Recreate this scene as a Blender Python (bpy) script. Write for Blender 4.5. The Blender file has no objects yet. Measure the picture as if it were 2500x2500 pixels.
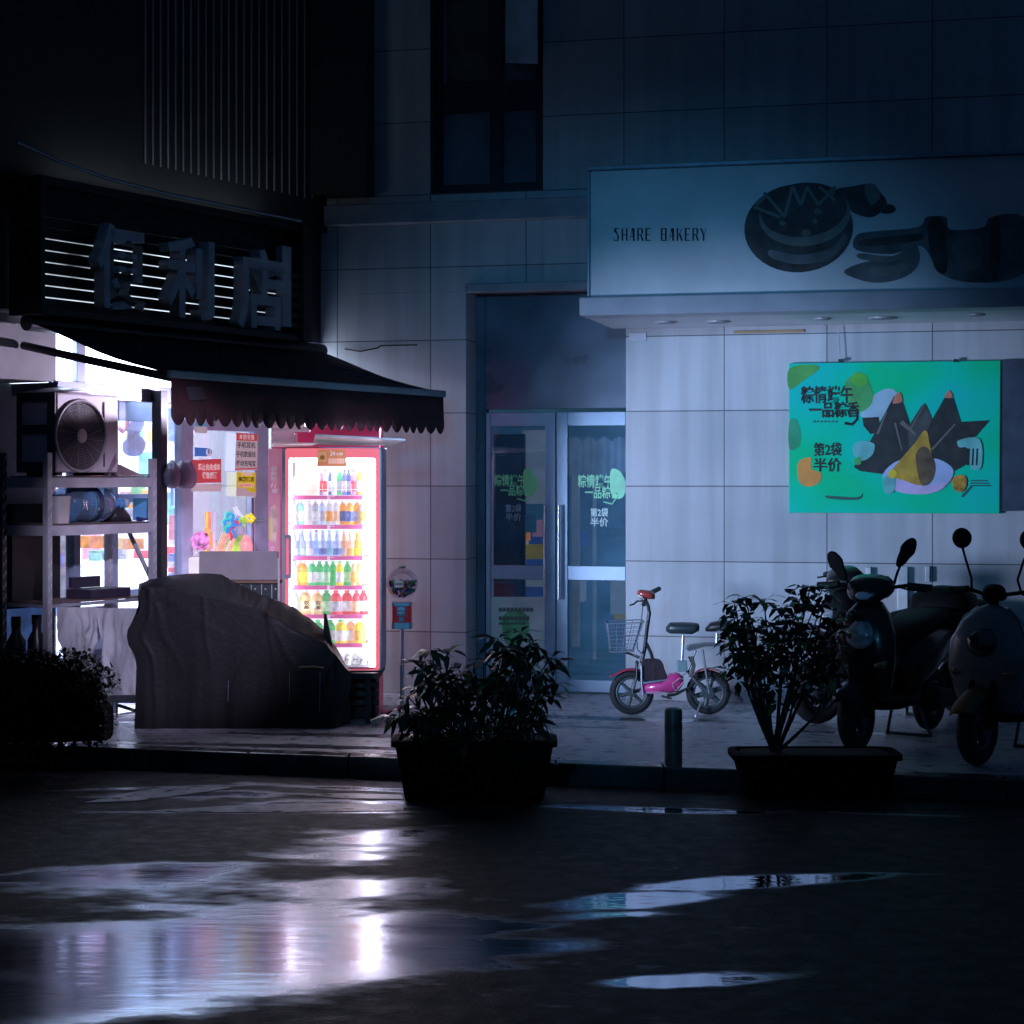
import bpy, bmesh, math, random
from mathutils import Vector, Matrix, noise as mnoise
random.seed(7)
sc = bpy.context.scene
COL = sc.collection
F, HZ, H = 4650.0, 1175.0, 1.65           # focal length in photo pixels, horizon row, eye height over the pavement
ROAD_Z = -0.12

# ---------------------------------------------------------------- materials
MATS = {}
def rgb(c): return (c[0], c[1], c[2], 1.0)
def pm(name, col, rough=0.6, metal=0.0, var=0.18, scale=6.0, bump=0.0, bscale=None, emit=0.0, ecol=None, coat=0.0, spec=0.5, alpha=1.0, trans=0.0, rvar=0.0):
    if name in MATS: return MATS[name]
    m = bpy.data.materials.new(name); m.use_nodes = True
    nt = m.node_tree; b = nt.nodes['Principled BSDF']
    tc = nt.nodes.new('ShaderNodeTexCoord')
    n = nt.nodes.new('ShaderNodeTexNoise'); n.inputs['Scale'].default_value = scale; n.inputs['Detail'].default_value = 6
    nt.links.new(tc.outputs['Object'], n.inputs['Vector'])
    r = nt.nodes.new('ShaderNodeMapRange'); r.inputs[1].default_value = 0.3; r.inputs[2].default_value = 0.7
    r.inputs[3].default_value = 1 - var; r.inputs[4].default_value = 1 + var
    nt.links.new(n.outputs['Fac'], r.inputs[0])
    mx = nt.nodes.new('ShaderNodeMix'); mx.data_type = 'RGBA'; mx.blend_type = 'MULTIPLY'; mx.inputs[0].default_value = 1.0
    mx.inputs[6].default_value = rgb(col); nt.links.new(r.outputs[0], mx.inputs[7])
    nt.links.new(mx.outputs[2], b.inputs['Base Color'])
    b.inputs['Roughness'].default_value = rough; b.inputs['Metallic'].default_value = metal
    b.inputs['Specular IOR Level'].default_value = spec; b.inputs['Coat Weight'].default_value = coat
    b.inputs['Alpha'].default_value = alpha; b.inputs['Transmission Weight'].default_value = trans
    if rvar:
        rr = nt.nodes.new('ShaderNodeMapRange'); rr.inputs[1].default_value = .3; rr.inputs[2].default_value = .7
        rr.inputs[3].default_value = max(0.03, rough - rvar); rr.inputs[4].default_value = min(1, rough + rvar)
        nt.links.new(n.outputs['Fac'], rr.inputs[0]); nt.links.new(rr.outputs[0], b.inputs['Roughness'])
    if bump:
        n2 = nt.nodes.new('ShaderNodeTexNoise'); n2.inputs['Scale'].default_value = bscale or scale * 6; n2.inputs['Detail'].default_value = 5
        nt.links.new(tc.outputs['Object'], n2.inputs['Vector'])
        bp = nt.nodes.new('ShaderNodeBump'); bp.inputs['Strength'].default_value = bump; bp.inputs['Distance'].default_value = 0.02
        nt.links.new(n2.outputs['Fac'], bp.inputs['Height']); nt.links.new(bp.outputs[0], b.inputs['Normal'])
    if emit:  # also a faint glow on goods, papers and bottles that are no lamps
        e = nt.nodes.new('ShaderNodeMix'); e.data_type = 'RGBA'; e.blend_type = 'MULTIPLY'; e.inputs[0].default_value = 1
        e.inputs[6].default_value = rgb(ecol or col); nt.links.new(r.outputs[0], e.inputs[7])
        nt.links.new(e.outputs[2], b.inputs['Emission Color']); b.inputs['Emission Strength'].default_value = emit
    if emit < 1.0: m.cycles.emission_sampling = 'NONE'
    MATS[name] = m; return m

def glass(name, tint=(1, 1, 1), refl=0.9, base=0.04, rough=0.02, haze=0.0, hcol=(.6, .7, .9)):
    """pane: see-through with a mirror sheen that grows at grazing angles, and an optional haze of light put in as diffuse colour"""
    if name in MATS: return MATS[name]
    m = bpy.data.materials.new(name); m.use_nodes = True; nt = m.node_tree
    for x in list(nt.nodes):
        if x.type != 'OUTPUT_MATERIAL': nt.nodes.remove(x)
    out = [x for x in nt.nodes if x.type == 'OUTPUT_MATERIAL'][0]
    tr = nt.nodes.new('ShaderNodeBsdfTransparent'); tr.inputs[0].default_value = rgb(tint)
    gl = nt.nodes.new('ShaderNodeBsdfGlossy'); gl.inputs['Roughness'].default_value = rough
    lw = nt.nodes.new('ShaderNodeLayerWeight'); lw.inputs[0].default_value = 0.35
    mr = nt.nodes.new('ShaderNodeMapRange'); mr.inputs[3].default_value = base; mr.inputs[4].default_value = refl
    nt.links.new(lw.outputs['Fresnel'], mr.inputs[0])
    ms = nt.nodes.new('ShaderNodeMixShader'); nt.links.new(mr.outputs[0], ms.inputs[0])
    nt.links.new(tr.outputs[0], ms.inputs[1]); nt.links.new(gl.outputs[0], ms.inputs[2])
    last = ms
    if haze:
        df = nt.nodes.new('ShaderNodeBsdfDiffuse'); df.inputs[0].default_value = rgb(hcol)
        tc = nt.nodes.new('ShaderNodeTexCoord'); nz = nt.nodes.new('ShaderNodeTexNoise'); nz.inputs['Scale'].default_value = 2.5; nz.inputs['Detail'].default_value = 5
        nt.links.new(tc.outputs['Object'], nz.inputs['Vector'])
        hr = nt.nodes.new('ShaderNodeMapRange'); hr.inputs[1].default_value = .3; hr.inputs[2].default_value = .7; hr.inputs[3].default_value = haze * .4; hr.inputs[4].default_value = haze * 1.5
        nt.links.new(nz.outputs['Fac'], hr.inputs[0])
        m2 = nt.nodes.new('ShaderNodeMixShader'); nt.links.new(hr.outputs[0], m2.inputs[0])
        nt.links.new(ms.outputs[0], m2.inputs[1]); nt.links.new(df.outputs[0], m2.inputs[2]); last = m2
    nt.links.new(last.outputs[0], out.inputs['Surface'])
    MATS[name] = m; return m

def tile_mat(name, col, pu, ou, pz, oz, rough=.45, line=0.008, dark=.22):
    """stone cladding: dark joint lines every pu along x and pz along z, each slab a slightly different tone, rain streaks"""
    m = pm(name, col, rough, var=.10, scale=1.6, bump=.08, bscale=30, rvar=.1)
    nt = m.node_tree; L = nt.links; b = nt.nodes['Principled BSDF']
    src = b.inputs['Base Color'].links[0].from_socket
    tc = nt.nodes.new('ShaderNodeTexCoord'); sp = nt.nodes.new('ShaderNodeSeparateXYZ'); L.new(tc.outputs['Object'], sp.inputs[0])
    def math_(op, a, c=None):
        q = nt.nodes.new('ShaderNodeMath'); q.operation = op
        for i, v in enumerate((a, c)):
            if v is None: continue
            if isinstance(v, (int, float)): q.inputs[i].default_value = v
            else: L.new(v, q.inputs[i])
        return q.outputs[0]
    def joint(sock, p, o):
        a = math_('DIVIDE', math_('SUBTRACT', sock, o), p)
        fr = math_('FRACT', math_('ADD', a, 100.5))
        dd = math_('MULTIPLY', math_('ABSOLUTE', math_('SUBTRACT', fr, 0.5)), p)
        return math_('LESS_THAN', dd, line / 2), math_('FLOOR', math_('ADD', a, 100.0))
    jx, cx = joint(sp.outputs['X'], pu, ou); jz, cz = joint(sp.outputs['Z'], pz, oz)
    j = math_('MAXIMUM', jx, jz)
    cmb = nt.nodes.new('ShaderNodeCombineXYZ'); L.new(cx, cmb.inputs[0]); L.new(cz, cmb.inputs[1])
    wn = nt.nodes.new('ShaderNodeTexWhiteNoise'); L.new(cmb.outputs[0], wn.inputs['Vector'])
    tone = nt.nodes.new('ShaderNodeMapRange'); tone.inputs[3].default_value = .84; tone.inputs[4].default_value = 1.08; L.new(wn.outputs['Value'], tone.inputs[0])
    # streaks: noise squeezed along x, stretched along z
    mp = nt.nodes.new('ShaderNodeMapping'); mp.inputs['Scale'].default_value = (9, 9, .5); L.new(tc.outputs['Object'], mp.inputs[0])
    sn = nt.nodes.new('ShaderNodeTexNoise'); sn.inputs['Scale'].default_value = 1; sn.inputs['Detail'].default_value = 4; L.new(mp.outputs[0], sn.inputs['Vector'])
    sr = nt.nodes.new('ShaderNodeMapRange'); sr.inputs[1].default_value = .35; sr.inputs[2].default_value = .6; sr.inputs[3].default_value = .86; sr.inputs[4].default_value = 1.02; L.new(sn.outputs['Fac'], sr.inputs[0])
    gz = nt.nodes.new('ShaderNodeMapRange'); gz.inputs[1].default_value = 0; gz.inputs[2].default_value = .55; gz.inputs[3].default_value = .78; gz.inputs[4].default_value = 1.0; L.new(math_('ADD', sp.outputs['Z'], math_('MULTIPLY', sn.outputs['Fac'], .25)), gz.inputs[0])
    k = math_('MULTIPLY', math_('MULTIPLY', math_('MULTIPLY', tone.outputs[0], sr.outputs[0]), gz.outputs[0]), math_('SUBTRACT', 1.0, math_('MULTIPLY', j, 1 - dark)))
    mx = nt.nodes.new('ShaderNodeMix'); mx.data_type = 'RGBA'; mx.blend_type = 'MULTIPLY'; mx.inputs[0].default_value = 1
    L.new(src, mx.inputs[6]); L.new(k, mx.inputs[7]); L.new(mx.outputs[2], b.inputs['Base Color'])
    return m

# ---------------------------------------------------------------- frames: u along a facade, d towards the street, z up
class Frame:
    def __init__(s, origin, deg):
        s.o = Vector((origin[0], origin[1], 0)); s.a = math.radians(deg)
        s.u = Vector((math.cos(s.a), math.sin(s.a), 0)); s.n = Vector((math.sin(s.a), -math.cos(s.a), 0))
    def w(s, u, d, z): return s.o + s.u * u + s.n * d + Vector((0, 0, z))
    def px(s, x, y, d=0.0):
        """where the sight line of a photo pixel meets this facade plane, d in front of it: (u, z)"""
        r = Vector(((x - 1250) / F, 1, (HZ - y) / F)); q = s.o + s.n * d
        t = q.dot(s.n) / r.dot(s.n); p = r * t - s.o
        return p.dot(s.u), p.z + H
    def U(s, x, d=0.0): return s.px(x, HZ, d)[0]
    def Z(s, x, y, d=0.0): return s.px(x, y, d)[1]
W = Frame((0, 0), 0)                                     # world axes: u = X, d = -Y
BK = Frame((0.468, 14.5), math.degrees(math.atan(-0.24)))   # bakery facade
_r = Vector(((780 - 1250) / F, 1)); _Y = (14.5 + .24 * .468) / (1 + .24 * _r.x)
SH = Frame((_r.x * _Y, _Y), math.degrees(math.atan2(1, .59)))  # shop facade, from the inner corner towards the street

RK = Frame((SH.o - SH.n * .40)[:2], math.degrees(SH.a))   # the set-back shop window with the rack in front of it

def tag(o, label=None, cat=None, group=None, kind=None):
    if label: o['label'] = label
    if cat: o['category'] = cat
    if group: o['group'] = group
    if kind: o['kind'] = kind
    return o

class Thing:
    """an Empty at the thing's base; shapes are given in the frame's own u, d, z"""
    def __init__(s, name, label, cat, fr=W, base=(0, 0, 0), group=None, kind=None, rot=0.0):
        s.fr, s.b = fr, Vector(base)
        s.e = bpy.data.objects.new(name, None); COL.objects.link(s.e); s.e.empty_display_size = .1
        s.e.location = fr.w(*base); s.e.rotation_euler = (0, 0, fr.a + math.radians(rot))
        tag(s.e, label, cat, group, kind)
    def mb(s): return MB(s.fr, s.b, s.e)

def solo(name, label, cat, mb_, mat, group=None, kind=None, **k):
    o = mb_.build(name, mat, top=True, **k); return tag(o, label, cat, group, kind)

class MB:
    def __init__(s, fr=W, base=(0, 0, 0), parent=None):
        s.fr, s.b, s.parent = fr, Vector(base), parent; s.bm = bmesh.new(); s.mi = 0
    def L(s, u, d, z): return Vector((u - s.b.x, -(d - s.b.y), z - s.b.z))
    def face(s, vs):
        try:
            f = s.bm.faces.new(vs); f.material_index = s.mi; return f
        except ValueError: return None
    def box(s, u0, u1, d0, d1, z0, z1, bev=0.0):
        v = [s.bm.verts.new(s.L(u, d, z)) for u in (u0, u1) for d in (d0, d1) for z in (z0, z1)]
        fs = [s.face([v[i] for i in q]) for q in ((0, 1, 3, 2), (4, 6, 7, 5), (0, 4, 5, 1), (2, 3, 7, 6), (0, 2, 6, 4), (1, 5, 7, 3))]
        if bev:
            es = list({e for f in fs for e in f.edges}); bmesh.ops.bevel(s.bm, geom=es, offset=bev, segments=2, affect='EDGES', profile=.6)
        return s
    def hexa(s, pts):
        v = [s.bm.verts.new(s.L(*p)) for p in pts]
        for q in ((0, 1, 2, 3), (7, 6, 5, 4), (0, 4, 5, 1), (1, 5, 6, 2), (2, 6, 7, 3), (3, 7, 4, 0)): s.face([v[i] for i in q])
        return s
    def prism(s, pts, d0, d1):
        """outline in (u,z), pushed from depth d0 to d1"""
        a = [s.bm.verts.new(s.L(u, d0, z)) for u, z in pts]; c = [s.bm.verts.new(s.L(u, d1, z)) for u, z in pts]
        s.face(a); s.face(c[::-1]); n = len(pts)
        for i in range(n): s.face([a[i], c[i], c[(i + 1) % n], a[(i + 1) % n]])
        return s
    def prism_u(s, pts, u0, u1):
        """outline in (d,z), pushed along u"""
        a = [s.bm.verts.new(s.L(u0, d, z)) for d, z in pts]; c = [s.bm.verts.new(s.L(u1, d, z)) for d, z in pts]
        s.face(a); s.face(c[::-1]); n = len(pts)
        for i in range(n): s.face([a[i], c[i], c[(i + 1) % n], a[(i + 1) % n]])
        return s
    def flat(s, pts, d):
        s.face([s.bm.verts.new(s.L(u, d, z)) for u, z in pts]); return s
    def flatpx(s, pts, d): return s.flat([s.fr.px(x, y, d) for x, y in pts], d)
    def prismpx(s, pts, d0, d1): return s.prism([s.fr.px(x, y, d1) for x, y in pts], d0, d1)
    def disc(s, u, d, z, ru, rz=None, n=28): 
        rz = rz or ru; return s.flat([(u + ru * math.cos(2 * math.pi * i / n), z + rz * math.sin(2 * math.pi * i / n)) for i in range(n)], d)
    def ring(s, c, axis, r, n, ra=None, sq=None):
        axis = axis.normalized(); t = Vector((0, 0, 1)) if abs(axis.z) < .9 else Vector((1, 0, 0))
        p = axis.cross(t).normalized(); q = axis.cross(p).normalized()
        return [s.bm.verts.new(c + p * (r * math.cos(2 * math.pi * i / n)) + q * ((ra or r) * math.sin(2 * math.pi * i / n))) for i in range(n)]
    def tube(s, pts, r, n=8, r1=None, cap=True):
        P = [s.L(*p) for p in pts]; m = len(P); prev = None
        for i in range(m):
            ax = (P[min(i + 1, m - 1)] - P[max(i - 1, 0)])
            if ax.length < 1e-7: ax = Vector((0, 0, 1))
            rr = r if r1 is None else r + (r1 - r) * i / (m - 1)
            if isinstance(r, (list, tuple)): rr = r[i]
            ax.normalize()
            if prev is None:
                t = Vector((0, 0, 1)) if abs(ax.z) < .9 else Vector((1, 0, 0)); pv = ax.cross(t).normalized()
            else:
                pv = (pv - ax * pv.dot(ax))
                if pv.length < 1e-6: pv = ax.orthogonal()
                pv.normalize()
            q = ax.cross(pv)
            cur = [s.bm.verts.new(P[i] + pv * (rr * math.cos(2 * math.pi * k / n)) + q * (rr * math.sin(2 * math.pi * k / n))) for k in range(n)]
            if prev:
                for k in range(n): s.face([prev[k], prev[(k + 1) % n], cur[(k + 1) % n], cur[k]])
            elif cap: s.face(cur[::-1])
            prev = cur
        if cap: s.face(prev)
        return s
    def lathe(s, u, d, z, prof, n=20, axis='z'):
        """profile of (radius, height) turned about an axis through (u,d,z)"""
        c = s.L(u, d, z); rows = []
        for r, h in prof:
            row = []
            for k in range(n):
                a = 2 * math.pi * k / n; x, y = r * math.cos(a), r * math.sin(a)
                v = {'z': Vector((x, y, h)), 'u': Vector((h, x, y)), 'd': Vector((x, -h, y))}[axis]
                row.append(s.bm.verts.new(c + v))
            rows.append(row)
        for a, b in zip(rows, rows[1:]):
            for k in range(n): s.face([a[k], a[(k + 1) % n], b[(k + 1) % n], b[k]])
        s.face(rows[0][::-1]); s.face(rows[-1]); return s
    def loft(s, secs, n=16, p=2.5):
        """closed skin through rounded sections (u, d, z, half width along d, half height along z)"""
        rows = []
        for (u, d, z, hw, hh) in secs:
            row = []
            for k in range(n):
                a = 2 * math.pi * k / n; ca, sa = math.cos(a), math.sin(a)
                row.append(s.bm.verts.new(s.L(u, d + hw * math.copysign(abs(ca) ** (2 / p), ca), z + hh * math.copysign(abs(sa) ** (2 / p), sa))))
            rows.append(row)
        for a, b in zip(rows, rows[1:]):
            for k in range(n): s.face([a[k], a[(k + 1) % n], b[(k + 1) % n], b[k]])
        s.face(rows[0][::-1]); s.face(rows[-1]); return s
    def loftz(s, secs, n=20, p=2.5):
        """closed skin through rounded sections stacked in z: (u, d, z, half width along u, half depth along d)"""
        rows = []
        for (u, d, z, hu, hd) in secs:
            row = []
            for k in range(n):
                a = 2 * math.pi * k / n; ca, sa = math.cos(a), math.sin(a)
                row.append(s.bm.verts.new(s.L(u + hu * math.copysign(abs(ca) ** (2 / p), ca), d + hd * math.copysign(abs(sa) ** (2 / p), sa), z)))
            rows.append(row)
        for a, b in zip(rows, rows[1:]):
            for k in range(n): s.face([a[k], a[(k + 1) % n], b[(k + 1) % n], b[k]])
        s.face(rows[0][::-1]); s.face(rows[-1]); return s
    def torus(s, u, d, z, R, r, axis='d', n=32, m=10, a0=0, a1=360, rz=None):
        c = s.L(u, d, z); rows = []; full = (a1 - a0) >= 360; cnt = n if full else n + 1
        for i in range(cnt):
            t = math.radians(a0 + (a1 - a0) * i / n); row = []
            for k in range(m):
                f = 2 * math.pi * k / m; q = R + r * math.cos(f); h = (rz or r) * math.sin(f)
                v = {'d': Vector((q * math.cos(t), -h, q * math.sin(t))), 'z': Vector((q * math.cos(t), q * math.sin(t), h)), 'u': Vector((h, q * math.cos(t), q * math.sin(t)))}[axis]
                row.append(s.bm.verts.new(c + v))
            rows.append(row)
        for i in range(cnt if full else cnt - 1):
            a, b = rows[i], rows[(i + 1) % cnt]
            for k in range(m): s.face([a[k], a[(k + 1) % m], b[(k + 1) % m], b[k]])
        if not full: s.face(rows[0][::-1]); s.face(rows[-1])
        return s
    def grid(s, rows):
        R = [[s.bm.verts.new(s.L(*p)) for p in row] for row in rows]
        for a, b in zip(R, R[1:]):
            for k in range(len(a) - 1): s.face([a[k], a[k + 1], b[k + 1], b[k]])
        return R
    def text(s, body, u0, u1, z0, z1, d, thick=0.0, weight=0.0):
        """lettering fitted into the box u0..u1, z0..z1 on the plane d"""
        c = bpy.data.curves.new('lettering', 'FONT'); c.body = body; c.resolution_u = 3; c.offset = weight; c.align_x = 'CENTER'
        c.extrude = 0.5 if thick else 0
        o = bpy.data.objects.new('lettering', c); COL.objects.link(o); bpy.context.view_layer.update()
        me = bpy.data.meshes.new_from_object(o.evaluated_get(bpy.context.evaluated_depsgraph_get()))
        bpy.data.objects.remove(o); bpy.data.curves.remove(c)
        xs = [v.co.x for v in me.vertices]; ys = [v.co.y for v in me.vertices]
        ax, bx, ay, by = min(xs), max(xs), min(ys), max(ys); old = len(s.bm.verts)
        nf = len(s.bm.faces); s.bm.from_mesh(me); s.bm.verts.ensure_lookup_table(); s.bm.faces.ensure_lookup_table()
        for v in s.bm.verts[old:]:
            v.co = s.L(u0 + (u1 - u0) * (v.co.x - ax) / (bx - ax), d + (thick * v.co.z if thick else 0), z0 + (z1 - z0) * (v.co.y - ay) / (by - ay))
        for f in s.bm.faces[nf:]: f.material_index = s.mi
        bpy.data.meshes.remove(me); return s
    def textpx(s, body, x0, y0, x1, y1, d, **k):
        (a, b), (c, e) = s.fr.px(x0, y1, d), s.fr.px(x1, y0, d); return s.text(body, a, c, b, e, d, **k)
    def leaf(s, p, dirv, up, ln, wd, curl=.25):
        """one leaf blade: six-sided, folded along its midrib, in local axes"""
        dirv = dirv.normalized(); side = dirv.cross(up)
        if side.length < 1e-4: side = dirv.orthogonal()
        side.normalize(); nn = side.cross(dirv)
        a = s.bm.verts.new(p); b = s.bm.verts.new(p + dirv * ln * .45 + nn * ln * .05); c = s.bm.verts.new(p + dirv * ln - nn * ln * curl)
        l = s.bm.verts.new(p + dirv * ln * .42 + side * wd * .5 + nn * wd * .18); r = s.bm.verts.new(p + dirv * ln * .42 - side * wd * .5 + nn * wd * .18)
        l2 = s.bm.verts.new(p + dirv * ln * .75 + side * wd * .33 - nn * ln * curl * .4); r2 = s.bm.verts.new(p + dirv * ln * .75 - side * wd * .33 - nn * ln * curl * .4)
        m = s.bm.verts.new(p + dirv * ln * .75 - nn * ln * curl * .48)
        for q in ((a, b, l), (a, r, b), (l, b, m, l2), (b, r, r2, m), (l2, m, c), (m, r2, c)): s.face(list(q))
    def build(s, name, mat, smooth=None, bev=0.0, sub=0, top=False, solid=0.0):
        if not top or True:
            bmesh.ops.recalc_face_normals(s.bm, faces=s.bm.faces[:])
        me = bpy.data.meshes.new(name); s.bm.to_mesh(me); s.bm.free()
        for m_ in (mat if isinstance(mat, (list, tuple)) else [mat]): me.materials.append(m_)
        o = bpy.data.objects.new(name, me); COL.objects.link(o)
        if s.parent is not None: o.parent = s.parent
        else: o.location = s.fr.w(*s.b); o.rotation_euler = (0, 0, s.fr.a)
        if smooth is not None:
            for p in me.polygons: p.use_smooth = True
            if smooth < 180:
                me.update()
                bm = bmesh.new(); bm.from_mesh(me); lim = math.radians(smooth)
                for e in bm.edges:
                    if len(e.link_faces) == 2 and e.calc_face_angle(0) > lim: e.smooth = False
                bm.to_mesh(me); bm.free()
        if solid:
            q = o.modifiers.new('Solid', 'SOLIDIFY'); q.thickness = solid; q.offset = 0
        if bev:
            q = o.modifiers.new('Bevel', 'BEVEL'); q.width = bev; q.segments = 2; q.limit_method = 'ANGLE'; q.angle_limit = .6
        if sub:
            q = o.modifiers.new('Sub', 'SUBSURF'); q.levels = sub; q.render_levels = sub
        return o

def Y2px(Y): return F / Y
# ---------------------------------------------------------------- camera, world
cd = bpy.data.cameras.new('Camera'); cam = bpy.data.objects.new('Camera', cd); COL.objects.link(cam)
cam.location = (0, 0, H); cam.rotation_euler = (math.radians(90), 0, 0)
cd.sensor_width = 36; cd.lens = 36 * F / 2500; cd.shift_y = -(1250 - HZ) / 2500; cd.clip_end = 400
sc.camera = cam
w = bpy.data.worlds.new('World'); sc.world = w; w.use_nodes = True
nt = w.node_tree; bg = nt.nodes['Background']
sky = nt.nodes.new('ShaderNodeTexSky'); sky.sky_type = 'NISHITA'; sky.sun_disc = False
sky.sun_elevation = math.radians(-4); sky.sun_rotation = math.radians(200)
mixw = nt.nodes.new('ShaderNodeMix'); mixw.data_type = 'RGBA'; mixw.inputs[0].default_value = 0.85
nt.links.new(sky.outputs[0], mixw.inputs[6]); mixw.inputs[7].default_value = (.045, .16, .40, 1)
nt.links.new(mixw.outputs[2], bg.inputs[0]); bg.inputs[1].default_value = 0.13
sc.view_settings.view_transform = 'Standard'; sc.view_settings.look = 'None'; sc.view_settings.exposure = 0
sc.render.engine = 'CYCLES'
sc.cycles.max_bounces = 8; sc.cycles.transparent_max_bounces = 12; sc.cycles.caustics_reflective = False; sc.cycles.caustics_refractive = False
sc.cycles.sample_clamp_indirect = 2.5; sc.cycles.use_denoising = True
def lamp(name, kind, loc, target, energy, col, **k):
    l = bpy.data.lights.new(name, kind); l.energy = energy; l.color = col
    for a, v in k.items(): setattr(l, a, v)
    o = bpy.data.objects.new(name, l); COL.objects.link(o); o.location = loc
    dv = Vector(target) - Vector(loc); o.rotation_euler = dv.to_track_quat('-Z', 'Y').to_euler(); return o
# ---------------------------------------------------------------- ground
def wet_mat(name, base, puddles, dry=.55, wet=.16, lanes=None, thr=.46, nscale=.9, spec=.5, stretch=(.75, 1.5), ior=1.5):
    """dark asphalt or paving, damp all over, with standing water where the puddle field is high"""
    m = bpy.data.materials.new(name); m.use_nodes = True; nt = m.node_tree; L = nt.links; b = nt.nodes['Principled BSDF']
    tc = nt.nodes.new('ShaderNodeTexCoord'); sp = nt.nodes.new('ShaderNodeSeparateXYZ'); L.new(tc.outputs['Object'], sp.inputs[0])
    def mt(op, a, c=None, e=None):
        q = nt.nodes.new('ShaderNodeMath'); q.operation = op
        for i, v in enumerate((a, c, e)):
            if v is None: continue
            if isinstance(v, (int, float)): q.inputs[i].default_value = v
            else: L.new(v, q.inputs[i])
        return q.outputs[0]
    def nz(scale, detail=5, vec=None, rough=.55):
        n = nt.nodes.new('ShaderNodeTexNoise'); n.inputs['Scale'].default_value = scale; n.inputs['Detail'].default_value = detail; n.inputs['Roughness'].default_value = rough
        L.new(vec or tc.outputs['Object'], n.inputs['Vector']); return n.outputs['Fac']
    mp = nt.nodes.new('ShaderNodeMapping'); mp.inputs['Scale'].default_value = (stretch[0], stretch[1], 1); mp.inputs['Rotation'].default_value = (0, 0, .12); L.new(tc.outputs['Object'], mp.inputs[0])
    big = nz(nscale * 1.6, 6, mp.outputs[0])
    field = None
    for (x, y, rx, ry, ang, k) in puddles:                # pools lying in dips of the surface
        ca, sa = math.cos(math.radians(ang)), math.sin(math.radians(ang))
        dx, dy = mt('SUBTRACT', sp.outputs['X'], x), mt('SUBTRACT', sp.outputs['Y'], y)
        ex = mt('DIVIDE', mt('ADD', mt('MULTIPLY', dx, ca), mt('MULTIPLY', dy, sa)), rx)
        ey = mt('DIVIDE', mt('SUBTRACT', mt('MULTIPLY', dy, ca), mt('MULTIPLY', dx, sa)), ry)
        g = mt('MULTIPLY', mt('EXPONENT', mt('MULTIPLY', mt('ADD', mt('MULTIPLY', ex, ex), mt('MULTIPLY', ey, ey)), -1.0)), k)
        field = g if field is None else mt('MAXIMUM', field, g)
    fld = mt('ADD', field if field is not None else 0.0, mt('ADD', mt('MULTIPLY', mt('SUBTRACT', big, .5), 1.5), mt('MULTIPLY', mt('SUBTRACT', nz(5.5, 6, mp.outputs[0]), .5), .75)))
    r = nt.nodes.new('ShaderNodeMapRange'); r.interpolation_type = 'SMOOTHSTEP'; r.inputs[1].default_value = thr - .16; r.inputs[2].default_value = thr + .2
    L.new(fld, r.inputs[0]); pud = r.outputs[0]
    fine = nz(70, 3); med = nz(9, 5)
    col = nt.nodes.new('ShaderNodeMix'); col.data_type = 'RGBA'; col.inputs[6].default_value = rgb(base); col.inputs[7].default_value = rgb([c * .35 for c in base]); L.new(pud, col.inputs[0])
    c2 = nt.nodes.new('ShaderNodeMix'); c2.data_type = 'RGBA'; c2.blend_type = 'MULTIPLY'; c2.inputs[0].default_value = 1
    mr = nt.nodes.new('ShaderNodeMapRange'); mr.inputs[1].default_value = .3; mr.inputs[2].default_value = .7; mr.inputs[3].default_value = .6; mr.inputs[4].default_value = 1.4; L.new(med, mr.inputs[0])
    L.new(col.outputs[2], c2.inputs[6]); L.new(mr.outputs[0], c2.inputs[7]); L.new(c2.outputs[2], b.inputs['Base Color'])
    rd = nt.nodes.new('ShaderNodeMapRange'); rd.inputs[1].default_value = .3; rd.inputs[2].default_value = .7; rd.inputs[3].default_value = dry - .1; rd.inputs[4].default_value = dry + .12; L.new(med, rd.inputs[0])
    rm = nt.nodes.new('ShaderNodeMix'); rm.data_type = 'FLOAT'; L.new(pud, rm.inputs[0]); L.new(rd.outputs[0], rm.inputs[2])
    rw = nt.nodes.new('ShaderNodeMapRange'); rw.inputs[1].default_value = thr; rw.inputs[2].default_value = thr + .75; rw.inputs[3].default_value = wet; rw.inputs[4].default_value = .13; L.new(fld, rw.inputs[0])
    xr = nt.nodes.new('ShaderNodeMapRange'); xr.interpolation_type = 'SMOOTHSTEP'; xr.inputs[1].default_value = -.35; xr.inputs[2].default_value = .35; xr.inputs[3].default_value = 1.0; xr.inputs[4].default_value = .22
    L.new(sp.outputs['X'], xr.inputs[0])
    L.new(mt('MULTIPLY', rw.outputs[0], xr.outputs[0]), rm.inputs[3]); L.new(rm.outputs[0], b.inputs['Roughness'])
    sm = nt.nodes.new('ShaderNodeMapRange'); sm.inputs[3].default_value = spec; sm.inputs[4].default_value = .95
    b.inputs['IOR'].default_value = ior; b.inputs['Specular Tint'].default_value = (.78, .86, 1, 1); L.new(pud, sm.inputs[0]); L.new(sm.outputs[0], b.inputs['Specular IOR Level'])
    bp = nt.nodes.new('ShaderNodeBump'); bp.inputs['Distance'].default_value = .01
    L.new(mt('ADD', fine, mt('MULTIPLY', med, 1.5)), bp.inputs['Height'])
    bs = mt('MULTIPLY', mt('SUBTRACT', 1.0, pud), .55); L.new(bs, bp.inputs['Strength'])
    # faint ripples left in the pools
    bp2 = nt.nodes.new('ShaderNodeBump'); bp2.inputs['Distance'].default_value = .004; bp2.inputs['Strength'].default_value = .5
    mp2 = nt.nodes.new('ShaderNodeMapping'); mp2.inputs['Scale'].default_value = (1.2, 5, 1); L.new(tc.outputs['Object'], mp2.inputs[0])
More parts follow.
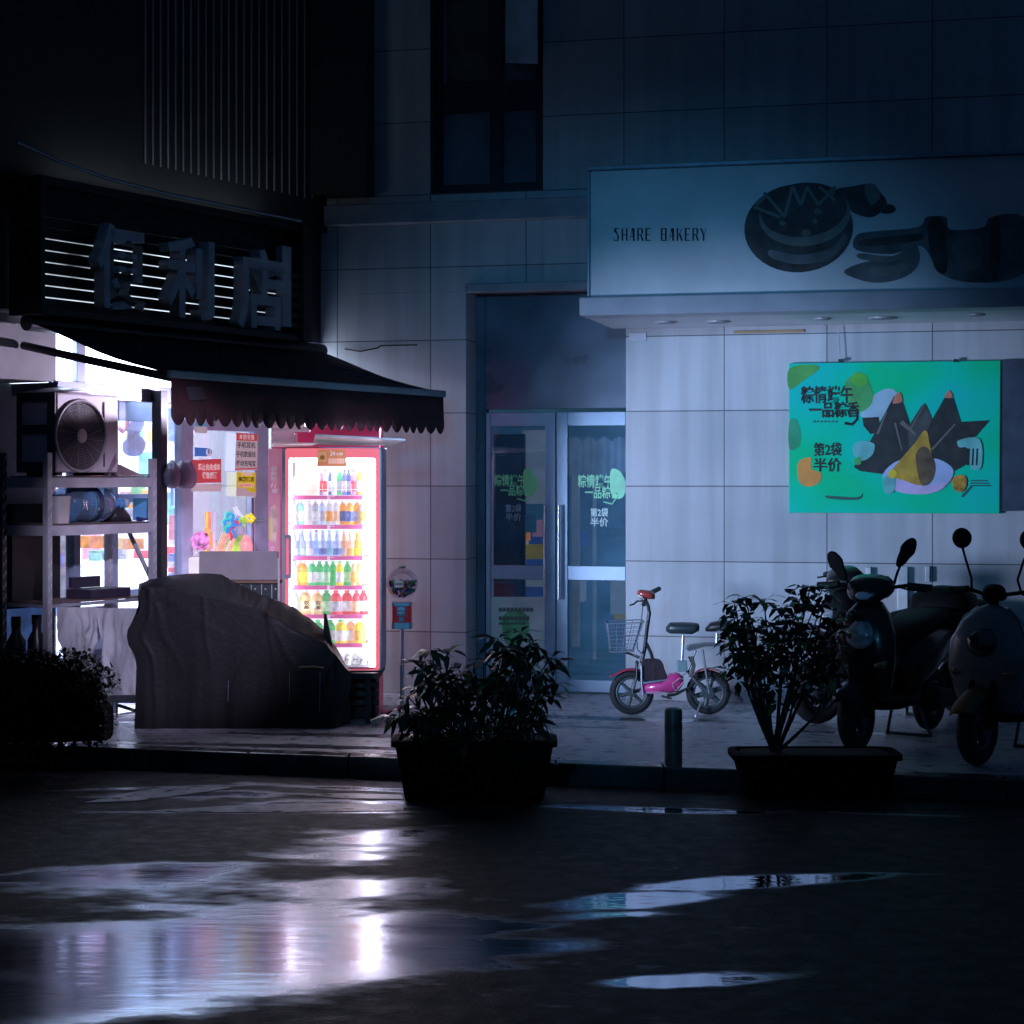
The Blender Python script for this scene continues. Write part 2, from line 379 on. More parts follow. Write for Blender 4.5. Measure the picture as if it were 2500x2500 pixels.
    L.new(nz(2.6, 3, mp2.outputs[0]), bp2.inputs['Height']); L.new(bp.outputs[0], bp2.inputs['Normal']); L.new(bp2.outputs[0], b.inputs['Normal'])
    return m
def gp(x, y, z=ROAD_Z):
    Y = F * (H - z) / (y - HZ); return (x - 1250) * Y / F, Y
PUD = [(-1.25, 7.12, 1.05, .60, 5, 1.8), (-.45, 7.55, .6, .28, 14, 1.2), (-1.75, 6.55, .75, .38, 8, 1.6),
       (-1.68, 8.62, .52, .24, 4, 1.35), (-2.3, 8.5, .5, .1, 6, .7), (-.75, 8.2, .6, .55, 0, .66), (-.72, 9.3, .5, .9, 0, .58), (-1.5, 7.9, .5, .12, 8, .8), (-1.2, 7.7, 1.3, .8, 4, .62), (-.2, 7.2, .7, .5, 0, .6),
       (.55, 8.05, .45, .17, 22, 1.1), (1.05, 8.4, .6, .13, 14, 1.15), (.66, 6.75, .34, .10, 8, 1.05), (.3, 7.75, .4, .10, 15, .8),
       (-1.75, 10.8, .5, .12, 6, .9), (-.95, 10.42, .5, .13, -3, 1.1), (-1.3, 10.2, .9, .07, 0, .9), (-.8, 10.95, .6, .08, -12, .85),
       (.75, 10.27, .62, .085, -10, 1.3), (1.9, 10.15, .6, .05, -10, .5), (-2.1, 11.0, .5, .06, 10, .8)]
kx = -0.043 * 0    # kerb runs parallel to the bakery facade
def kerbY(X): return 11.27 - .235 * (X + .38)
road = MB()
road.mi = 0
road.grid([[(x, -y, ROAD_Z) for x in (-60, -8, 8, 60)] for y in (-30, 4, 60)])
solo('road', None, None, road, wet_mat('wet_asphalt', (.012, .013, .016), PUD, dry=.6, wet=.30, spec=.03, ior=3.8), kind='structure')
pv = MB()
xs = [-30, -6, -3, -1, 1, 3, 6, 30]
pv.grid([[(x, -(kerbY(x) + .16), 0.0) for x in xs], [(x, -60, 0.0) for x in xs]])
PP = [(-1.6, 11.9, 1.6, .09, -10, .9), (-.6, 11.75, 1.2, .07, -12, .9), (-1.0, 12.35, 1.2, .10, -8, .9), (-.3, 12.9, .8, .2, 0, .8), (.5, 13.3, 1.3, .12, -13, .75), (1.8, 12.6, 1.0, .06, -13, .7), (.6, 12.75, 1.2, .06, -13, .6)]
solo('pavement', None, None, pv, wet_mat('wet_paving', (.44, .43, .48), PP, dry=.32, wet=.14, thr=.46, nscale=1.0, stretch=(.22, 2.0)), kind='structure')
kb = MB()
for i in range(46):
    x0 = -14 + i * .62; x1 = x0 + .614
    kb.hexa([(x0, -kerbY(x0), -.3), (x1, -kerbY(x1), -.3), (x1, -kerbY(x1) - .163, -.3), (x0, -kerbY(x0) - .163, -.3),
             (x0, -kerbY(x0), .004), (x1, -kerbY(x1), .004), (x1, -kerbY(x1) - .163, .004), (x0, -kerbY(x0) - .163, .004)])
solo('kerb', None, None, kb, pm('kerb_stone', (.05, .052, .056), .22, var=.3, scale=4, bump=.15, rvar=.12), kind='structure', bev=.012)

# worn white paint on the road, its corners read off the photograph and laid on the ground plane
paint = pm('road_paint', (.55, .56, .6), .35, var=.5, scale=9, bump=.15, rvar=.15)
for q in ([(205, 1961), (298, 1940), (405, 1922), (573, 1923), (466, 1940), (326, 1957)], [(363, 1981), (560, 1968), (760, 1962), (985, 1966), (985, 1980), (700, 1984), (520, 1985)], [(700, 1940), (860, 1938), (980, 1942), (985, 1952), (840, 1950)]):
    m = MB(); m.face([m.bm.verts.new(m.L(x_, -y_, ROAD_Z + .004)) for x_, y_ in (gp(*c_) for c_ in q)])
    solo('road_marking', None, None, m, paint, kind='structure')
# ---------------------------------------------------------------- bakery building
ju, jv = BK.U(1768), BK.U(2019)
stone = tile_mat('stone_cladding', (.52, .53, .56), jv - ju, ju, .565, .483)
dark_metal = pm('dark_aluminium', (.035, .045, .06), .35, .6, var=.2)
door_metal = pm('door_aluminium', (.30, .38, .48), .4, .5, var=.15, scale=3)
black = pm('soot_black', (.010, .011, .014), .6, var=.3)
uD0, uD1 = BK.U(1138), BK.U(1528)
zD = BK.Z(1330, 705); uW0, uW1, zW = BK.U(1052), BK.U(1325), BK.Z(1190, 468)
t = Thing('bakery_building', 'grey stone tiled building with recessed glass doorway on the right of the street corner', 'building', BK)
m = t.mb(); TOP = 7.0
m.box(-3.2, uD0, -.4, 0, 0, zD); m.box(uD1, 6.2, -.4, 0, 0, zD)
m.box(-3.2, uW0, -.4, 0, zD, TOP); m.box(uW0, uW1, -.4, 0, zD, zW); m.box(uW1, 6.2, -.4, 0, zD, TOP)
m.build('wall', stone, bev=.004)
m = t.mb(); m.box(BK.U(800), BK.U(1452, .1), .002, .10, BK.Z(1200, 537, .1), BK.Z(1200, 487, .1)); m.box(uD0, uD1, .002, .05, zD - .02, zD + .05)
m.build('lintel', pm('lintel_stone', (.33, .35, .4), .5, bump=.1), bev=.008)
# recess of the doorway
m = t.mb(); m.box(uD0 - .1, uD0, -.72, -.402, 0, zD); m.box(uD1, uD1 + .1, -.72, -.402, 0, zD); m.build('door_jamb', black)
RC = -.30   # door plane, set back in the wall
zt = BK.Z(1340, 1002, RC)
m = t.mb(); a0, a1 = uD0 + .002, uD1 - .002
m.box(a0, BK.U(1184, RC), RC - .06, RC, 0, zD - .002)
m.box(BK.U(1184, RC), a1, RC - .05, RC - .004, zt + .012, zD - .002)
m.build('transom_panel', pm('transom_grey', (.13, .16, .21), .35, .3, var=.25, scale=2, rvar=.1), bev=.004)
# upper window
m = t.mb(); wf = -.12
for a, c in ((1052, 1078), (1196, 1226), (1308, 1325)): m.box(BK.U(a, wf), BK.U(c, wf), wf - .08, wf, zW, TOP)
for ya, yb in ((468, 448), (270, 200), (-60, -80)): m.box(BK.U(1078, wf), BK.U(1308, wf), wf - .07, wf - .004, BK.Z(1190, ya, wf), BK.Z(1190, yb, wf))
wframe = m.build('window', dark_metal, bev=.004)
def subp(parent, th): return MB(th.fr, th.b, parent)
m = subp(wframe, t); m.box(BK.U(1078, wf), BK.U(1308, wf), wf - .05, wf - .045, zW, TOP); m.build('pane', pm('night_pane', (.13, .19, .26), .15, var=.35, scale=2, spec=.6))
m = subp(wframe, t)
m.hexa([(*BK.px(1232, 262, -.02)[:1], -.05, BK.Z(1232, 150)), (BK.U(1322), .12, BK.Z(1322, 165)), (BK.U(1322), .14, BK.Z(1322, 165)), (BK.U(1232), -.03, BK.Z(1232, 150)),
        (BK.U(1232), -.05, TOP), (BK.U(1322), .12, TOP), (BK.U(1322), .14, TOP), (BK.U(1232), -.03, TOP)])
m.build('open_sash', pm('open_sash_glass', (.4, .64, .85), .15, var=.5, scale=2, spec=.8))  # pale blue colour stands in for light reflected in the sash
m = subp(wframe, t); m.box(BK.U(1088, wf), BK.U(1190, wf), wf - .04, wf - .03, BK.Z(1190, 195, wf), TOP); m.build('curtain', pm('window_curtain', (.07, .09, .09), .8, var=.6, scale=3))
# fascia sign
D1 = 1.15; us = BK.U(1441, D1); zs0, zs1 = BK.Z(1441, 727, D1), BK.Z(1441, 418, D1)
fs = Thing('bakery_sign', 'long pale bakery fascia sign with cake pictures and lettering over the tiled wall', 'sign', BK, (us, 0, zs0))
m = fs.mb(); m.box(us, 6.2, .004, D1, zs0, zs1); m.build('sign_panel', pm('sign_vinyl', (.72, .78, .82), .5, var=.22, scale=1.2, bump=.03, bscale=8), bev=.006)
m = fs.mb(); m.box(us - .012, 6.2, .12, D1 + .03, zs1 + .002, zs1 + .03); m.box(us - .02, us - .002, .004, D1 + .012, zs0, zs1); m.build('sign_edge', pm('sign_edge_metal', (.3, .4, .5), .4, .3), bev=.004)
uT = BK.U(1414, D1 + .07); zT = BK.Z(1414, 771, D1 + .07)
m = fs.mb(); m.box(uT, 6.2, .95, D1 + .07, zT, zs0 - .002); m.build('trim', pm('trim_paint', (.42, .45, .52), .5, var=.2, scale=2.5), bev=.01)
m = fs.mb(); m.box(uT + .01, 6.2, .004, .947, zT + .004, zs0 - .004); m.build('soffit', pm('soffit_paint', (.66, .66, .7), .55, var=.12, scale=2))
for (x, y, s_) in ((1625, 790, .08), (1752, 789, .09), (2008, 781, .06), (2155, 778, .10), (2384, 773, .06)):
    u, zz = BK.px(x, y, .6); 
    m = fs.mb(); dd = .35 + .4 * ((x * 7) % 10) / 10; m.lathe(BK.U(x, dd), dd, zT - .008, [(s_, .0), (s_, .011)], 24); r_ = m.build('downlight', pm('downlight_rim', (.5, .5, .55), .4, .3))
    m = MB(BK, fs.b, r_); m.lathe(BK.U(x, dd), dd, zT - .010, [(s_ * .78, .0), (s_ * .78, .004)], 24); m.build('lens', pm('downlight_lens', (.10, .10, .12), .3))
dk = pm('print_black', (.016, .018, .022), .6, var=.3, scale=5)
# lettering in thick and thin strokes
def didone(mb_, s_, x0, y0, x1, y1, d):
    G = {'S': [(0, .12, .95, .88, .05), (2, .15, .9, .85, .1), ], 'H': 1}
    V = {'H': ([(.12, .2), (.68, .2)], [(.45, .52, .3, .7)]), 'A': ([(.55, .22)], [(.32, .38, .25, .6)]), 'R': ([(.1, .2)], [(.92, 1, .3, .75), (.45, .52, .3, .75)]),
         'E': ([(.12, .22)], [(.92, 1, .3, .85), (.47, .53, .3, .7), (0, .07, .3, .85)]), 'B': ([(.1, .2), (.62, .22)], [(.92, 1, .3, .7), (.47, .53, .3, .7), (0, .07, .3, .7)]),
         'K': ([(.1, .2)], []), 'Y': ([], []), 'S': ([], [])}
    n = len(s_); wd = (x1 - x0) / n
    for i, ch in enumerate(s_):
        if ch == ' ': continue
        X = lambda a: x0 + (i + a) * wd
        Yy = lambda b: y1 - (y1 - y0) * b
        st, th_ = V[ch]
        for a, w_ in st: mb_.flatpx([(X(a), Yy(0)), (X(a + w_), Yy(0)), (X(a + w_), Yy(1)), (X(a), Yy(1))], d)
        for b0, b1, a0_, a1_ in th_: mb_.flatpx([(X(a0_), Yy(b0)), (X(a1_), Yy(b0)), (X(a1_), Yy(b1)), (X(a0_), Yy(b1))], d + .0006)
        def q(*pts): mb_.flatpx([(X(a), Yy(b)) for a, b in pts], d)
        if ch == 'A': q((.1, 0), (.17, 0), (.5, 1), (.42, 1)); q((.42, 1), (.58, 1), (.8, 0), (.58, 0))
        if ch == 'K': q((.36, .5), (.75, 1), (.85, 1), (.42, .45)); q((.36, .52), (.55, .62), (.9, 0), (.68, 0))
        if ch == 'R': q((.62, .52), (.84, .6), (.84, .92), (.62, 1)); q((.45, .48), (.64, .5), (.95, 0), (.72, 0))
        if ch == 'Y': q((.42, 0), (.62, 0), (.62, .48), (.42, .48)); q((.05, 1), (.28, 1), (.62, .45), (.42, .45)); q((.82, 1), (.9, 1), (.62, .45), (.55, .45))
        if ch == 'S': q((.15, 1), (.75, 1), (.75, .93), (.3, .9)); q((.15, .95), (.38, .95), (.8, .3), (.55, .4)); q((.15, .7), (.2, .95), (.36, .9), (.3, .6)); q((.6, .4), (.82, .35), (.72, .0), (.55, .08)); q((.12, .06), (.7, .08), (.7, 0), (.12, 0)); q((.12, .3), (.17, .3), (.2, 0), (.12, 0))
m = fs.mb(); didone(m, 'SHARE BAKERY', 1496, 557, 1727, 588, D1 + .004); m.build('lettering', dk)
# cake picture and other bakes
def epx(cx, cy, rx, ry, a0=0, a1=360, n=40, rot=0):
    out = []
    for i in range(n + (0 if a1 - a0 >= 360 else 1)):
        t_ = math.radians(a0 + (a1 - a0) * i / n); x, y = rx * math.cos(t_), ry * math.sin(t_); r_ = math.radians(rot)
        out.append((cx + x * math.cos(r_) - y * math.sin(r_), cy + x * math.sin(r_) + y * math.cos(r_)))
    return out
pic = fs.mb()
D2 = D1 + .004
def blob(mb_, pts, d, mi=0):
    mb_.mi = mi; mb_.flatpx(pts, d)
def smoothpoly(pts, k=4):
    out = []; n = len(pts)
    for i in range(n):
        p0, p1, p2, p3 = (Vector(pts[(i + j - 1) % n]) for j in range(4))
        for s_ in range(k):
            t_ = s_ / k
            out.append(tuple(.5 * ((2 * p1) + (-p0 + p2) * t_ + (2 * p0 - 5 * p1 + 4 * p2 - p3) * t_ ** 2 + (-p0 + 3 * p1 - 3 * p2 + p3) * t_ ** 3)))
    return out
blob(pic, epx(1950, 557, 133, 108, rot=-4), D2, 0)
blob(pic, epx(1965, 525, 112, 76, rot=-6), D2 + .001, 1)
blob(pic, epx(1962, 512, 106, 66, rot=-6), D2 + .002, 0)
for a, b in (((1840, 505), (1905, 530)), ((1865, 470), (1915, 528)), ((1915, 530), (1935, 455)), ((1935, 455), (1955, 500)), ((1955, 500), (1972, 455)), ((1972, 460), (1998, 500)), ((1998, 500), (2040, 455)), ((2000, 455), (2040, 490)), ((1845, 500), (1870, 478))):
    v = (Vector(b) - Vector(a)); n_ = Vector((-v.y, v.x)).normalized() * 4
    blob(pic, [tuple(Vector(a) + n_), tuple(Vector(b) + n_), tuple(Vector(b) - n_), tuple(Vector(a) - n_)], D2 + .0030 + random.random() * .0008, 1)
for x, y, r_ in ((1997, 516, 10), (1968, 568, 11), (1990, 540, 7), (1910, 545, 8), (2030, 470, 9)): blob(pic, epx(x, y, r_, r_ * .8), D2 + .0042, 2)
blob(pic, smoothpoly([(2040, 465), (2080, 455), (2120, 450), (2150, 470), (2165, 500), (2130, 530), (2085, 520), (2070, 500)]), D2, 0)
blob(pic, epx(2165, 510, 22, 12), D2 + .001, 0); blob(pic, smoothpoly([(2110, 455), (2135, 450), (2150, 480), (2125, 500)]), D2 + .001, 1)
blob(pic, smoothpoly([(2090, 575), (2130, 565), (2240, 555), (2262, 530), (2310, 530), (2320, 560), (2400, 555), (2420, 530), (2500, 530), (2520, 640), (2470, 680), (2380, 690), (2300, 670), (2250, 600), (2180, 620), (2090, 610)]), D2, 3)
blob(pic, smoothpoly([(2060, 665), (2110, 640), (2180, 632), (2240, 610), (2240, 650), (2200, 680), (2130, 690)]), D2 + .001, 3)
blob(pic, smoothpoly([(2100, 618), (2180, 625), (2230, 595), (2240, 620), (2170, 640), (2100, 632)]), D2 + .002, 1)
blob(pic, smoothpoly([(2330, 585), (2390, 580), (2395, 640), (2360, 660), (2330, 630)]), D2 + .002, 1)
blob(pic, smoothpoly([(2450, 560), (2500, 555), (2500, 640), (2460, 630)]), D2 + .002, 1)
for pts, mi_ in (([(2105, 585), (2200, 575), (2250, 570), (2240, 588), (2110, 602)], 0), ([(2265, 545), (2305, 540), (2312, 660), (2280, 650)], 0), ([(2420, 545), (2440, 540), (2440, 670), (2420, 672)], 0), ([(2120, 655), (2180, 648), (2225, 630), (2210, 660), (2150, 675)], 1), ([(1880, 610), (1950, 622), (2030, 605), (2060, 570), (2068, 585), (2030, 630), (1950, 645), (1885, 630)], 3)):
    blob(pic, smoothpoly(pts), D2 + .003, mi_)
pic.build('picture', [pm('print_brown', (.055, .055, .06), .6, var=.8, scale=6), pm('print_cream', (.20, .23, .22), .6, var=.3), pm('print_pale', (.18, .2, .16), .6), pm('print_taupe', (.15, .16, .185), .6, var=.7, scale=4)])

# ---------------------------------------------------------------- double door
gl_door = glass('door_pane', (.8, .9, .97), refl=.8, base=.06, haze=.11, hcol=(.30, .55, .75))
dd_ = Thing('glass_double_door', 'grey framed glass double door with green stickers in the stone doorway', 'door', BK, (BK.U(1357, RC), RC, 0))
rail_y = [(1698, 1658), (1416, 1381), (1040, 1006)]
def leaf_door(x0, xa, xb, x1, hx, label):
    m = dd_.mb(); d0, d1 = RC - .045, RC
    z0, z1 = .012, BK.Z(1357, 1006, RC)
    m.box(BK.U(x0, RC), BK.U(xa, RC), d0, d1, z0, z1); m.box(BK.U(xb, RC), BK.U(x1, RC), d0, d1, z0, z1)
    for ya, yb in rail_y: m.box(BK.U(xa, RC), BK.U(xb, RC), d0 + .002, d1 - .003, max(z0, BK.Z(1357, ya, RC)), min(z1, BK.Z(1357, yb, RC)))
    o = m.build('door_leaf', door_metal, bev=.004)
    if label: o['label'] = label
    m = subp(o, dd_); m.box(BK.U(xa, RC), BK.U(xb, RC), RC - .025, RC - .019, .04, z1 - .03); m.build('pane', gl_door)
    m = subp(o, dd_); u = BK.U(hx, RC + .06); za, zb = BK.Z(hx, 1464, RC + .06), BK.Z(hx, 1233, RC + .06)
    m.tube([(u, RC + .06, za), (u, RC + .06, zb)], .014, 12)
    for yy in (1275, 1420): z = BK.Z(hx, yy, RC); m.tube([(u, RC, z), (u, RC + .06, z)], .008)
    m.build('handle', pm('handle_steel', (.6, .65, .7), .2, .9), smooth=40)
    return o
lf = leaf_door(1186, 1198, 1331, 1356, 1330, None); rt = leaf_door(1359, 1386, 1527, 1545, 1364, None)
stick_g = pm('sticker_green', (.20, .55, .38), .5, emit=.22, ecol=(.2, .7, .45)); stick_d = pm('sticker_dim_green', (.14, .42, .22), .5, emit=.09, ecol=(.12, .5, .25))  # dim copy carries the left leaf's weaker light in its colour
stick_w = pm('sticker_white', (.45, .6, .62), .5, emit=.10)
def door_stickers(par, cx, cy, s_, g, wmat, dp=RC - .017):
    m = subp(par, dd_)
    m.flatpx(smoothpoly([(cx + 26 * s_, cy - 36 * s_), (cx + 50 * s_, cy - 34 * s_), (cx + 66 * s_, cy), (cx + 56 * s_, cy + 34 * s_), (cx + 28 * s_, cy + 28 * s_)]), dp)
    m.build('egg_sticker', g)
    m = subp(par, dd_)
    m.textpx('粽情端午', cx - 58 * s_, cy - 26 * s_, cx + 30 * s_, cy + 8 * s_, dp + .002, weight=.018)
    m.textpx('一品粽香', cx - 40 * s_, cy + 4 * s_, cx + 48 * s_, cy + 36 * s_, dp + .004, weight=.018)
    m.tube([(*BK.px(cx + 8 * s_, cy + 44 * s_, dp)[:1], dp + .003, BK.Z(cx, cy + 44 * s_, dp)), (BK.U(cx + 30 * s_, dp), dp + .003, BK.Z(cx, cy + 50 * s_, dp)), (BK.U(cx + 44 * s_, dp), dp + .003, BK.Z(cx, cy + 30 * s_, dp))], .006, 6)
    m.build('lettering', g)
    m = subp(par, dd_); m.textpx('第2袋', cx - 26 * s_, cy + 60 * s_, cx + 20 * s_, cy + 83 * s_, dp, weight=.02); m.textpx('半价', cx - 26 * s_, cy + 85 * s_, cx + 20 * s_, cy + 108 * s_, dp, weight=.02)
    m.build('offer_lettering', wmat)
door_stickers(rt, 1466, 1183, .95, stick_g, stick_w); door_stickers(lf, 1256, 1180, .85, stick_d, pm('sticker_dim_white', (.3, .4, .42), .5))
m = subp(lf, dd_); m.flatpx([(1199, 1457), (1330, 1457), (1330, 1640), (1199, 1640)], RC - .012); m.build('notice', pm('notice_paper', (.62, .70, .62), .6, var=.2, scale=4))
m = subp(lf, dd_)
for yy, n_ in ((1484, 9), (1505, 8), (1520, 7)):
    for i in range(n_): m.flatpx([(1218 + i * 9.5, yy), (1225 + i * 9.5, yy - 1), (1226 + i * 9.5, yy + (9 if yy < 1515 else 5)), (1217 + i * 9.5, yy + (9 if yy < 1515 else 5))], RC - .010)
m.build('notice_writing', pm('notice_ink', (.10, .14, .12), .6))
m = subp(lf, dd_); m.flatpx(smoothpoly([(1225, 1510), (1262, 1488), (1290, 1510), (1285, 1560), (1240, 1580)]), RC - .011); m.build('notice_picture', pm('notice_green', (.14, .5, .2), .6, var=.5, scale=9))
# room behind the door
rm = Thing('bakery_interior', 'dim bakery room with a pale curtain seen through the glass door', 'room', BK, (BK.U(1357, -1.6), -1.6, 0))
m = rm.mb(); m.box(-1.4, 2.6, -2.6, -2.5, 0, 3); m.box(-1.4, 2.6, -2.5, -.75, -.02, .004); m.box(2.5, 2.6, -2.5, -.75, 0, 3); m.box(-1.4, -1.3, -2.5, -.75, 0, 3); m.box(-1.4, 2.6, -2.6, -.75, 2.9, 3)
m.build('wall', pm('bakery_room_wall', (.30, .45, .55), .7, var=.4, scale=1.5, emit=.06, ecol=(.15, .45, .7)))  # room surfaces glow faintly in place of a lamp inside
m = rm.mb(); dC = -.75; n_ = 60; ua, ub = BK.U(1385, dC), BK.U(1548, dC)
rows = []
for j in range(6):
    row = []
    for i in range(n_ + 1):
        f = i / n_; zt_ = BK.Z(1400, 1080, dC) + .045 * abs(math.sin(f * math.pi * 4.5)); zb_ = BK.Z(1400, 1165, dC) + .03 * math.sin(f * 9)
        row.append((ua + (ub - ua) * f, dC + .03 * math.sin(f * 2 * math.pi * 9), zb_ + (zt_ - zb_) * j / 5))
    rows.append(row)
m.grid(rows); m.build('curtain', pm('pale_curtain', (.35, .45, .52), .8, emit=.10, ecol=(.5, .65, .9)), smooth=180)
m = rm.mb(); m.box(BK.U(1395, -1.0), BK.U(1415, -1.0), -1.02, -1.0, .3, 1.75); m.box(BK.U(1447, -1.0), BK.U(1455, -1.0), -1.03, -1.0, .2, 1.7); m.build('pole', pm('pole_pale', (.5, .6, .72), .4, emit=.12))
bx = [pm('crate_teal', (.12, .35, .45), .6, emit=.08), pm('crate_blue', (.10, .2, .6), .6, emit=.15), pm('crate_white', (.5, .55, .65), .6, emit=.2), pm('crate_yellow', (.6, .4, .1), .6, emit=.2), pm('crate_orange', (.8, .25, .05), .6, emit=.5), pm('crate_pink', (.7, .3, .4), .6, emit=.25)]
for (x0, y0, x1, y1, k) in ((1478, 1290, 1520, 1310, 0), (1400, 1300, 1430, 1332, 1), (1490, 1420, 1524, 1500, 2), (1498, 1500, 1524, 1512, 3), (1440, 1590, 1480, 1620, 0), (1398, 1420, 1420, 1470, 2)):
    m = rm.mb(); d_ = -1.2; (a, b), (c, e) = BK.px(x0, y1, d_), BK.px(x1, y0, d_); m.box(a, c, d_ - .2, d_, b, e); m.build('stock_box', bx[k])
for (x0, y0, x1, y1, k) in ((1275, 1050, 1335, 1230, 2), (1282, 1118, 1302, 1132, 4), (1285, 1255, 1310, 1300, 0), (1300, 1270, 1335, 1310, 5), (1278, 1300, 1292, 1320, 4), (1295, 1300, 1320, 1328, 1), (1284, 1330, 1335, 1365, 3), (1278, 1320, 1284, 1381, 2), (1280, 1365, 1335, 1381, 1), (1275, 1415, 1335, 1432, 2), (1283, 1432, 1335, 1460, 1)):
    m = rm.mb(); d_ = -.9 - .01 * y0 / 100; (a, b), (c, e) = BK.px(x0, y1, d_), BK.px(x1, y0, d_); m.box(a, c, d_ - .1, d_, b, e); m.build('glow_box', bx[k])  # glowing boxes added behind the left leaf's glass for its bright coloured patches
m = rm.mb(); m.box(BK.U(1205, -.85), BK.U(1280, -.85), -.9, -.85, .1, BK.Z(1240, 1060, -.85)); m.build('screen', black)
# ---------------------------------------------------------------- convenience store
alu = pm('shop_aluminium', (.24, .27, .36), .45, .3, var=.12); alu_dark = pm('shop_dark_aluminium', (.025, .028, .04), .45, .3)
shop = Thing('convenience_store', 'dark corner convenience store with bright white shop windows on the left', 'building', SH)
S = SH
def su(x, d=0): return S.U(x, d)
zA, zB = 2.30, 2.70      # transom
m = shop.mb()
m.box(su(-150), su(137), -.65, .0, 2.302, 2.72); m.build('pillar', pm('pillar_render', (.34, .33, .36), .7, var=.2, scale=3, bump=.1))
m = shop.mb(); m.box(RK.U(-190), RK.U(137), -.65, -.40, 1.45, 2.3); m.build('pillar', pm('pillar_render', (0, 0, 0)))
m = shop.mb(); m.box(RK.U(-190), RK.U(137), -.65, -.40, 0, 1.448); m.build('pillar_shaded', pm('pillar_shade_dark', (.03, .032, .04), .7, var=.4, scale=4))  # lower pillar coloured darker for the shade behind the rack
m = shop.mb(); m.box(-9, RK.U(-190), -.65, -.39, 0, 2.74); m.box(-9, su(-150), -.388, -.0, 2.302, 2.74); m.box(-9, .0, -.25, .012, 2.745, 3.6); m.box(-9, .02, -.3, .06, 3.6, 9.0); m.box(-9, .02, -3.2, -.3, 3.5, 3.6)
m.build('upper_wall', pm('dark_facade', (.016, .018, .022), .6, var=.3, scale=2))
m = MB(BK, (0, 0, 0)); 
# dark pier of the upper storey above the inner corner
m = shop.mb(); p0 = BK.w(BK.U(700, .22), .22, 3.87); p1 = BK.w(BK.U(893, .22), .22, 3.87)
def toS(p): q = p - S.o; return (q.dot(S.u), q.dot(S.n), p.z)
pb0 = BK.w(BK.U(893, .22), -.005 + .01, 3.87); pb1 = BK.w(BK.U(700, .22), .01, 3.87)
base = [toS(p) for p in (p0, p1, pb0, pb1)]
m.hexa(base + [(a, b, 9.0) for a, b, c in base]); m.build('corner_pier', pm('dark_facade', (0, 0, 0)))
# fins
for i in range(23):
    m = shop.mb(); x = 364 + i * 18.5; u = su(x, .10); m.box(u - .005, u + .005, (.062), .070, 3.84, 8.8); m.build('fin', pm('fin_metal', (.3, .33, .35), .4, .3, var=.3, scale=3))
# shop front frame
m = shop.mb()
def post(x0, x1, z0, z1, d0=-.06, d1=.01): m.box(su(x0, d1), su(x1, d1), d0, d1, z0, z1)
post(188, 209, zA + .01, zB); post(506, 522, zA + .01, zB); post(612, 628, zA + .01, zB); post(676, 690, zA + .01, zB)
m.box(su(137), -.02, -.07, .013, zA - .10, zA + .01); m.box(su(137), -.02, -.07, .013, zB - .012, 2.74)
m.box(su(137), su(395), -.47, -.072, zA - .08, zA)
m.build('frame', alu, bev=.003)
WD = -.30
m = shop.mb()
def wpost(x0, x1, z0, z1, d0=WD - .07, d1=WD + .008): m.box(su(x0, d1), su(x1, d1), d0, d1, z0, z1)
wpost(181, 197, .02, zA - .081); wpost(271, 289, .02, zA - .081, WD - .06, WD + .006);
m.box(su(197, WD), su(271, WD), WD - .05, WD + .004, .02, .78); m.box(su(289, WD), su(385, WD), WD - .05, WD + .004, .84, .88); m.box(su(137, WD), su(181, WD), WD - .05, WD + .004, 1.50, 1.56); m.box(su(197, WD), su(271, WD), WD - .05, WD + .003, 1.50, 1.56); m.box(su(289, WD), su(385, WD), WD - .05, WD + .003, 1.50, 1.56)
m.box(su(289, WD), su(385, WD), WD - .05, WD + .005, zA - .22, zA - .082)
m.build('window_frame', pm('window_frame_blue', (.30, .36, .50), .45, .2, var=.12), bev=.003)
m = shop.mb(); post(393, 409, .02, 2.28, .016, .10); m.build('door_post', alu_dark, bev=.003)
m = shop.mb(); post(444, 472, .02, zA - .1); post(622, 656, .02, zA - .1); m.box(su(472), su(622), -.05, .004, zA - .28, zA - .1); m.box(su(472), su(622), -.05, .004, .02, .25); m.build('door_frame', pm('door_frame_grey', (.46, .52, .74), .5, .1, emit=.10, ecol=(.6, .65, 1)), bev=.003)  # faint emission stands in for light on the door frame
sglass = glass('shop_pane', (.97, .97, 1.0), refl=.5, base=.02, haze=.06, hcol=(.8, .8, 1))
m = shop.mb(); m.box(su(137, WD), su(395, WD), WD - .035, WD - .030, .05, zA - .1); m.build('pane', sglass)
m = shop.mb(); m.box(su(410), su(444), -.035, -.030, .05, zA - .1); m.build('pane', sglass)
m = shop.mb(); m.box(su(472), su(622), -.035, -.030, .25, zA - .28); m.build('pane', sglass)
m = shop.mb(); m.box(su(137), -.03, -.035, -.030, zA, zB); m.build('transom_pane', pm('frosted_lit_pane', (.9, .92, 1), .4, emit=8.0, ecol=(.62, .78, 1.0), var=.06, scale=1.5))
m = shop.mb(); m.tube([(su(617, .05), .05, S.Z(617, 1385)), (su(617, .05), .05, S.Z(617, 1215))], .012); m.tube([(su(610, .05), .06, S.Z(617, 1270)), (su(650, .05), .03, S.Z(650, 1268))], .012); m.build('door_handle', pm('handle_steel', (0, 0, 0)))
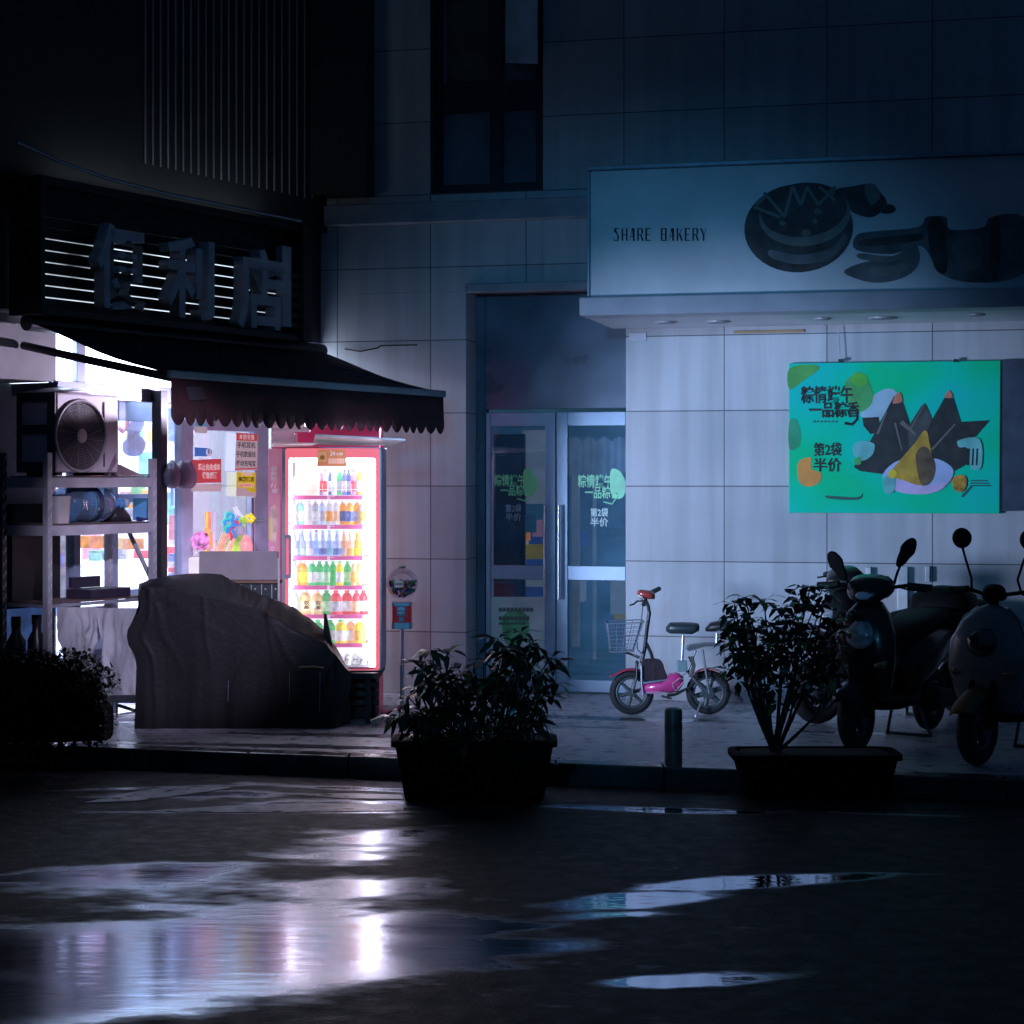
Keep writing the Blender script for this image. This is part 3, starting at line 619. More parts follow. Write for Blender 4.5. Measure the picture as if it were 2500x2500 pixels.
# inside of the shop
def inY(x, Y): return (x - 1250) * Y / F
room = Thing('shop_interior', 'bright white inside of the store seen through its windows', 'room', W, (-2.6, -15.2, 0))
m = room.mb(); m.hexa([(-6.2, -16.4, 0), (-1.66, -15.18, 0), (-1.66, -15.24, 0), (-6.2, -16.46, 0), (-6.2, -16.4, 3.45), (-1.66, -15.18, 3.45), (-1.66, -15.24, 3.45), (-6.2, -16.46, 3.45)])
m.build('wall', pm('shop_wall_white', (.72, .70, .78), .7, var=.1, scale=2, emit=4.0, ecol=(.55, .67, 1)))  # the wall itself glows in place of light falling on it
m = room.mb(); pts = [S.w(u, d, 0) for u, d in ((-.15, -.3), (-4.5, -.3), (-4.5, -2.6), (-.15, -2.6))]
m.hexa([(p.x, -p.y, 3.30) for p in pts] + [(p.x, -p.y, 3.40) for p in pts]); m.build('ceiling', pm('shop_ceiling', (.8, .8, .82), .7, emit=.5))
m = room.mb(); m.hexa([(p.x, -p.y, .003) for p in pts] + [(p.x, -p.y, .012) for p in pts]); m.build('floor', pm('shop_floor', (.5, .48, .5), .3))
def wallY(X): return 15.2 + .27 * (-1.66 - X)
def bxp(m, x0, y0, x1, y1, Yf, dep=.25, mi=0):
    m.mi = mi; m.box(inY(x0, Yf), inY(x1, Yf), -Yf - dep, -Yf, H + (HZ - y1) * Yf / F, H + (HZ - y0) * Yf / F)
pal = [pm('goods_' + n_, c, .6, var=.35, scale=14, emit=1.3) for n_, c in (('white', (.75, .75, .8)), ('pink', (.8, .38, .5)), ('red', (.7, .10, .13)), ('blue', (.18, .3, .7)), ('teal', (.2, .6, .6)), ('yellow', (.85, .6, .15)), ('green', (.2, .55, .2)), ('orange', (.8, .35, .08)), ('grey', (.35, .37, .45)), ('lilac', (.55, .5, .8)))]  # goods glow in their own colours to look overlit
m = room.mb(); bxp(m, 198, 1368, 390, 1520, 14.2, .3); m.build('counter', pm('counter_white', (.9, .88, .95), .5, emit=6.0, ecol=(.75, .84, 1.0), var=.1))  # counter emission stands in for strong light on it
m = room.mb()
for z in (.55, .95, 1.3, 1.62, 1.95): m.hexa([(-3.9, -15.6, z), (-1.7, -15.02, z), (-1.7, -15.2, z), (-3.9, -15.78, z), (-3.9, -15.6, z + .02), (-1.7, -15.02, z + .02), (-1.7, -15.2, z + .02), (-3.9, -15.78, z + .02)])
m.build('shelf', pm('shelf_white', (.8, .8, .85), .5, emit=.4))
m = room.mb(); rnd = random.Random(3)
for z in (.57, .97, 1.32, 1.64, 1.97):
    X = -3.85
    while X < -1.75:
        w_ = rnd.uniform(.05, .17); hgt = rnd.uniform(.10, .27); Yf = wallY(X) - .22 + rnd.uniform(0, .08)
        m.mi = rnd.choice([0, 0, 0, 1, 1, 9, 9, 3, 4, 5, 8, 8, 2]); m.box(X, X + w_ * .92, -Yf - .1, -Yf, z, z + hgt); X += w_ + rnd.uniform(0, .06)
tag(m.build('goods', pal), kind='stuff')
# single goods one can pick out through the windows
def goods(name, label, cat, shapes, Yf, group=None, dep=.12):
    m = MB(W, (inY(shapes[0][0], Yf), -Yf, 0))
    for x0, y0, x1, y1, k in shapes: bxp(m, x0, y0, x1, y1, Yf + random.uniform(0, .02), dep, k)
    return tag(m.build(name, pal, bev=.004, top=True), label, cat, group)
goods('hanging_banner', 'orange banner hanging above the white counter behind the shop window', 'banner', [(196, 1308, 262, 1338, 7), (262, 1312, 300, 1340, 5), (300, 1314, 352, 1342, 7)], 14.0, dep=.01)
goods('cash_register', 'small grey till with screen standing on the bright white counter', 'till', [(245, 1352, 308, 1366, 8), (262, 1338, 298, 1352, 8)], 14.15)
goods('monitor', 'white framed screen on the counter left of the till', 'monitor', [(216, 1344, 246, 1370, 4), (220, 1348, 242, 1366, 0)], 14.1)
goods('snack_bag', 'pale green and pink snack bags hanging low in the shop window', 'snack bags', [(292, 1200, 318, 1222, 1), (318, 1190, 348, 1214, 6), (346, 1195, 372, 1225, 5), (292, 1222, 312, 1244, 6), (320, 1218, 344, 1238, 8), (312, 1232, 330, 1240, 7)], 14.05)
goods('gift_box', 'grey boxes stacked behind the glass left of the black post', 'boxes', [(300, 1242, 345, 1290, 8), (300, 1262, 330, 1290, 0)], 14.0)
goods('drinks_cooler', 'grey glass cooler behind the window at far left of the rack', 'cooler', [(134, 1300, 178, 1470, 8), (136, 1350, 158, 1386, 3), (138, 1390, 168, 1426, 7)], 13.7)
goods('blue_tray_stack', 'stack of blue and red trays inside beside the shop door', 'trays', [(410, 1352, 446, 1372, 3), (410, 1372, 446, 1384, 0), (410, 1386, 440, 1398, 2), (410, 1400, 446, 1422, 3), (412, 1424, 446, 1440, 2)], 14.0)
goods('phone_poster', 'black and blue poster strip on the inner wall beside the shop door', 'poster', [(412, 1146, 424, 1180, 8), (416, 1180, 424, 1235, 3), (426, 1122, 444, 1215, 0)], 14.2, dep=.01)
goods('toy_rack', 'rack of pink and yellow toys inside the left side of the shop door', 'toy rack', [(412, 1240, 444, 1256, 4), (412, 1258, 444, 1290, 1), (426, 1284, 442, 1306, 5), (411, 1290, 428, 1318, 1), (412, 1318, 444, 1330, 0)], 14.05)
# hanging figure and hooks in the upper window pane
m = MB(S, (su(335, -.42), -.42, 0)); dp = -.42
m.prismpx(smoothpoly([(318, 1032), (330, 1024), (345, 1026), (354, 1034), (346, 1050), (340, 1062), (352, 1072), (356, 1090), (344, 1110), (322, 1114), (304, 1104), (302, 1082), (310, 1070), (312, 1052), (306, 1044)]), dp - .01, dp)
m.prismpx([(334, 985), (337, 985), (337, 1026), (334, 1026)], dp - .006, dp - .002)
solo('hanging_ornament', 'pale grey paper cutout hanging behind the upper window right of the cooling unit', 'ornament', m, pm('cutout_grey', (.42, .44, .62), .7, emit=.25))
m = MB(S, (su(300, -.40), -.40, 0)); m.tube([(su(x, -.40), -.40, S.Z(x, y, -.40)) for x, y in ((290, 1044), (300, 1054), (308, 1046), (311, 1030), (318, 1000), (314, 986))], .016, 8)
solo('red_hanger', 'red hook shaped hanger behind the upper window beside the cooling unit', 'hanger', m, pm('hanger_red', (.8, .12, .12), .5, emit=.4), smooth=60)
# tied plastic bags near the door
m = MB(S, (su(430, .12), .12, 1.6))
for x, r_ in ((420, .075), (447, .10), (462, .07)): m.loftz([(su(x, .12), .12, 1.80, .01, .01), (su(x, .12), .12, 1.77, r_ * .5, r_ * .4), (su(x, .12), .12, 1.70, r_, r_ * .7), (su(x, .12), .12, 1.63, r_ * .9, r_ * .6), (su(x, .12), .12, 1.60, r_ * .3, r_ * .3)], 14, 2)
solo('plastic_bag_bundle', 'bundle of grey lilac plastic bags hung beside the shop door', 'plastic bags', m, pm('bag_film', (.42, .40, .55), .35, alpha=.8, bump=.5, bscale=25), smooth=180)

# sign box with slats and big characters
zS0, zS1, DS = 2.70, 3.575, .30
u0, u1 = su(100, DS), su(757, DS)
sg = Thing('shop_sign', 'dark slatted store sign with three large grey Chinese characters', 'sign', S, (u0, DS, zS0))
m = sg.mb(); m.box(u0, u0 + .04, .02, DS, zS0, zS1); m.box(u1 - .11, u1, .02, DS + .02, zS0, zS1); m.box(u0 + .04, u1 - .11, .02, DS - .01, zS1 - .05, zS1); m.box(u0 + .04, u1 - .11, .10, DS - .01, zS0, zS0 + .05)
m.build('sign_frame', pm('sign_black', (.012, .012, .015), .5), bev=.004)
m = sg.mb(); m.tube([(su(40, .33), .33, 3.74), (su(150, .33), .33, 3.67), (su(260, .33), .33, 3.625), (su(416, .33), .33, 3.60), (su(735, .33), .33, 3.595)], .012, 8); m.build('top_edge', pm('top_edge_metal', (.3, .35, .38), .35, .7), smooth=60)
m = sg.mb(); m.box(u0 + .045, u1 - .12, .06, .065, zS0 + .06, zS1 - .2); 
bl = pm('sign_backlight', (.8, .85, 1), .5, emit=1.0, ecol=(.72, .85, 1.0), var=.9, scale=2.2); m.build('backlight', bl)
zz = zS0 + .055; k = 0
while zz < zS1 - .08:
    m = sg.mb(); hgt = .066; m.box(u0 + .042, u1 - .112, .15, .17, zz, zz + hgt); m.build('slat', pm('slat_black', (.016, .017, .021), .45, .3)); zz += hgt + (.009 if k < 6 else .002); k += 1
for ch, x0, y0, x1, y1 in (('便', 226, 560, 345, 752), ('利', 396, 590, 512, 772), ('店', 570, 618, 682, 802)):
    m = sg.mb(); m.textpx(ch, x0, y0, x1, y1, DS - .02, thick=.09, weight=.022); m.build('character', pm('character_grey', (.62, .62, .68), .6, var=.22, scale=5))
m = sg.mb(); m.box(su(700, DS), su(722, DS), DS - .1, DS - .04, 2.80, 3.40); m.build('character', pm('character_grey', (0, 0, 0)))

# ---------------------------------------------------------------- awning
pr = 1.25
aw = Thing('awning', 'dark red retractable awning with scalloped valance over the shop door', 'awning', S, (su(45), 0, 2.2))
ua, ub = su(45), -.18
fab = pm('awning_cloth', (.045, .012, .018), .8, var=.25, scale=9, bump=.15, bscale=90)
m = aw.mb(); rows = []
for j in range(9):
    f = j / 8; rows.append([(ua + (ub - ua) * i / 24, .12 + (pr - .12) * f, 2.66 - .36 * f - .02 * math.sin(f * math.pi) + .006 * math.sin(i * 2.1 + j)) for i in range(25)])
m.grid(rows); m.build('canopy', fab, smooth=180, solid=.006)
m = aw.mb(); m.tube([(ua - .05, .12, 2.66), (ub + .05, .12, 2.66)], .055, 14); m.build('roller', alu_dark, smooth=50)
m = aw.mb(); m.box(ua - .02, ub + .02, pr, pr + .035, 2.275, 2.325); m.build('front_bar', pm('front_bar_metal', (.16, .22, .26), .4, .6), bev=.008)
m = aw.mb(); n_ = 27; rows = [[], [], [], []]; N = n_ * 10
for i in range(N + 1):
    f = i / N; u = ua + (ub - ua) * f; sc_ = abs(math.sin(f * math.pi * n_)); wv = .012 * math.sin(f * 40)
    zb_ = 2.045 - .055 * (sc_ ** .8) + .01 * f
    for j in range(4): rows[j].append((u, pr + .018 + wv * j / 3, 2.276 + (zb_ - 2.276) * j / 3))
m.grid(rows); m.build('valance', fab, smooth=180, solid=.004)
m = aw.mb(); m.flatpx([(454, 945), (494, 943), (502, 975), (462, 978)], pr + .033); m.build('valance_print', pm('valance_print', (.05, .042, .052), .8))
m = aw.mb(); m.tube([(ua + .02, .02, 2.52), (ua + .02, .62, 2.40), (ua + .02, pr, 2.28)], .026, 8); m.build('arm', alu_dark, smooth=50)
m = aw.mb(); m.tube([(ub - .02, .14, 2.60), (ub - .5, .62, 2.48), (ub - .02, pr, 2.29)], .02, 8); m.build('arm', alu_dark, smooth=50)
# the sign's cable on the wall of the neighbouring building
m = MB(BK, (BK.U(840), .02, 2.6)); m.tube([(BK.U(x, .02), .02, BK.Z(x, y, .02)) for x, y in ((842, 852), (880, 858), (920, 850), (930, 844), (1018, 842))], .006, 6)
solo('wall_cable', 'thin dark cable sagging along the stone wall above the awning', 'cable', m, pm('cable_black', (.01, .01, .01), .5))
# ---------------------------------------------------------------- drinks fridge
YF = 13.0
def X_(x, Y): return (x - 1250) * Y / F
def Z_(y, Y): return H + (HZ - y) * Y / F
steel = pm('steel', (.45, .46, .5), .3, .9, var=.15); silver = pm('silver_paint', (.40, .41, .47), .35, .3)
black_pl = pm('black_plastic', (.014, .014, .016), .42, var=.2); wood_dk = pm('dark_wood', (.030, .016, .014), .6, var=.4, scale=5, bump=.2)
fx0, fx1, fz0, fz1 = X_(689, YF), X_(931, YF), Z_(1640, YF), Z_(1092, YF)
fr = Thing('drinks_fridge', 'tall glass fronted drinks fridge with red frame glowing white under the awning', 'fridge', W, (.5 * (fx0 + fx1), -YF, fz0))
DP = .52
m = fr.mb()
m.box(fx0, fx0 + .03, -YF - DP, -YF - .04, fz0, fz1); m.box(fx1 - .03, fx1, -YF - DP, -YF - .04, fz0, fz1)
m.box(fx0 + .03, fx1 - .03, -YF - DP, -YF - .04, fz1 - .05, fz1); m.box(fx0 + .03, fx1 - .03, -YF - DP, -YF - .04, fz0, fz0 + .03)
m.build('cabinet', silver, bev=.006)
m = fr.mb(); m.box(fx0 + .032, fx1 - .032, -YF - DP, -YF - DP + .02, fz0 + .03, fz1 - .05); m.build('back_panel', pm('fridge_back', (.42, .40, .48), .5, emit=1.1, ecol=(.92, .86, 1.0), var=.05))  # panel glow added for extra spill out of the fridge
def rrect(x0, x1, z0, z1, r, n=6):
    out = []
    for cx, cz, a in ((x1 - r, z1 - r, 0), (x0 + r, z1 - r, 90), (x0 + r, z0 + r, 180), (x1 - r, z0 + r, 270)):
        for i in range(n + 1): t_ = math.radians(a + 90 * i / n); out.append((cx + r * math.cos(t_), cz + r * math.sin(t_)))
    return out
def frame_ring(mb_, o, i, d0, d1):
    """flat frame between two outlines of equal count"""
    A = [[mb_.bm.verts.new(mb_.L(u, d, z)) for u, z in q] for q in (o, i) for d in (d0, d1)]; n = len(o)
    for k in range(n):
        j = (k + 1) % n
        mb_.face([A[0][k], A[0][j], A[2][j], A[2][k]]); mb_.face([A[1][k], A[3][k], A[3][j], A[1][j]])
        mb_.face([A[0][k], A[1][k], A[1][j], A[0][j]]); mb_.face([A[2][k], A[2][j], A[3][j], A[3][k]])
    return mb_
gx0, gx1, gz0, gz1 = X_(705, YF), X_(917, YF), Z_(1636, YF), Z_(1117, YF)
red = pm('fridge_red', (.62, .05, .06), .3, var=.12, scale=3, emit=.75, ecol=(1, .20, .26)); grey_tr = pm('fridge_grey', (.36, .34, .44), .35)  # red emission imitates the fridge's glow on its frame
m = fr.mb(); frame_ring(m, rrect(fx0, fx1, fz0 + .005, fz1, .02), rrect(X_(696, YF), X_(927, YF), fz0 + .010, fz1 - .006, .018), -YF - .038, -YF + .002); dr = m.build('door_trim', silver)
m = fr.mb(); frame_ring(m, rrect(X_(696, YF) + .001, X_(927, YF) - .001, fz0 + .011, fz1 - .007, .018), rrect(gx0, gx1, gz0, gz1, .02), -YF - .036, -YF - .002); m.build('door_frame', red)
m = fr.mb(); m.box(gx0 - .003, gx1 + .003, -YF - .022, -YF - .018, gz0 - .003, gz1 + .003); m.build('pane', glass('fridge_pane', (1, 1, 1), refl=.35, base=.015, haze=.0))
led = pm('led_strip', (1, 1, 1), .5, emit=15.0, ecol=(.92, .85, 1.0), var=0)
m = fr.mb(); m.box(gx1 - .050, gx1 - .006, -YF - .075, -YF - .045, gz0 + .02, gz1 - .01); m.build('light_strip', led)
m = fr.mb(); m.box(gx0 + .0, gx0 + .012, -YF - .075, -YF - .05, gz0 + .02, gz1 - .01); m.build('light_strip', pm('led_strip_soft', (1, 1, 1), .5, emit=14.0, ecol=(.95, .88, 1.0), var=0))
m = fr.mb(); m.box(gx0 + .01, gx1 - .06, -YF - .10, -YF - .05, gz1 - .032, gz1 - .006); m.build('light_strip', pm('led_top', (1, 1, 1), .5, emit=12.0, ecol=(1.0, .95, 1.0), var=0))
m = fr.mb(); m.box(X_(697, YF + .0), X_(712, YF), -YF + .002, -YF + .035, Z_(1412, YF), Z_(1305, YF)); hd = m.build('handle', grey_tr, bev=.006)
m = MB(W, fr.b, hd); m.box(X_(700.5, YF), X_(706, YF), -YF + .036, -YF + .040, Z_(1402, YF), Z_(1315, YF)); m.build('grip_strip', red)
SHY = [1212, 1284.5, 1361, 1433.5, 1504.5, 1575.5, 1634]
strip = pm('price_strip', (.55, .12, .28), .4, emit=.45, ecol=(1.0, .28, .62), var=.15, scale=7)
for i, y in enumerate(SHY[:-1]):
    z = Z_(y, YF); m = fr.mb(); m.box(gx0 + .012, gx1 - .03, -YF - .42, -YF - .10, z - .006, z); sh_ = m.build('shelf', pm('shelf_wire_white', (.75, .75, .8), .4))
    m = MB(W, fr.b, sh_); m.box(X_(713, YF), X_(882, YF), -YF - .098, -YF - .09, z - .022, z + .006); m.build('price_rail', strip)
    m = MB(W, fr.b, sh_); m.box(X_(796, YF), X_(803, YF), -YF - .0885, -YF - .0870, z - .020, z + .004); m.box(X_(804, YF), X_(814, YF), -YF - .0885, -YF - .0870, z - .005, z - .001); m.build('price_tag', pm('tag_white', (.8, .7, .85), .5, emit=.5))
m = fr.mb(); zt_ = SHY[0]
for xx in range(712, 885, 24): m.tube([(X_(xx, YF), -YF - .085, Z_(1207, YF)), (X_(xx, YF), -YF - .085, Z_(1181, YF))], .0022, 5)
m.tube([(X_(708, YF), -YF - .085, Z_(1195, YF)), (X_(884, YF), -YF - .085, Z_(1195, YF))], .0022, 5); m.build('wire_fence', pm('wire_white', (.8, .8, .85), .4, emit=.4))
# sticker across the top edge of the glass
m = fr.mb(); m.flat([(X_(775, YF), Z_(1138, YF)), (X_(845, YF), Z_(1138, YF)), (X_(845, YF), Z_(1097, YF)), (X_(775, YF), Z_(1097, YF))], -YF + .0005); stk = m.build('sticker', pm('sticker_orange', (.75, .26, .10), .4, emit=.35, ecol=(1, .35, .15)))
m = MB(W, fr.b, stk); m.text('24', X_(806, YF), X_(818, YF), Z_(1113, YF), Z_(1101, YF), -YF + .002, weight=.02); m.text('小时', X_(820, YF), X_(837, YF), Z_(1113, YF), Z_(1104, YF), -YF + .002, weight=.02); m.build('lettering', pm('print_white', (.85, .8, .8), .5, emit=.4))
m = MB(W, fr.b, stk); m.flat(rrect(X_(777, YF), X_(797, YF), Z_(1127, YF), Z_(1103, YF), .005), -YF + .002); m.build('emblem_frame', pm('emblem_orange', (.9, .45, .2), .5, emit=.4))
m = MB(W, fr.b, stk); m.disc(X_(787, YF), -YF + .0032, Z_(1117, YF), .018, .016); m.build('emblem', pm('emblem_brown', (.55, .22, .02), .5, emit=.2))
m = MB(W, fr.b, stk)
for i in range(10): x = 802 + i * 4; m.flat([(X_(x, YF), Z_(1132, YF)), (X_(x + 3, YF), Z_(1132, YF)), (X_(x + 3, YF), Z_(1119, YF)), (X_(x, YF), Z_(1119, YF))], -YF + .002)
m.build('fine_print', pm('print_peach', (.9, .6, .5), .5, emit=.5))
# bottles
def bmat(n, c, e=.22): return pm('drink_' + n, c, .3, var=.3, scale=30, emit=e + .18, ecol=[x * .75 + .25 for x in c])  # drink colours carry a glow standing in for the fridge light
BC = {'white': (.78, .78, .84), 'pale blue': (.5, .66, .9), 'clear blue': (.42, .52, .85), 'teal': (.35, .75, .78), 'deep blue': (.10, .15, .48), 'orange': (.92, .42, .08), 'peach': (.92, .52, .32), 'tan': (.78, .55, .26), 'cream': (.86, .78, .52),
      'green': (.06, .55, .20), 'pale green': (.50, .80, .55), 'red': (.78, .07, .10), 'yellow': (.93, .72, .06), 'grey': (.5, .5, .62), 'purple': (.42, .22, .62), 'dark': (.08, .07, .12)}
ORD = ['first', 'second', 'third', 'fourth', 'fifth', 'sixth', 'seventh', 'eighth', 'ninth', 'tenth', 'eleventh', 'twelfth']
SHN = ['top', 'second', 'third', 'fourth', 'fifth', 'sixth', 'bottom']
ROWS = [
 (1147, [(742, 'white', 'peach', 'white'), (785, 'purple', 'red', 'white'), (794, 'white', 'red', 'red'), (806, 'deep blue', 'white', 'white'), (814, 'white', 'pale blue', 'pale blue'), (829, 'green', 'grey', 'yellow'), (841, 'deep blue', 'grey', 'deep blue'), (851, 'deep blue', 'pale blue', 'deep blue'), (863, 'purple', 'red', 'deep blue'), (877, 'orange', 'white', 'white')]),
 (1222, [(715, 'white', 'white', 'white'), (733, 'teal', 'white', 'white'), (753, 'white', 'white', 'grey'), (770, 'grey', 'white', 'white'), (786, 'pale blue', 'grey', 'white'), (804, 'white', 'orange', 'white'), (820, 'white', 'peach', 'white'), (837, 'orange', 'deep blue', 'white'), (854, 'orange', 'deep blue', 'white'), (871, 'orange', 'grey', 'white'), (886, 'grey', 'orange', 'white')]),
 (1294, [(716, 'clear blue', 'white', 'white'), (736, 'clear blue', 'pale blue', 'white'), (757, 'clear blue', 'white', 'white'), (772, 'pale blue', 'clear blue', 'purple'), (788, 'clear blue', 'deep blue', 'teal'), (804, 'pale blue', 'teal', 'teal'), (823, 'clear blue', 'deep blue', 'teal'), (840, 'peach', 'white', 'white'), (856, 'peach', 'orange', 'white'), (873, 'orange', 'yellow', 'white')]),
 (1370, [(714, 'white', 'white', 'white'), (738, 'orange', 'yellow', 'white'), (762, 'green', 'white', 'white'), (780, 'green', 'white', 'green'), (797, 'green', 'pale green', 'green'), (813, 'green', 'green', 'green'), (829, 'yellow', 'white', 'green'), (848, 'green', 'pale green', 'green'), (864, 'tan', 'orange', 'cream'), (877, 'tan', 'cream', 'cream')]),
 (1441, [(716, 'pale green', 'white', 'white'), (745, 'tan', 'cream', 'white'), (774, 'tan', 'cream', 'white'), (797, 'green', 'pale green', 'green'), (820, 'red', 'grey', 'red'), (847, 'red', 'white', 'red'), (870, 'red', 'peach', 'red'), (887, 'red', 'white', 'red')]),
 (1513, [(722, 'pale green', 'white', 'green'), (748, 'green', 'white', 'green'), (776, 'green', 'pale green', 'green'), (806, 'green', 'grey', 'green'), (832, 'yellow', 'white', 'green'), (856, 'peach', 'white', 'white'), (878, 'yellow', 'orange', 'white')]),
 (1596, [(790, 'white', 'grey', 'grey'), (829, 'white', 'white', 'grey'), (848, 'white', 'white', 'grey'), (868, 'white', 'white', 'grey'), (887, 'white', 'grey', 'grey')]),
]
for ri, (ytop, row) in enumerate(ROWS):
    zb = Z_(SHY[ri] - 3, YF + .12) if ri < 6 else fz0 + .032
    for bi, (x, body, label_, cap) in enumerate(row):
        Yb = YF + .155 + (.05 if bi % 2 else 0); u, d = X_(x, Yb), -Yb
        ht = Z_(ytop, Yb) - zb; gap = min([abs(x - q[0]) for q in row if q[0] != x]); R = min(.039, gap * Yb / F * .58)
        if ri == 6: R = .026
        if ri == 0 and bi == 0: ht *= .8
        th = Thing('bottle', f"{body} bottle with {label_} label, {ORD[bi]} from left on the fridge's {SHN[ri]} shelf", 'bottle', W, (u, d, zb), group='drink bottles on the fridge shelves')
        waist = .86 if ri == 1 else 1.0; neck = .52 if ri == 2 else .80
        m = th.mb(); m.lathe(u, d, zb, [(R * .85, 0), (R, ht * .03), (R, ht * .12), (R * waist, ht * .36), (R, ht * .58), (R * (.96 if neck > .6 else .7), ht * (neck - .08)), (R * .62, ht * (neck + .06)), (R * .36, ht * .9), (R * .36, ht * .925)], 14); m.build('body', bmat(body.replace(' ', '_'), BC[body]), smooth=50)
        m = th.mb(); k = 1.02; m.lathe(u, d, zb, [(R * k, ht * .14), (R * waist * k, ht * .36), (R * k, ht * .56)] if ri != 2 else [(R * k, ht * .06), (R * k, ht * .3)], 14); m.build('label', bmat(label_.replace(' ', '_') + '_label', BC[label_]), smooth=50)
        m = th.mb(); m.lathe(u, d, zb, [(R * .44, ht * .925), (R * .44, ht)], 12); m.build('cap', bmat(cap.replace(' ', '_') + '_cap', BC[cap]))
        if ri == 4 and bi in (1, 2):
            m = th.mb(); m.text('双', u - .2 * R, u + .85 * R, zb + ht * .40, zb + ht * .56, d + R * 1.05 + .001, weight=.02); m.text('茶', u - .2 * R, u + .85 * R, zb + ht * .22, zb + ht * .38, d + R * 1.05 + .001, weight=.02); m.build('lettering', pm('print_ink', (.10, .08, .03), .6))
        if ri == 6:
            m = th.mb(); m.text('乞', u - .6 * R, u + .6 * R, zb + ht * .2, zb + ht * .55, d + R * 1.05 + .001, weight=.02); m.build('lettering', pm('print_ink', (0, 0, 0)))
m = MB(W, (X_(745, YF), -YF - .12, Z_(1209, YF)))
m.loftz([(X_(740, YF), -YF - .125, Z_(1209, YF), .07, .02), (X_(742, YF), -YF - .125, Z_(1190, YF), .095, .024), (X_(745, YF), -YF - .125, Z_(1165, YF), .09, .024), (X_(752, YF), -YF - .125, Z_(1143, YF), .05, .02), (X_(752, YF), -YF - .125, Z_(1140, YF), .03, .01)], 18, 2)
solo('snack_pouch', 'bright white and peach pouch at the left end of the top fridge shelf', 'pouch', m, pm('pouch_white', (.85, .78, .7), .35, emit=.7, ecol=(1, .9, .78), bump=.4, bscale=30), smooth=180)
# stand below the fridge
sd = Thing('wooden_stand', 'low dark wooden stand with slats carrying the drinks fridge', 'stand', W, (X_(800, 13.0), -13.2, 0))
m = sd.mb(); m.box(X_(640, 12.95), X_(925, 12.95), -13.6, -12.93, fz0 - .045, fz0 - .002); m.build('top', wood_dk, bev=.004)
for x, Yy in ((898, 12.97), (650, 12.97), (915, 13.55), (660, 13.55)): m = sd.mb(); a = X_(x, Yy); m.box(a - .018, a + .018, -Yy - .02, -Yy + .02, .002, fz0 - .046); m.build('leg', wood_dk, bev=.003)
for z in (.11, .17, .23): m = sd.mb(); m.box(X_(835, 13.1), X_(925, 13.1), -13.14, -13.1, z, z + .035); m.build('slat', pm('slat_wood', (.10, .07, .07), .6, var=.3, scale=8), bev=.003)
# plinth side of brown cartons under the stand
m = MB(W, (X_(870, 13.3), -13.3, 0)); m.box(X_(842, 13.25), X_(918, 13.25), -13.55, -13.22, .004, .27, .004); solo('carton', 'dim brown carton under the fridge stand', 'carton', m, pm('brown_card', (.10, .06, .06), .8, var=.2))
# red panel beside and behind the fridge
rp = Thing('red_cabinet', 'tall pink red cabinet with white brush lettering standing close behind the fridge', 'cabinet', W, (X_(780, 13.75), -13.7, 0))
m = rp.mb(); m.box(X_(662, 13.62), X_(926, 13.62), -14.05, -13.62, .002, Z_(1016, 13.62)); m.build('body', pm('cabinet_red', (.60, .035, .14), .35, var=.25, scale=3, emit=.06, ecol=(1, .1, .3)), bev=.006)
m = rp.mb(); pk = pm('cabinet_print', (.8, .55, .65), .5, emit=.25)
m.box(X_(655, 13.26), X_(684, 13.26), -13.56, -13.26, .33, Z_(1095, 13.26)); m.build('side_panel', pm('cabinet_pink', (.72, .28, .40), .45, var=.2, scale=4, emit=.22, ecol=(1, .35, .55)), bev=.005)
m = rp.mb(); m.text('劳', X_(661, 13.26), X_(676, 13.26), Z_(1192, 13.26), Z_(1136, 13.26), -13.256, weight=.03); m.flat(rrect(X_(665, 13.26), X_(677, 13.26), Z_(1204, 13.26), Z_(1193, 13.26), .008), -13.255); m.text('文', X_(659, 13.26), X_(672, 13.26), Z_(1352, 13.26), Z_(1332, 13.26), -13.256, weight=.02); m.build('lettering', pk)
m = rp.mb(); m.flat([(X_(660, 13.26), Z_(1240, 13.26)), (X_(672, 13.26), Z_(1232, 13.26)), (X_(677, 13.26), Z_(1260, 13.26)), (X_(674, 13.26), Z_(1330, 13.26)), (X_(660, 13.26), Z_(1320, 13.26))], -13.2565); m.build('figure_print', pm('figure_print', (.75, .5, .45), .5, emit=.2, var=.4, scale=12))
m = rp.mb(); m.flat([(X_(659, 13.26), Z_(1260, 13.26)), (X_(664, 13.26), Z_(1268, 13.26)), (X_(665, 13.26), Z_(1310, 13.26)), (X_(659, 13.26), Z_(1318, 13.26))], -13.2545); m.build('figure_yellow', pm('figure_yellow', (.8, .7, .2), .5, emit=.2))
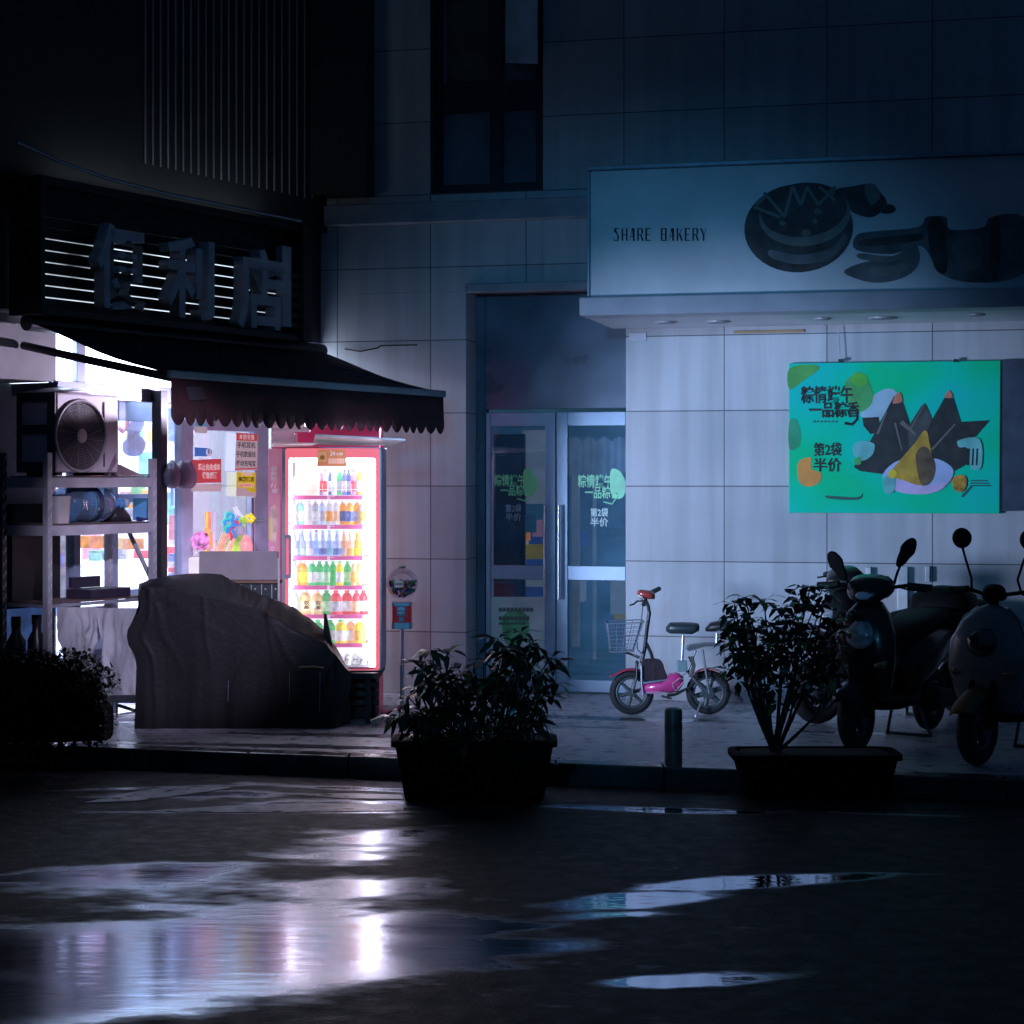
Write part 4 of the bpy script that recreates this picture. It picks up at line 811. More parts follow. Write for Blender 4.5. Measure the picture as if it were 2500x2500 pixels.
# hood plate over the fridge and the cartons on it
hd = Thing('metal_hood', 'thin pale metal hood plate jutting out above the drinks fridge', 'hood', W, (X_(830, 13.1), -13.1, 1.92))
m = hd.mb(); Yb, Yc = 13.35, 12.75
m.hexa([(X_(765, Yb), -Yb, Z_(1086, Yb)), (X_(955, Yb), -Yb, Z_(1088, Yb)), (X_(990, Yc), -Yc, Z_(1076, Yc)), (X_(770, Yc), -Yc, Z_(1064, Yc)), (X_(765, Yb), -Yb, Z_(1083, Yb)), (X_(955, Yb), -Yb, Z_(1085, Yb)), (X_(990, Yc), -Yc, Z_(1071, Yc)), (X_(770, Yc), -Yc, Z_(1059.5, Yc))])
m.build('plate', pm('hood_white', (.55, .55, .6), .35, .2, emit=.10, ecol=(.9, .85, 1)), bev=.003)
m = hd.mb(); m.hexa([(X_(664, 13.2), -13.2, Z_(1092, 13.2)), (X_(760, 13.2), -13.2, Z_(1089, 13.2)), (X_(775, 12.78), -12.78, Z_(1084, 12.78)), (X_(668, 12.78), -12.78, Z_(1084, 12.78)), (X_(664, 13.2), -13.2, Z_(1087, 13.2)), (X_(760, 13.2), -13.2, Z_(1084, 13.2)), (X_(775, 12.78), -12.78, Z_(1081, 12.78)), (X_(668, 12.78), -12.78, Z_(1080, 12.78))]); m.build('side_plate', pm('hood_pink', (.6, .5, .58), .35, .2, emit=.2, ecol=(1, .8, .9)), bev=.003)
for n_, lab, x0, y0, x1, y1, k, Yq in (('carton', 'lowest pale pink carton of the stack above the fridge hood', 664, 1055, 717, 1083, 0, 13.25), ('paper_roll', 'rolled pale pink poster lying between the cartons over the fridge', 664, 1043, 757, 1055, 1, 13.2), ('carton', 'wide flat pink carton on top of the stack over the fridge', 664, 1012, 744, 1042, 0, 13.25)):
    m = MB(W, (X_((x0 + x1) / 2, Yq), -Yq, Z_(y1, Yq)))
    if k: m.tube([(X_(x0, Yq), -Yq, Z_((y0 + y1) / 2, Yq)), (X_(x1, Yq), -Yq, Z_((y0 + y1) / 2, Yq))], (y1 - y0) * Yq / F / 2, 14)
    else: m.box(X_(x0, Yq), X_(x1, Yq), -Yq - .25, -Yq, Z_(y1, Yq) + .001, Z_(y0, Yq) - .001, .004)
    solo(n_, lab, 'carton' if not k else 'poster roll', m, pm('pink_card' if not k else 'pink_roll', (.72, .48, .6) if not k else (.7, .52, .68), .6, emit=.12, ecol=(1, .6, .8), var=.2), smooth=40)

# ---------------------------------------------------------------- gumball machine
YG = 13.55; gx = X_(982, YG)
gm = Thing('gumball_machine', 'round glass gumball machine with red body on a chrome pole', 'gumball machine', W, (gx, -YG, 0))
R = 38.5 * YG / F; cz = Z_(1424, YG)
m = gm.mb(); m.lathe(gx, -YG, 0, [(.15, .0), (.15, .012), (.05, .035), (.02, .06)], 24); m.build('base', steel, smooth=40)
m = gm.mb(); m.tube([(gx, -YG, .055), (gx, -YG, Z_(1532, YG))], .0155, 14); m.build('pole', pm('chrome', (.75, .78, .82), .3, .75, var=.08), smooth=60)
m = gm.mb(); m.loftz([(gx, -YG, Z_(1531, YG), .068, .068), (gx, -YG, Z_(1472, YG), .068, .068)], 20, 7); m.build('body', pm('machine_red', (.75, .04, .05), .35, coat=.2, emit=.05, ecol=(1, .05, .08)), bev=.004)  # slight red emission added so the body reads as lit
for y0, y1 in ((1534, 1518), (1478, 1470)): m = gm.mb(); m.loftz([(gx, -YG, Z_(y0, YG), .073, .073), (gx, -YG, Z_(y1, YG), .073, .073)], 20, 7); m.build('collar', pm('chrome', (0, 0, 0)), bev=.003)
m = gm.mb(); m.box(gx - .036, gx + .03, -YG + .069, -YG + .078, Z_(1502, YG), Z_(1478, YG)); m.build('coin_plate', steel, bev=.004)
m = gm.mb(); m.tube([(gx - .004, -YG + .078, Z_(1489, YG)), (gx - .004, -YG + .095, Z_(1489, YG))], .027, 18); m.tube([(gx - .03, -YG + .1, Z_(1489, YG)), (gx + .022, -YG + .1, Z_(1489, YG))], .006, 6); m.build('coin_knob', pm('chrome', (0, 0, 0)), smooth=40)
m = gm.mb(); m.box(gx - .022, gx + .02, -YG + .069, -YG + .082, Z_(1516, YG), Z_(1503, YG)); m.build('flap', steel, bev=.003)
prof = [(R * math.sin(math.radians(a)), cz - R * math.cos(math.radians(a))) for a in range(24, 172, 8)]
m = gm.mb(); m.lathe(gx, -YG, 0, prof, 32); m.build('globe', glass('globe_glass', (.97, .98, 1), refl=.4, base=.03), smooth=180)
m = gm.mb(); m.lathe(gx, -YG, 0, [(.026, cz + R * .97), (.026, cz + R * 1.08), (.018, cz + R * 1.1)], 16); m.build('lid', steel, smooth=40)
m = gm.mb(); rnd = random.Random(5); mats_ = [pm('gum_' + n_, c, .35, var=.1) for n_, c in (('red', (.7, .06, .05)), ('green', (.1, .45, .15)), ('blue', (.08, .15, .5)), ('orange', (.8, .3, .04)), ('white', (.6, .6, .65)), ('purple', (.3, .1, .4)))]
for i in range(150):
    for _ in range(30):
        p = Vector((rnd.uniform(-1, 1), rnd.uniform(-1, 1), rnd.uniform(-.85, .12)))
        if p.length < .88: break
    c = Vector((gx + p.x * R, -YG + p.y * R, cz + p.z * R)); m.mi = rnd.randrange(6); r_ = R * .115
    m.lathe(c.x, c.y, c.z, [(r_ * .5, -r_ * .86), (r_, 0), (r_ * .5, r_ * .86)], 7)
tag(m.build('gumballs', mats_, smooth=180), kind='stuff')
m = gm.mb(); m.flat([(gx - .052, cz + .022), (gx + .012, cz + .026), (gx + .016, cz - .022), (gx - .048, cz - .026)], -YG + R * .995 - .002); m.build('sticker', pm('machine_sticker', (.7, .68, .7), .5, emit=.1))
m = gm.mb()
for i in range(4): m.flat([(gx - .044 + i * .014, cz + .006), (gx - .034 + i * .014, cz + .007), (gx - .034 + i * .014, cz - .006), (gx - .044 + i * .014, cz - .007)], -YG + R * .995)
m.build('sticker_writing', pm('machine_sticker_ink', (.5, .08, .05), .5))

# ---------------------------------------------------------------- paper notices on the shop door
def sticker(name, label, pts, mat, d, cat='notice'):
    cx = sum(p[0] for p in pts) / len(pts); th = Thing(name, label, cat, S, (S.U(cx, d), d, S.Z(cx, max(p[1] for p in pts), d)))
    m = th.mb(); m.flatpx(pts, d); m.build('sheet', mat); return th
paper = pm('paper_white', (.78, .74, .8), .7, emit=.22, ecol=(1, .93, 1), var=.08)  # papers glow slightly in place of light on them
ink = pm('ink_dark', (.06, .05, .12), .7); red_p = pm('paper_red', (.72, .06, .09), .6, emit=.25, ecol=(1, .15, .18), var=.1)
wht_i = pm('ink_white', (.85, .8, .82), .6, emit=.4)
dS = .012
t1 = sticker('price_list', 'white paper with red header and three lines of dark writing on the door', [(573, 1150), (628, 1148), (629, 1060), (577, 1056)], paper, dS)
m = t1.mb(); m.flatpx([(577, 1075), (628, 1077), (629, 1060), (577, 1057)], dS + .002); m.build('header', red_p)
m = t1.mb(); m.textpx('本店有售', 584, 1061, 621, 1073, dS + .004, weight=.02); m.build('header_lettering', wht_i)
m = t1.mb(); m.textpx('手机耳机', 579, 1080, 624, 1094, dS + .003, weight=.012); m.textpx('手机数据线', 577, 1102, 624, 1116, dS + .003, weight=.012); m.textpx('移动充电宝', 577, 1124, 624, 1138, dS + .003, weight=.012); m.build('lettering', ink)
m = t1.mb(); m.flatpx([(574, 1147), (628, 1145), (628, 1142), (574, 1144)], dS + .002); m.build('footer', red_p)
t2 = sticker('yellow_notice', 'yellow and white notice stuck below the white price list', [(577, 1211), (625, 1213), (625, 1154), (578, 1152)], pm('paper_yellow', (.85, .70, .02), .6, emit=.3, ecol=(1, .85, .05)), dS)
m = t2.mb(); m.flatpx([(577, 1211), (625, 1213), (625, 1203), (602, 1199), (602, 1192), (577, 1191)], dS + .002); m.build('white_band', paper)
m = t2.mb(); m.flatpx([(582, 1188), (620, 1190), (620, 1181), (582, 1179)], dS + .002); m.flatpx([(591, 1161), (616, 1162), (616, 1154), (591, 1153)], dS + .0022); m.build('pale_band', pm('paper_peach', (.9, .7, .55), .6, emit=.4))
m = t2.mb(); m.textpx('美团优选', 582, 1164, 621, 1176, dS + .003, weight=.022); m.build('lettering', ink)
m = t2.mb(); m.textpx('扫码下单领红包', 584, 1182, 618, 1188, dS + .004, weight=.015); m.build('small_lettering', red_p)
t3 = sticker('red_notice', 'red warning sheet with white Chinese lettering and white lower edge on the door', [(468, 1180), (540, 1178), (540, 1120), (468, 1123)], red_p, dS)
m = t3.mb(); m.flatpx([(467, 1200), (541, 1200), (542, 1181), (468, 1182)], dS); m.build('lower_sheet', paper)
m = t3.mb(); m.textpx('禁止向未成年', 484, 1132, 538, 1149, dS + .003, weight=.03); m.textpx('销售烟酒', 494, 1152, 530, 1169, dS + .003, weight=.03); m.build('lettering', wht_i)
t4 = sticker('blue_notice', 'blue strip with round white smile badge above the red warning sheet', [(475, 1114), (508, 1114), (508, 1094), (475, 1092)], pm('paper_blue', (.05, .16, .6), .6, emit=.35, ecol=(.1, .3, 1)), dS)
m = t4.mb(); (u, z) = S.px(510, 1104, dS); m.disc(u, dS + .002, z, .036, .028); m.build('badge', wht_i)
m = t4.mb(); m.disc(u, dS + .0035, z, .028, .022); m.build('badge_core', pm('paper_blue', (0, 0, 0)))
m = t4.mb(); m.textpx('U', 505, 1098, 515, 1111, dS + .005, weight=.05); m.build('lettering', wht_i)
t5 = sticker('white_notice', 'pale sheet with a blue heading high on the left of the shop door', [(475, 1056), (505, 1058), (506, 1034), (475, 1032)], paper, dS)
m = t5.mb(); m.flatpx([(476, 1041), (506, 1042), (506, 1034), (476, 1032)], dS + .002); m.build('header', pm('paper_cyan', (.15, .5, .8), .6, emit=.3))

# ---------------------------------------------------------------- display case in front of the door with a box of toys
YD = 13.2
dc = Thing('display_case', 'grey topped display case with dark studded front standing before the shop door', 'display case', W, (X_(582, YD), -YD, 0))
m = dc.mb(); m.box(X_(486, YD), X_(678, YD), -YD - .04, -YD, Z_(1416, YD), Z_(1346, YD)); m.build('back_board', pm('board_grey', (.36, .32, .34), .7, var=.12), bev=.004)
m = dc.mb(); m.box(X_(486, YD), X_(684, YD), -YD - .3, -YD + .02, Z_(1424, YD), Z_(1417, YD)); m.build('ledge', pm('ledge_brown', (.22, .13, .09), .6, var=.3), bev=.003)
m = dc.mb(); m.box(X_(490, YD), X_(680, YD), -YD - .28, -YD + .0, .02, Z_(1425, YD)); m.build('case', pm('case_dark', (.03, .045, .05), .35, var=.2), bev=.004)
m = dc.mb()
for x in range(588, 680, 25):
    for y in (1438, 1466): m.disc(X_(x + 10, YD), -YD + .003, Z_(y, YD), .006, n=8)
    m.flat([(X_(x, YD), Z_(1600, YD)), (X_(x + 1.4, YD), Z_(1600, YD)), (X_(x + 1.4, YD), Z_(1426, YD)), (X_(x, YD), Z_(1426, YD))], -YD + .0024)
m.build('stud_pattern', pm('stud_white', (.6, .6, .65), .4))
m = dc.mb(); m.tube([(X_(682, YD), -YD + .03, .002), (X_(682, YD), -YD + .03, Z_(1362, YD))], .008, 8); m.build('post', pm('post_white', (.6, .58, .62), .4, emit=.1))
YT = 13.38
tb = Thing('toy_box', 'white carton holding toys in front of the shop door', 'box', W, (X_(520, YT), -YT, Z_(1400, YT)))
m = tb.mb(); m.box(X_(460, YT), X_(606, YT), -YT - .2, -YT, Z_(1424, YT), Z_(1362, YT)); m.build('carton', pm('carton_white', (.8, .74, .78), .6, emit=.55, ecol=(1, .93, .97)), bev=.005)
m = tb.mb(); 
for i in range(5): m.flat([(X_(560 + i * 8, YT), Z_(1360 + 8, YT)), (X_(565 + i * 8, YT), Z_(1368, YT)), (X_(565 + i * 8, YT), Z_(1364, YT)), (X_(560 + i * 8, YT), Z_(1364, YT))], -YT + .002)
m.build('carton_writing', pm('carton_blue', (.3, .45, .8), .5))
def toy(name, label, fn, mat, cat='toy'):
    m = MB(W, (X_(530, YT), -YT - .1, Z_(1366, YT))); fn(m); return solo(name, label, cat, m, mat, smooth=60)
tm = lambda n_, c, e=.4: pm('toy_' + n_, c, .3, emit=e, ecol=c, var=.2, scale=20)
P_ = lambda x, y, dd=.0: (X_(x, YT), -YT - .08 + dd, Z_(y, YT))
def ball(m, x, y, rx, ry, dd=0, k=2): m.loftz([(P_(x, y)[0], P_(0, 0)[1] + dd, Z_(y, YT) + math.sin(math.radians(a)) * ry * YT / F, rx * YT / F * math.cos(math.radians(a)) + 1e-4, .06 * math.cos(math.radians(a)) + 1e-4) for a in range(-90, 91, 18)], 14, k)
toy('candy_bag', 'purple and orange sweet bag at the left of the toy carton', lambda m: ball(m, 487, 1322, 27, 24), pm('toy_candy', (.75, .22, .62), .35, emit=.5, ecol=(.95, .35, .8), var=.9, scale=26, bump=.5), 'bag')
toy('striped_bag', 'orange striped wrapper curling over the sweet bag', lambda m: [m.tube([P_(497 + 3 * i, 1292 - i, .03), P_(507 + 3 * i, 1302, .04), P_(511 + 2 * i, 1318, .04), P_(512 + 2 * i, 1338, .04)], .006, 6) for i in range(3)], tm('stripe', (.95, .5, .15)), 'wrapper')
for i, (x0, c_, nm) in enumerate(((497, (.95, .75, .15), 'yellow'), (504, (.95, .35, .2), 'orange red'), (516, (.75, .55, .8), 'lilac'))):
    toy('candy_stick', f'{nm} spotted candy stick rising from the left of the toy carton', lambda m: m.tube([P_(x0, 1350), P_(x0 + 3, 1300), P_(x0 + 2 + i, 1250)], .011, 8), tm('stick_' + nm.replace(' ', '_'), c_), 'candy')
for i, (xb, xt, yt, c_, hc, nm) in enumerate(((520, 551, 1268, (.95, .6, .4), (.1, .75, .55), 'green'), (531, 556, 1272, (.95, .45, .3), (.05, .35, .9), 'blue'), (543, 567, 1290, (.9, .65, .5), (.9, .08, .1), 'red'), (550, 574, 1285, (.95, .55, .35), (.1, .3, .85), 'dark blue'))):
    th = Thing('bubble_wand', f'bubble wand with {nm} looped handle leaning in the toy carton', 'toy wand', W, P_(xb, 1362), group='bubble wands in the toy carton')
    m = th.mb(); m.tube([P_(xb, 1362, .05), P_(xt - 4, yt + 30, .02)], .017, 10); m.build('tube', tm('tube_' + nm.replace(' ', '_'), c_))
    m = th.mb(); u, d, z = P_(xt, yt + 8, .02); m.torus(u, d, z, .028, .010, 'd', 14, 6); m.torus(u + .012, d, z + .05, .022, .009, 'd', 14, 6); m.tube([P_(xt - 5, yt + 33, .02), P_(xt - 2, yt + 16, .02)], .018, 8); m.build('handle', tm('handle_' + nm.replace(' ', '_'), hc), smooth=60)
toy('flower_toy', 'yellow flower shaped windmill toy at the right of the toy carton', lambda m: [m.lathe(P_(606 + 9 * math.cos(a), 0)[0], P_(0, 0)[1], Z_(1266 + 8 * math.sin(a), YT), [(.001, -.02), (.02, 0), (.001, .02)], 8) for a in (0, 1.25, 2.5, 3.75, 5)], tm('flower', (.9, .75, .05)))
toy('leaf_toy', 'green leaf shaped toy below the yellow flower toy', lambda m: [ball(m, 590, 1270, 11, 9), m.tube([P_(594, 1278), P_(585, 1310), P_(572, 1360)], .006, 6)], tm('leaf', (.45, .75, .1)))
toy('green_pack', 'green and brown toy pack leaning in the carton', lambda m: m.hexa([(*P_(536, 1362)[:1], -YT - .06, Z_(1362, YT)), (P_(584, 0)[0], -YT - .06, Z_(1362, YT)), (P_(584, 0)[0], -YT - .03, Z_(1362, YT)), (P_(536, 0)[0], -YT - .03, Z_(1362, YT)), (P_(562, 0)[0], -YT - .08, Z_(1306, YT)), (P_(590, 0)[0], -YT - .08, Z_(1308, YT)), (P_(590, 0)[0], -YT - .05, Z_(1308, YT)), (P_(562, 0)[0], -YT - .05, Z_(1306, YT))]), pm('toy_pack', (.35, .65, .05), .4, emit=.45, ecol=(.6, .75, .1), var=.8, scale=9))
toy('clear_pouch', 'grey clear pouch hanging between the wands and the flower toy', lambda m: ball(m, 581, 1296, 14, 14), tm('pouch', (.5, .5, .65), .2), 'pouch')
toy('pink_balloon', 'round pink balloon at the right end of the toy carton', lambda m: ball(m, 596, 1336, 17, 30), tm('balloon', (.95, .42, .42)), 'balloon')
toy('paper_plane', 'white folded paper plane above the bubble wands', lambda m: m.hexa([(P_(565, 0)[0], -YT - .05, Z_(1240, YT)), (P_(575, 0)[0], -YT - .05, Z_(1236, YT)), (P_(576, 0)[0], -YT - .04, Z_(1237, YT)), (P_(566, 0)[0], -YT - .04, Z_(1242, YT)), (P_(572, 0)[0], -YT - .05, Z_(1252, YT)), (P_(592, 0)[0], -YT - .05, Z_(1262, YT)), (P_(592, 0)[0], -YT - .04, Z_(1263, YT)), (P_(574, 0)[0], -YT - .04, Z_(1256, YT))]), tm('plane', (.8, .8, .9), .5), 'paper plane')

# ---------------------------------------------------------------- cooling unit on a steel rack
def ru(x, d=0): return RK.U(x, d)
RD0, RD1 = .18, .58
rk = Thing('steel_rack', 'pale slotted steel rack standing in front of the shop window', 'rack', RK, (ru(250, RD1), .4, 0))
rmat = pm('rack_paint', (.48, .48, .54), .45, .1, var=.2, scale=5)
uL, uR = ru(122, RD1), ru(378, RD1)
def rpost(u, d, ztop, mat):
    m = rk.mb(); s_ = .042; m.prism_pts = None
    m.box(u - s_ / 2, u + s_ / 2, d - .004, d, .002, ztop); m.box(u - s_ / 2, u - s_ / 2 + .004, d - s_, d - .005, .002, ztop); o = m.build('post', mat)
    m = MB(RK, rk.b, o); z = .12
    while z < ztop - .04: m.box(u - .012, u - .006, d + .0015, d + .003, z, z + .028); m.box(u + .006, u + .012, d + .0015, d + .003, z + .02, z + .048); z += .075
    m.build('slot', pm('slot_shine', (.75, .75, .8), .4, .2))
zt0 = RK.Z(378, 1120, RD1)
zl = RK.Z(122, 1105, RD1)
rpost(uL, RD1, zl, rmat); rpost(uR, RD1, zt0, rmat); rpost(uL, RD0, zl, pm('rack_shaded', (.10, .10, .12), .5)); rpost(uR, RD0, zt0, rmat)  # rear left post: rack colour darkened to stand for shade
shz = []
for i, (yl, yr) in enumerate(((1166, 1171), (1284, 1291), (1477, 1480))):
    z = RK.Z(128, yl, RD1); shz.append(z); m = rk.mb(); hh = .065 if i < 2 else .02
    m.box(uL + .022, uR - .022, RD1 - .03, RD1 - .005, z - hh, z); m.box(uL + .022, uR - .022, RD0 + .002, RD0 + .03, z - hh, z)
    for u in (uL, uR): m.box(u - .015, u + .015, RD0 + .032, RD1 - .032, z - hh, z)
    o = m.build('beam', rmat if i < 2 else pm('counter_grey', (.25, .27, .32), .4), bev=.002)
    m = MB(RK, rk.b, o); m.box(uL + .022, uR - .022, RD0 + .032, RD1 - .032, z + .001, z + .012); m.build('board', pm('rack_board', (.12, .08, .08), .7, var=.3))
m = rk.mb(); m.tube([(ru(316, .4), .4, shz[1] - .07), (ru(372, .4), .4, RK.Z(372, 1420, .4))], .016, 6); m.build('brace', rmat)
# cooling unit
cd_ = .56; zc0, zc1 = shz[0] + .013, RK.Z(140, 957, cd_)
uc0, uc1 = ru(137, cd_), ru(289, cd_)
ac = Thing('cooling_unit', 'pinkish white outdoor cooling unit with round fan grille on top of the rack', 'cooling unit', RK, ((uc0 + uc1) / 2, .35, zc0))
acm = pm('unit_white', (.66, .58, .66), .45, var=.1, scale=4)
m = ac.mb(); m.box(uc0, uc1, .22, cd_, zc0 + .02, zc1); m.build('casing', acm, bev=.015)
m = ac.mb(); m.box(uc0 + .05, uc0 + .1, .25, cd_ - .04, zc0, zc0 + .021); m.box(uc1 - .1, uc1 - .05, .25, cd_ - .04, zc0, zc0 + .021); m.build('foot', black_pl)
m = ac.mb(); m.loft([(uc0 - .004, .4, zc1 - .005, .16, .02), (uc0 + .15, .4, zc1 + .01, .17, .03), (uc0 + .28, .4, zc1 + .012, .16, .03), (uc0 + .33, .4, zc1, .15, .01)], 16, 2); m.build('rain_sheet', pm('rain_sheet', (.6, .56, .62), .35, bump=.3), smooth=180)
fu, fz = ru(196, cd_), RK.Z(196, 1064, cd_); fR = .232
m = ac.mb(); m.disc(fu, cd_ + .001, fz, fR, n=40); m.build('fan_recess', pm('fan_dark', (.05, .045, .055), .6))
m = ac.mb(); m.torus(fu, cd_ + .006, fz, fR, .010, 'd', 48, 8); gr = m.build('grille', pm('grille_white', (.5, .45, .48), .45), smooth=60)
m = MB(RK, ac.b, gr)
for i in range(13): m.torus(fu, cd_ + .010, fz, .055 + i * .0138, .0022, 'd', 40, 4)
for i in range(16):
    a = 2 * math.pi * i / 16; m.tube([(fu + .05 * math.cos(a), cd_ + .009, fz + .05 * math.sin(a)), (fu + fR * math.cos(a + .25), cd_ + .009, fz + fR * math.sin(a + .25))], .0022, 4)
m.build('wire', pm('grille_wire', (.34, .29, .33), .45))
m = MB(RK, ac.b, gr); m.lathe(fu, cd_ + .012, fz, [(.046, 0), (.046, .004), (.035, .008)], 24, 'd'); m.build('hub', acm)
m = ac.mb(); m.box(ru(252, cd_), ru(254.5, cd_), cd_ + .001, cd_ + .006, zc0 + .06, zc1 - .05); m.build('seam', pm('seam_dark', (.06, .05, .06), .6))
m = ac.mb(); m.prismpx([(262, 1152), (284, 1105), (285, 1128), (272, 1150)], cd_ + .001, cd_ + .004); m.build('label', pm('unit_label', (.25, .2, .24), .5))
# its side, shade put into the dark colour, with two open grips
sdm = pm('unit_side', (.055, .065, .075), .5); m = ac.mb(); e0, e1 = uc0 - .010, uc0 - .002
zz_ = [zc0 + .02, zc0 + .09, zc0 + .27, zc0 + .33, zc1 - .06, zc1]
for za, zb_ in ((0, 1), (2, 3), (4, 5)): m.box(e0, e1, .22, cd_, zz_[za], zz_[zb_])
for da, db in ((.22, .26), (cd_ - .07, cd_)): 
    for za, zb_ in ((1, 2), (3, 4)): m.box(e0, e1, da, db, zz_[za] + .001, zz_[zb_] - .001)
m.build('side_frame', sdm)
# things on the rack
wb = Thing('water_bottle', 'large clear blue water bottle lying on the second shelf of the rack', 'water bottle', RK, (ru(230, .42), .42, shz[1] + .013))
zc = shz[1] + .013 + .122; ub0 = ru(150, .42); ub1 = ru(270, .42); ln = ub1 - ub0
m = wb.mb(); m.lathe(ub0, .42, zc, [(.09, .0), (.118, .02), (.12, ln * .2), (.112, ln * .32), (.12, ln * .36), (.12, ln * .76), (.10, ln * .88), (.045, ln * .98), (.03, ln)], 26, 'u'); m.build('body', glass('bottle_plastic', (.62, .80, .97), refl=.8, base=.12, rough=.06, haze=.22, hcol=(.45, .6, .9)), smooth=60)
m = wb.mb(); m.lathe(ub0 + ln, .42, zc, [(.032, 0), (.032, .05), (.026, .052), (.026, .075), (.034, .078), (.034, .115)], 16, 'u'); m.build('neck', pm('bottle_blue', (.12, .36, .7), .3), smooth=40)
m = wb.mb(); m.lathe(ub0 + ln + .116, .42, zc, [(.03, 0), (.034, .01), (.03, .04), (.012, .052)], 14, 'u'); m.build('cap', pm('bottle_cap_white', (.6, .62, .7), .4), smooth=50)
m = wb.mb(); m.lathe(ub0 + ln * .50, .42, zc, [(.1215, 0), (.1215, ln * .1)], 26, 'u'); m.build('dark_band', pm('bottle_band', (.02, .05, .1), .4), smooth=60)
m = wb.mb(); m.lathe(ub0 + ln * .34, .42, zc, [(.1135, 0), (.1212, ln * .10)], 26, 'u'); m.build('label', pm('bottle_label', (.06, .32, .45), .5), smooth=60)
m = MB(RK, (ru(146, .5), .5, shz[1] + .013)); m.loftz([(ru(146, .5), .5, shz[1] + .013, .055, .05), (ru(146, .5), .5, shz[1] + .19, .068, .06)], 22, 3); solo('plastic_tub', 'beige plastic tub at the left end of the rack shelf', 'tub', m, pm('tub_beige', (.55, .5, .5), .5), smooth=50)
m = MB(RK, (ru(285, .38), .38, shz[1] + .013)); m.loftz([(ru(283, .38), .38, shz[1] + .013, .13, .09), (ru(280, .38), .38, shz[1] + .06, .12, .08), (ru(277, .38), .38, shz[1] + .12, .07, .05), (ru(276, .38), .38, shz[1] + .16, .02, .02)], 16, 2); solo('dark_bag', 'crumpled dark bag beside the neck of the water bottle', 'bag', m, pm('bag_black', (.03, .025, .035), .4, bump=.8, bscale=20), smooth=180)
m = MB(RK, (ru(358, .3), .3, shz[1] + .013)); m.box(ru(345, .3), ru(371, .3), .22, .36, shz[1] + .013, shz[1] + .17, .004); solo('blue_box', 'small blue box near the right post of the rack', 'box', m, pm('box_blue', (.12, .35, .65), .5, emit=.1))
m = MB(RK, (ru(350, .52), .52, shz[1] + .013)); m.tube([(ru(336, .52), .52, shz[1] + .03), (ru(345, .52), .52, shz[1] + .028)], .016, 8); m.tube([(ru(345, .52), .52, shz[1] + .028), (ru(372, .52), .53, shz[1] + .024)], .012, 8, .006); solo('scraper', 'scraper with dark blue handle lying on the rack shelf edge', 'tool', m, pm('tool_blue', (.03, .05, .2), .5), smooth=50)
m = MB(RK, (ru(255, .45), .45, shz[2] + .013)); m.box(ru(203, .45), ru(300, .45), .30, .52, shz[2] + .013, shz[2] + .075, .004); m.box(ru(200, .40), ru(270, .40), .28, .31, shz[2] + .076, shz[2] + .15, .004); solo('dark_tray', 'dark tray with crates on the lowest rack board', 'tray', m, pm('tray_dark', (.03, .025, .045), .5))
m = MB(RK, (ru(320, .5), .5, shz[0] + .013)); m.hexa([(ru(292, .5), .42, shz[0] + .013), (ru(340, .5), .42, shz[0] + .013), (ru(340, .5), .54, shz[0] + .013), (ru(292, .5), .54, shz[0] + .013), (ru(292, .5), .44, shz[0] + .09), (ru(320, .5), .44, shz[0] + .045), (ru(320, .5), .5, shz[0] + .045), (ru(292, .5), .5, shz[0] + .09)]); m.box(ru(310, .5), ru(360, .5), .545, .56, shz[0] + .014, shz[0] + .026); solo('wood_offcut', 'wedge of cardboard with a brown stick lying right of the cooling unit', 'offcut', m, pm('offcut_pink', (.35, .24, .26), .7, var=.3))
# crumpled white sheets hanging below the rack counter
sheet_m = pm('sheet_white', (.60, .60, .64), .75, var=.12, bump=.3, bscale=22, spec=.2)
_nt = sheet_m.node_tree; _tl = _nt.nodes.new('ShaderNodeBsdfTranslucent'); _tl.inputs[0].default_value = (.6, .6, .65, 1); _mx = _nt.nodes.new('ShaderNodeMixShader'); _mx.inputs[0].default_value = .35
_o = [n for n in _nt.nodes if n.type == 'OUTPUT_MATERIAL'][0]; _nt.links.new(_nt.nodes['Principled BSDF'].outputs[0], _mx.inputs[1]); _nt.links.new(_tl.outputs[0], _mx.inputs[2]); _nt.links.new(_mx.outputs[0], _o.inputs['Surface'])
def cloth(label, xa, xb, y0, y1, xa2, xb2, seed, dd):
    m = MB(RK, (ru((xa + xb) / 2, dd), dd, RK.Z(xa, y1, dd))); rows = []; n_ = 34; k = 26
    for j in range(k + 1):
        g = j / k; row = []
        for i in range(n_ + 1):
            f = i / n_; x = xa + (xb - xa) * f; x2 = xa2 + (xb2 - xa2) * f; xx = x + (x2 - x) * g; y = y0 + (y1 - y0) * g
            v = mnoise.noise(Vector((f * 3.1 + seed, g * 2.4, 1.3))) * .05 + abs(mnoise.noise(Vector((f * 4 + g * 1.2 + seed, g * 1.5 - f, 7)))) * .045 + mnoise.noise(Vector((f * 11 + seed, g * 9, 2))) * .010
            row.append((ru(xx, dd), dd + v * min(1, g * 3 + .2) + .02, RK.Z(xx, y, dd)))
        rows.append(row)
    m.grid(rows); return solo('white_sheet', label, 'cloth', m, sheet_m, smooth=180)
cloth('left crumpled white sheet hanging from the rack above the hedge', 134, 232, 1482, 1640, 150, 224, 2.0, RD1 + .02)
cloth('right crumpled white sheet hanging from the rack beside the covered cart', 231, 345, 1484, 1696, 240, 352, 9.0, RD1 + .04)
